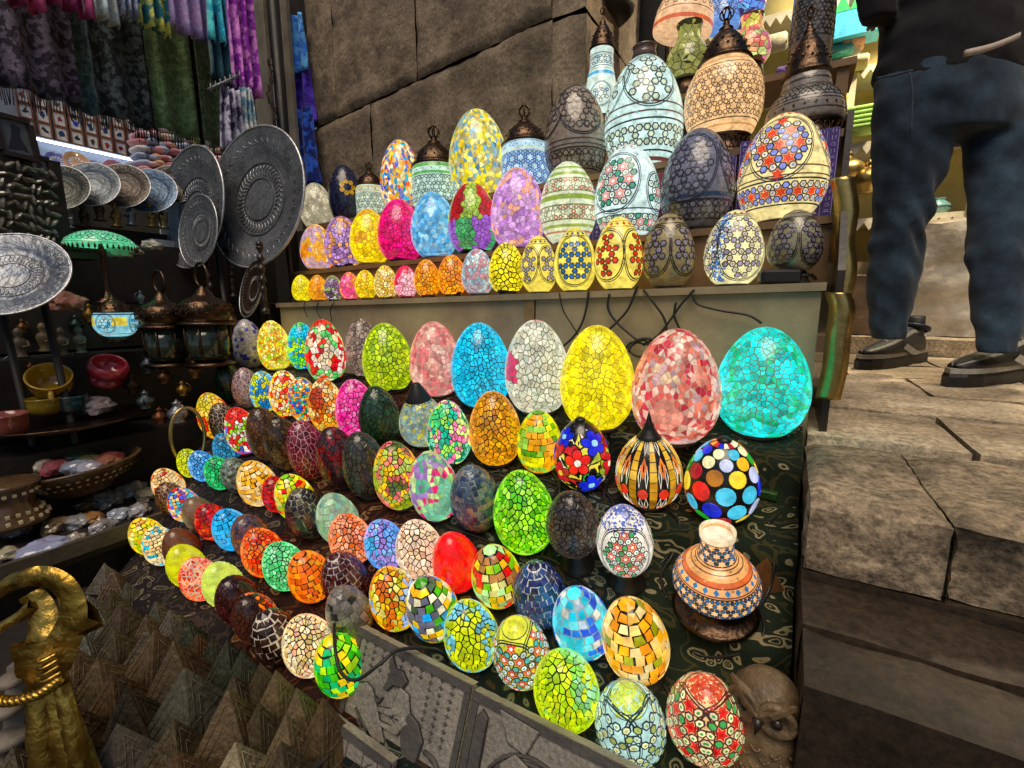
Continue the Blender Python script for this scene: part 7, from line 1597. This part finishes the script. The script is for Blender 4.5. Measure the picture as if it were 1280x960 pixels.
def roll(px, py, w, h, c, lab, X=0., Y=None, shape='roll'):
    p = onY(px, py, Y or YB - .05); s_ = depth(p) / FPX; mb = MB(); W_, H_ = w * s_, h * s_
    if shape == 'roll': mb.rev([(.0005, -.5), (.40, -.49), (.5, -.42), (.5, .42), (.40, .49), (.0005, .5)], 16, hx(c), M=Matrix.Rotation(R(90), 4, 'Y') @ Matrix.Diagonal((H_, .16, W_, 1)))
    else:
        for i in range(5): mb.box((rnd.uniform(-.01, .01), 0, (i - 2) * H_ / 5), (W_ * rnd.uniform(.9, 1), .2, H_ / 5 * .9), jit(hx(c), rnd, .15), bev=.008)
    return mb, p
def goods(px, py, w, h, c, lab, cat, nm, shape='roll', Y=None):
    mb, p = roll(px, py, w, h, c, lab, shape=shape, Y=Y); o = tag(obj(nm, mb, M_CLOTH, None, p), lab, cat, 'goods on the bright shop shelves'); return o
goods(1046, 68, 34, 20, '5ca8a8', 'teal rolled cloth on the bright shelves', 'cloth', 'rolled_cloth'); goods(1043, 88, 36, 18, '9cd088', 'mint green rolled cloth below the teal one', 'cloth', 'rolled_cloth'); goods(1066, 55, 24, 16, 'c89878', 'tan rolled cloth beside the teal one', 'cloth', 'rolled_cloth')
goods(1067, 80, 30, 14, 'c8b890', 'cream cushion roll on the bright shelves', 'cloth', 'rolled_cloth', Y=YB - .12); goods(1072, 152, 44, 26, '98c060', 'stack of lime green cloths on the bright shelf', 'cloth stack', 'folded_cloths', 'stack'); goods(1040, 138, 30, 34, 'e0c850', 'stack of yellow cloths beside the lime ones', 'cloth stack', 'folded_cloths', 'stack')
goods(965, 55, 34, 18, 'c8c0a8', 'pale rolled cloth between the lamp caps', 'cloth', 'rolled_cloth'); goods(985, 92, 26, 16, '7858a8', 'purple rolled cloth behind the grey lamp', 'cloth', 'rolled_cloth')
p = onY(1060, 30, YB - .1); root = empty('paper_crown', p - Vector((0, 0, .10)), (0, 0, 0), 'blue and green zigzag paper box on the top shelf', 'paper box')
mb = MB(); mb.box((0, 0, .07), (.32, .16, .14), hx('48b8e0')); obj('box', mb, M_COLOR, root)
mb = MB()
for i in range(4): x = -.16 + i * .08; mb.add([(x, -.082, .14), (x + .08, -.082, .14), (x + .04, -.082, .24)], [(0, 1, 2)], hx('38c070'))
q = obj('zigzag', mb, M_COLOR, root); q.modifiers.new('t', 'SOLIDIFY').thickness = .004
def pot(px, py, w, lab, Y=YB - .12):
    p = onY(px, py, Y); r = w / 2 * depth(p) / FPX; root = empty('brass_pot', p, (0, 0, 0), lab, 'pot', 'brass pots in the bright shop'); mb = MB()
    mb.rev([(r * a, r * b) for a, b in ((.5, -.9), (.55, -.8), (.9, -.5), (1, -.1), (.85, .25), (.45, .5), (.25, .6), (.22, .8))], 20); obj('body', mb, M_BRASS, root)
    mb = MB(); mb.rev([(r * a, r * b) for a, b in ((.28, .8), (.2, .95), (.06, 1.1), (.1, 1.2), (.0005, 1.3))], 14); obj('lid', mb, M_BRASS, root)
pot(1058, 212, 42, 'dull brass lidded pot in the bright shop, left of two'); pot(1086, 222, 40, 'dull brass lidded pot half hidden by the person')
for k_, (x, z_) in enumerate([(x_, zz) for zz in (.535, .995, 1.435) for x_ in (.48, .72, .98, 1.25, 1.40, 1.68, 1.95)]):
    c = ['c8a060', '6c9c98', 'b06050', 'd8c890', '8a78a8', '98b468', 'c88848'][k_ % 7]; w_ = ['tan', 'teal', 'brick red', 'cream', 'lilac', 'lime', 'orange'][k_ % 7]
    mb = MB(); r_ = .05 + .018 * ((k_ * 7) % 3)
    mb.rev([(r_ * .55, 0), (r_ * .62, r_ * .08), (r_, r_ * .55), (r_ * .95, r_ * .95), (r_ * .6, r_ * 1.25), (r_ * .5, r_ * 1.4), (r_ * .62, r_ * 1.5)], 18, hx(c)); root = empty('pottery_jar', (x, YB + .08, z_ + .001), (0, 0, 0), '%s pottery jar on the %s bright shop shelf' % (w_, ['lower', 'middle', 'upper'][k_ // 7]), 'jar', 'pottery on the bright shelves'); obj('body', mb, M_GLOSS, root)
    mb = MB(); mb.tube([(r_ * math.cos(t), r_ * math.sin(t), r_ * .72) for t in np.linspace(0, 6.283, 21)[:-1]], r_ * .05, 5, hx('40302c'), closed=True); obj('painted_band', mb, M_GLOSS, root)
# plastic wrapped bale behind the legs
M_BALE = mat('bale_wrap', (.52, .46, .36), .28, vary=.3, vscale=10, bump=.9, bscale=16, coat=.7, col2=(.40, .34, .25))
p = onY(1185, 412, 3.55); mb = MB(); P = []
rough_block(mb, -.42, .42, -.16, .16, 0, .62, (1, 1, 1), amp=.02, step=.04, seed=5, wear=.02); tag(obj('wrapped_bale', mb, M_BALE, None, (p.x + .05, 3.55, LZ + .105)), 'plastic-wrapped cream bale standing behind the person', 'bale')
mb = MB(); rough_block(mb, -.22, .22, -.15, .15, 0, .34, (1, 1, 1), amp=.01, step=.05, seed=6, wear=.01); p = onY(1066, 400, 3.5); tag(obj('brown_crate', mb, mat('crate', (.16, .10, .055), .6, vary=.4, bump=.3), None, (p.x, 3.5, LZ + .105)), 'brown crate on the kerb left of the person', 'crate')

# ------------------------------------------------------------------ the person
M_JEAN = mat('denim', (.030, .056, .088), .9, vary=.45, vscale=14, detail=8, bump=.25, bscale=420, sheen=.15, col2=(.015, .026, .045), spec=.2, grain=300, gamp=.3)
M_HOOD = mat('black_jersey', (.011, .011, .014), .9, vary=.3, vscale=14, bump=.2, bscale=380, sheen=.1, spec=.15, grain=300, gamp=.3)
M_SKIN = mat('skin', (.45, .26, .18), .5, vary=.1, vscale=20, bump=.05)
M_SHOE = mat('shoe', use_col=True, rough=.55, vary=.25, vscale=30, bump=.2, bscale=90)
FL, FR = onZ(1112, 466, LZ), onZ(1240, 486, LZ); FL.y -= .05
person = empty('person', ((FL.x + FR.x) / 2, (FL.y + FR.y) / 2, LZ), (0, 0, 0), 'person in dark jeans, black hooded top and black sneakers standing on the landing', 'person')
PO = Vector(person.location)
dL, dR = depth(FL), depth(FR)
def ringpts(c, rx, ry, n=22, seed=0, amp=.0):
    out = []
    for k in range(n):
        a = 2 * math.pi * k / n; q = 1 + amp * mnoise.noise(Vector((math.cos(a) * 1.3, math.sin(a) * 1.3, c.z * 15 + 1.6 * math.cos(a) + seed)))
        out.append(c + (Vector(RT) * math.cos(a) * rx + Vector((-RT[1], RT[0], 0)) * math.sin(a) * ry) * q)
    return out
def loft(mb, keys, dep, seed=0, wr=.0, sub=7, flat=.85, z_off=Vector((0, 0, 0))):
    """keys: (centre x px, centre y px, width px, wrinkle) -> elliptical rings at the given depth"""
    pts = [Vector((k[0], k[1], k[2])) for k in keys]; ws = [k[3] if len(k) > 3 else 0 for k in keys]; c = smooth_curve(pts, sub); rows = []
    for i, q in enumerate(c):
        t = i / (len(c) - 1) * (len(keys) - 1); j = min(int(t), len(keys) - 2); w = ws[j] + (ws[j + 1] - ws[j]) * (t - j)
        d = dep(q.y) if callable(dep) else dep; p = at(q.x, q.y, d) - PO; r = q.z / 2 * d / FPX / math.sqrt(1 + ((q.x - 640) / FPX * flat) ** 2)
        r *= 1 + w * .035 * 0.0
        rows.append(ringpts(p, r, r * flat, seed=seed, amp=.34 * w + .06))
    n = len(rows[0]); vs = [p for r in rows for p in r]; fs = []
    for i in range(len(rows) - 1):
        for k in range(n): fs.append((i * n + k, i * n + (k + 1) % n, (i + 1) * n + (k + 1) % n, (i + 1) * n + k))
    fs.append(tuple(range(n))); fs.append(tuple((len(rows) - 1) * n + k for k in range(n))[::-1])
    mb.add(vs, fs, smooth=True)
def remesh(o, vox, sm=6):
    r = o.modifiers.new('join', 'REMESH'); r.mode = 'VOXEL'; r.voxel_size = vox; r.use_smooth_shade = True
    s = o.modifiers.new('soft', 'SMOOTH'); s.factor = .5; s.iterations = sm
dep_m = lambda y: dL + (dR - dL) * .5
mb = MB()
dl = lambda y: dL + (dep_m(0) - dL) * max(0, min(1, (430 - y) / 300)); dr_ = lambda y: dR + (dep_m(0) - dR) * max(0, min(1, (440 - y) / 300))
loft(mb, [(1142, 95, 104, 0), (1140, 150, 108, .1), (1138, 205, 100, .2), (1128, 255, 80, .6), (1123, 290, 72, 1.0), (1118, 330, 69, .6), (1114, 360, 66, .2), (1111, 398, 54, .5), (1109, 412, 48, 1.0), (1108, 424, 45, .6)], dl, 1)
loft(mb, [(1240, 80, 108, 0), (1250, 150, 110, .1), (1253, 220, 100, .2), (1253, 270, 94, .3), (1249, 310, 90, .6), (1250, 350, 84, .3), (1250, 390, 77, .3), (1248, 414, 68, .8), (1246, 430, 58, 1.0), (1246, 441, 54, .5)], dr_, 2)
loft(mb, [(1188, 20, 178, 0), (1188, 60, 184, .1), (1188, 110, 196, .1), (1190, 145, 190, .1), (1192, 172, 170, 0)], dep_m(0), 3, flat=.62)
o = obj('jeans', mb, M_JEAN, person); remesh(o, .011, 4)
# pocket, seam and belt details
mb = MB()
def surf_stroke(pts, r, d): mb.tube(smooth_curve([at(x, y, d) - PO for x, y in pts], 5), r, 5)
surf_stroke([(1096, 98), (1118, 94), (1140, 88)], .004, dep_m(0) - .20); surf_stroke([(1137, 90), (1140, 120), (1138, 165)], .003, dep_m(0) - .205)
obj('pocket_seam', mb, M_JEAN, person)
# hooded top (torso above the frame too)
mb = MB()
loft(mb, [(1186, 108, 196, .1), (1190, 85, 206, .2), (1192, 50, 208, .2), (1194, 0, 206, .1), (1196, -60, 212, .05), (1198, -120, 216, 0), (1198, -165, 180, 0), (1198, -185, 100, 0)], dep_m(0), 4, flat=.62)
loft(mb, [(1104, -150, 70, .1), (1092, -100, 70, .2), (1094, -50, 62, .4), (1096, -5, 56, .5), (1099, 26, 46, .5)], dep_m(0) - .04, 6)
loft(mb, [(1290, -150, 74, .1), (1300, -100, 72, .2), (1306, -50, 68, .3), (1304, 0, 62, .4), (1298, 40, 54, .5)], dep_m(0) - .04, 7)
o = obj('hooded_top', mb, M_HOOD, person); remesh(o, .011, 4)
mb = MB(); d_ = dep_m(0) - .215
c = smooth_curve([at(1204, 68, d_ + .01) - PO, at(1230, 62, d_) - PO, at(1252, 54, d_) - PO, at(1270, 46, d_ + .01) - PO], 5)
P = [[q + Vector((0, 0, .009)), q + Vector((0, .0, -.009))] for q in c]; mb.grid(P); o = obj('shirt_hem', mb, mat('pale_shirt', (.50, .42, .36), .9, vary=.1), person); o.modifiers.new('t', 'SOLIDIFY').thickness = .012
# body: head, neck, forearms and hands as one skinned surface
bm_v = []; bm_e = []; rad = []
def chain(pts, rs, root=None):
    prev = root
    for p, r in zip(pts, rs):
        bm_v.append(tuple(p)); rad.append(r); i = len(bm_v) - 1
        if prev is not None: bm_e.append((prev, i))
        prev = i
    return prev
pp = lambda x, y, d: at(x, y, d) - PO
D0 = dep_m(0)
ch = chain([pp(1195, 60, D0), pp(1196, -40, D0), pp(1198, -130, D0), pp(1198, -190, D0), pp(1196, -215, D0 - .01), pp(1196, -250, D0 - .02), pp(1196, -285, D0 - .01), pp(1197, -305, D0)], [.11, .11, .12, .055, .06, .088, .085, .05]); chest = 2
def hand(rootpt, elbow, wrist, side):
    a = chain([rootpt, elbow, wrist], [.05, .042, .028], chest); dirv = (wrist - elbow).normalized(); sdv = dirv.cross(Vector((0, 0, 1))).normalized() * side; dn = sdv.cross(dirv).normalized()
    palm = chain([wrist + dirv * .045, wrist + dirv * .085], [.030, .030], a)
    for k, (o_, ln_) in enumerate(((-.026, .062), (-.009, .074), (.009, .070), (.025, .055))):
        b0 = wrist + dirv * .09 + sdv * o_; chain([b0, b0 + dirv * ln_ * .5 - dn * .006, b0 + dirv * ln_ * .85 - dn * .022], [.010, .009, .008], palm)
    chain([wrist + dirv * .03 + sdv * -.034, wrist + dirv * .065 + sdv * -.048, wrist + dirv * .09 + sdv * -.045], [.012, .011, .009], a)
hand(pp(1104, -150, D0 - .04), pp(1094, -60, D0 - .04), pp(1096, -22, D0 - .02), 1)
hand(pp(1290, -150, D0 - .03), pp(1306, -40, D0 - .04), pp(1296, 45, D0 - .10), -1)
me = bpy.data.meshes.new('body'); me.from_pydata(bm_v, bm_e, []); o = link('body', me, M_SKIN, person)
sk = o.modifiers.new('skin', 'SKIN'); lay = me.skin_vertices[0] if me.skin_vertices else None
if lay is None:
    bmx = bmesh.new(); bmx.from_mesh(me); bmx.verts.layers.skin.verify(); bmx.to_mesh(me); bmx.free(); lay = me.skin_vertices[0]
for i, r in enumerate(rad): lay.data[i].radius = (r, r); lay.data[i].use_root = (i == 0)
ss = o.modifiers.new('ss', 'SUBSURF'); ss.levels = 2; ss.render_levels = 2
hp = pp(1196, -262, D0); hr = .105
mb = MB(); bm = bmesh.new(); bmesh.ops.create_icosphere(bm, subdivisions=3, radius=1)
mb.add([hp + Vector((v.co.x * hr * .86, v.co.y * hr, v.co.z * hr * .95 + .025)) * 1.0 + Vector((.012, .02, 0)) + v.co * .006 * mnoise.noise(v.co * 8) for v in bm.verts if True], [[v.index for v in f.verts] for f in bm.faces], smooth=True); bm.free(); obj('hair', mb, M_BLACK, person)
fd = Vector((-.8, -.5, 0)).normalized()
mb = MB(); mb.rev([(.012, -.02), (.014, -.01), (.008, .012), (.003, .02)], 10, M=Matrix.Translation(hp + fd * .10 + Vector((0, 0, -.012)))); obj('nose', mb, M_SKIN, person)
for s in (-1, 1):
    sd_ = Vector((-fd.y, fd.x, 0)) * s
    mb = MB(); mb.rev([(.0005, -.01), (.010, 0), (.0005, .01)], 10, hx('f0f0f0'), M=Matrix.Translation(hp + fd * .088 + sd_ * .032 + Vector((0, 0, .005)))); obj('eye', mb, M_COLOR, person)
    mb = MB(); mb.rev([(.0005, -.03), (.014, -.01), (.018, .012), (.0005, .03)], 10, M=Matrix.Translation(hp + sd_ * .092) @ Matrix.Diagonal((.6, 1, 1, 1))); obj('ear', mb, M_SKIN, person)
mb = MB(); mb.tube([hp + fd * .086 + Vector((-fd.y, fd.x, 0)) * t + Vector((0, 0, -.055)) for t in (-.022, 0, .022)], .005, 6, hx('a05048')); obj('mouth', mb, M_COLOR, person)
# sneakers
def sneaker(heel, toe, lab):
    d = toe - heel; L = d.length; M = Matrix.Translation(heel - PO) @ Matrix.Rotation(math.atan2(d.y, d.x), 4, 'Z') @ Matrix.Diagonal((1, 1, 1.3, 1)); up = []
    root = None
    mb = MB(); sole = [(-.03, .036), (.10, .044), (.20, .054), (.27, .050), (.305, .034), (.325, .0)]
    poly = [(x / .312 * L, w) for x, w in sole] + [(x / .312 * L, -w) for x, w in sole[::-1][1:]]; poly = poly[::-1]
    mb.ext(poly, .0, .036, hx('101012'), M=M, bev=.008); mb.ext([(x * .985 + .003, y * .94) for x, y in poly], .0365, .050, hx('9a968c'), M=M)
    so = obj('sole', mb, M_SHOE, person)
    mb = MB(); rows = []
    for x, w, h in ((-.008, .024, .085), (.03, .033, .10), (.08, .036, .105), (.14, .038, .085), (.20, .040, .066), (.26, .036, .054), (.295, .022, .046), (.308, .006, .040)):
        x = x / .312 * L; rows.append([M @ Vector((x, 1.22 * w * math.cos(t) * (1 if t < 4 else 1), .050 + (h * 1.15 - .040) * max(0, math.sin(t)) ** .75)) for t in np.linspace(0, math.pi, 13)])
    mb.grid(rows, colf=lambda i, j: hx('141416') if (j in (0, 1, 2, 9, 10, 11) and i > 2) or i == 0 else (hx('8a8880') if j in (3, 8) else hx('26262a'))); u = obj('upper', mb, M_SHOE, person); u.modifiers.new('t', 'SOLIDIFY').thickness = .005
    mb = MB()
    for k in range(4): x = (.11 + .028 * k) / .312 * L; z_ = .128 - .014 * k; mb.tube([M @ Vector((x, -.026, z_ - .008)), M @ Vector((x + .01, 0, z_ + .006)), M @ Vector((x, .026, z_ - .008))], .0042, 6, hx('c8c4bc'))
    obj('lace', mb, M_SHOE, person)
    mb = MB()
    for s in (-1, 1):
        mb.add([M @ Vector((x / .312 * L, s * .0535, z_)) for x, z_ in ((.04, .04), (.10, .036), (.17, .065), (.15, .08), (.09, .055))], [(0, 1, 2, 3, 4) if s < 0 else (4, 3, 2, 1, 0)], hx('b0aca4'))
    obj('side_stripe', mb, M_SHOE, person)
    mb = MB(); mb.tube([M @ Vector((.045 + .052 * math.cos(t), .050 * math.sin(t), .128 + .012 * math.cos(t))) for t in np.linspace(0, 6.283, 21)[:-1]], .012, 6, hx('1c2038'), closed=True); obj('ankle_strap', mb, M_SHOE, person)
    mb = MB(); mb.box((-.02, 0, .075), (.03, .05, .06), hx('a8a49c'), M=M, bev=.008); mb.box((.17, 0, .098), (.07, .078, .016), hx('8c8880'), M=M @ Matrix.Rotation(.22, 4, 'Y'), bev=.005); mb.box((.255, 0, .072), (.06, .07, .014), hx('0c0c0e'), M=M @ Matrix.Rotation(.12, 4, 'Y'), bev=.005); obj('overlay', mb, M_SHOE, person)
    mb = MB(); mb.tube([M @ Vector((.04, 0, .09)), M @ Vector((.055, 0, .17))], .038, 14, hx('16161a')); obj('ankle_collar', mb, M_SHOE, person)
sneaker(onZ(1142, 452, LZ), onZ(1076, 462, LZ), ''); sneaker(onZ(1288, 470, LZ), onZ(1188, 484, LZ), '')
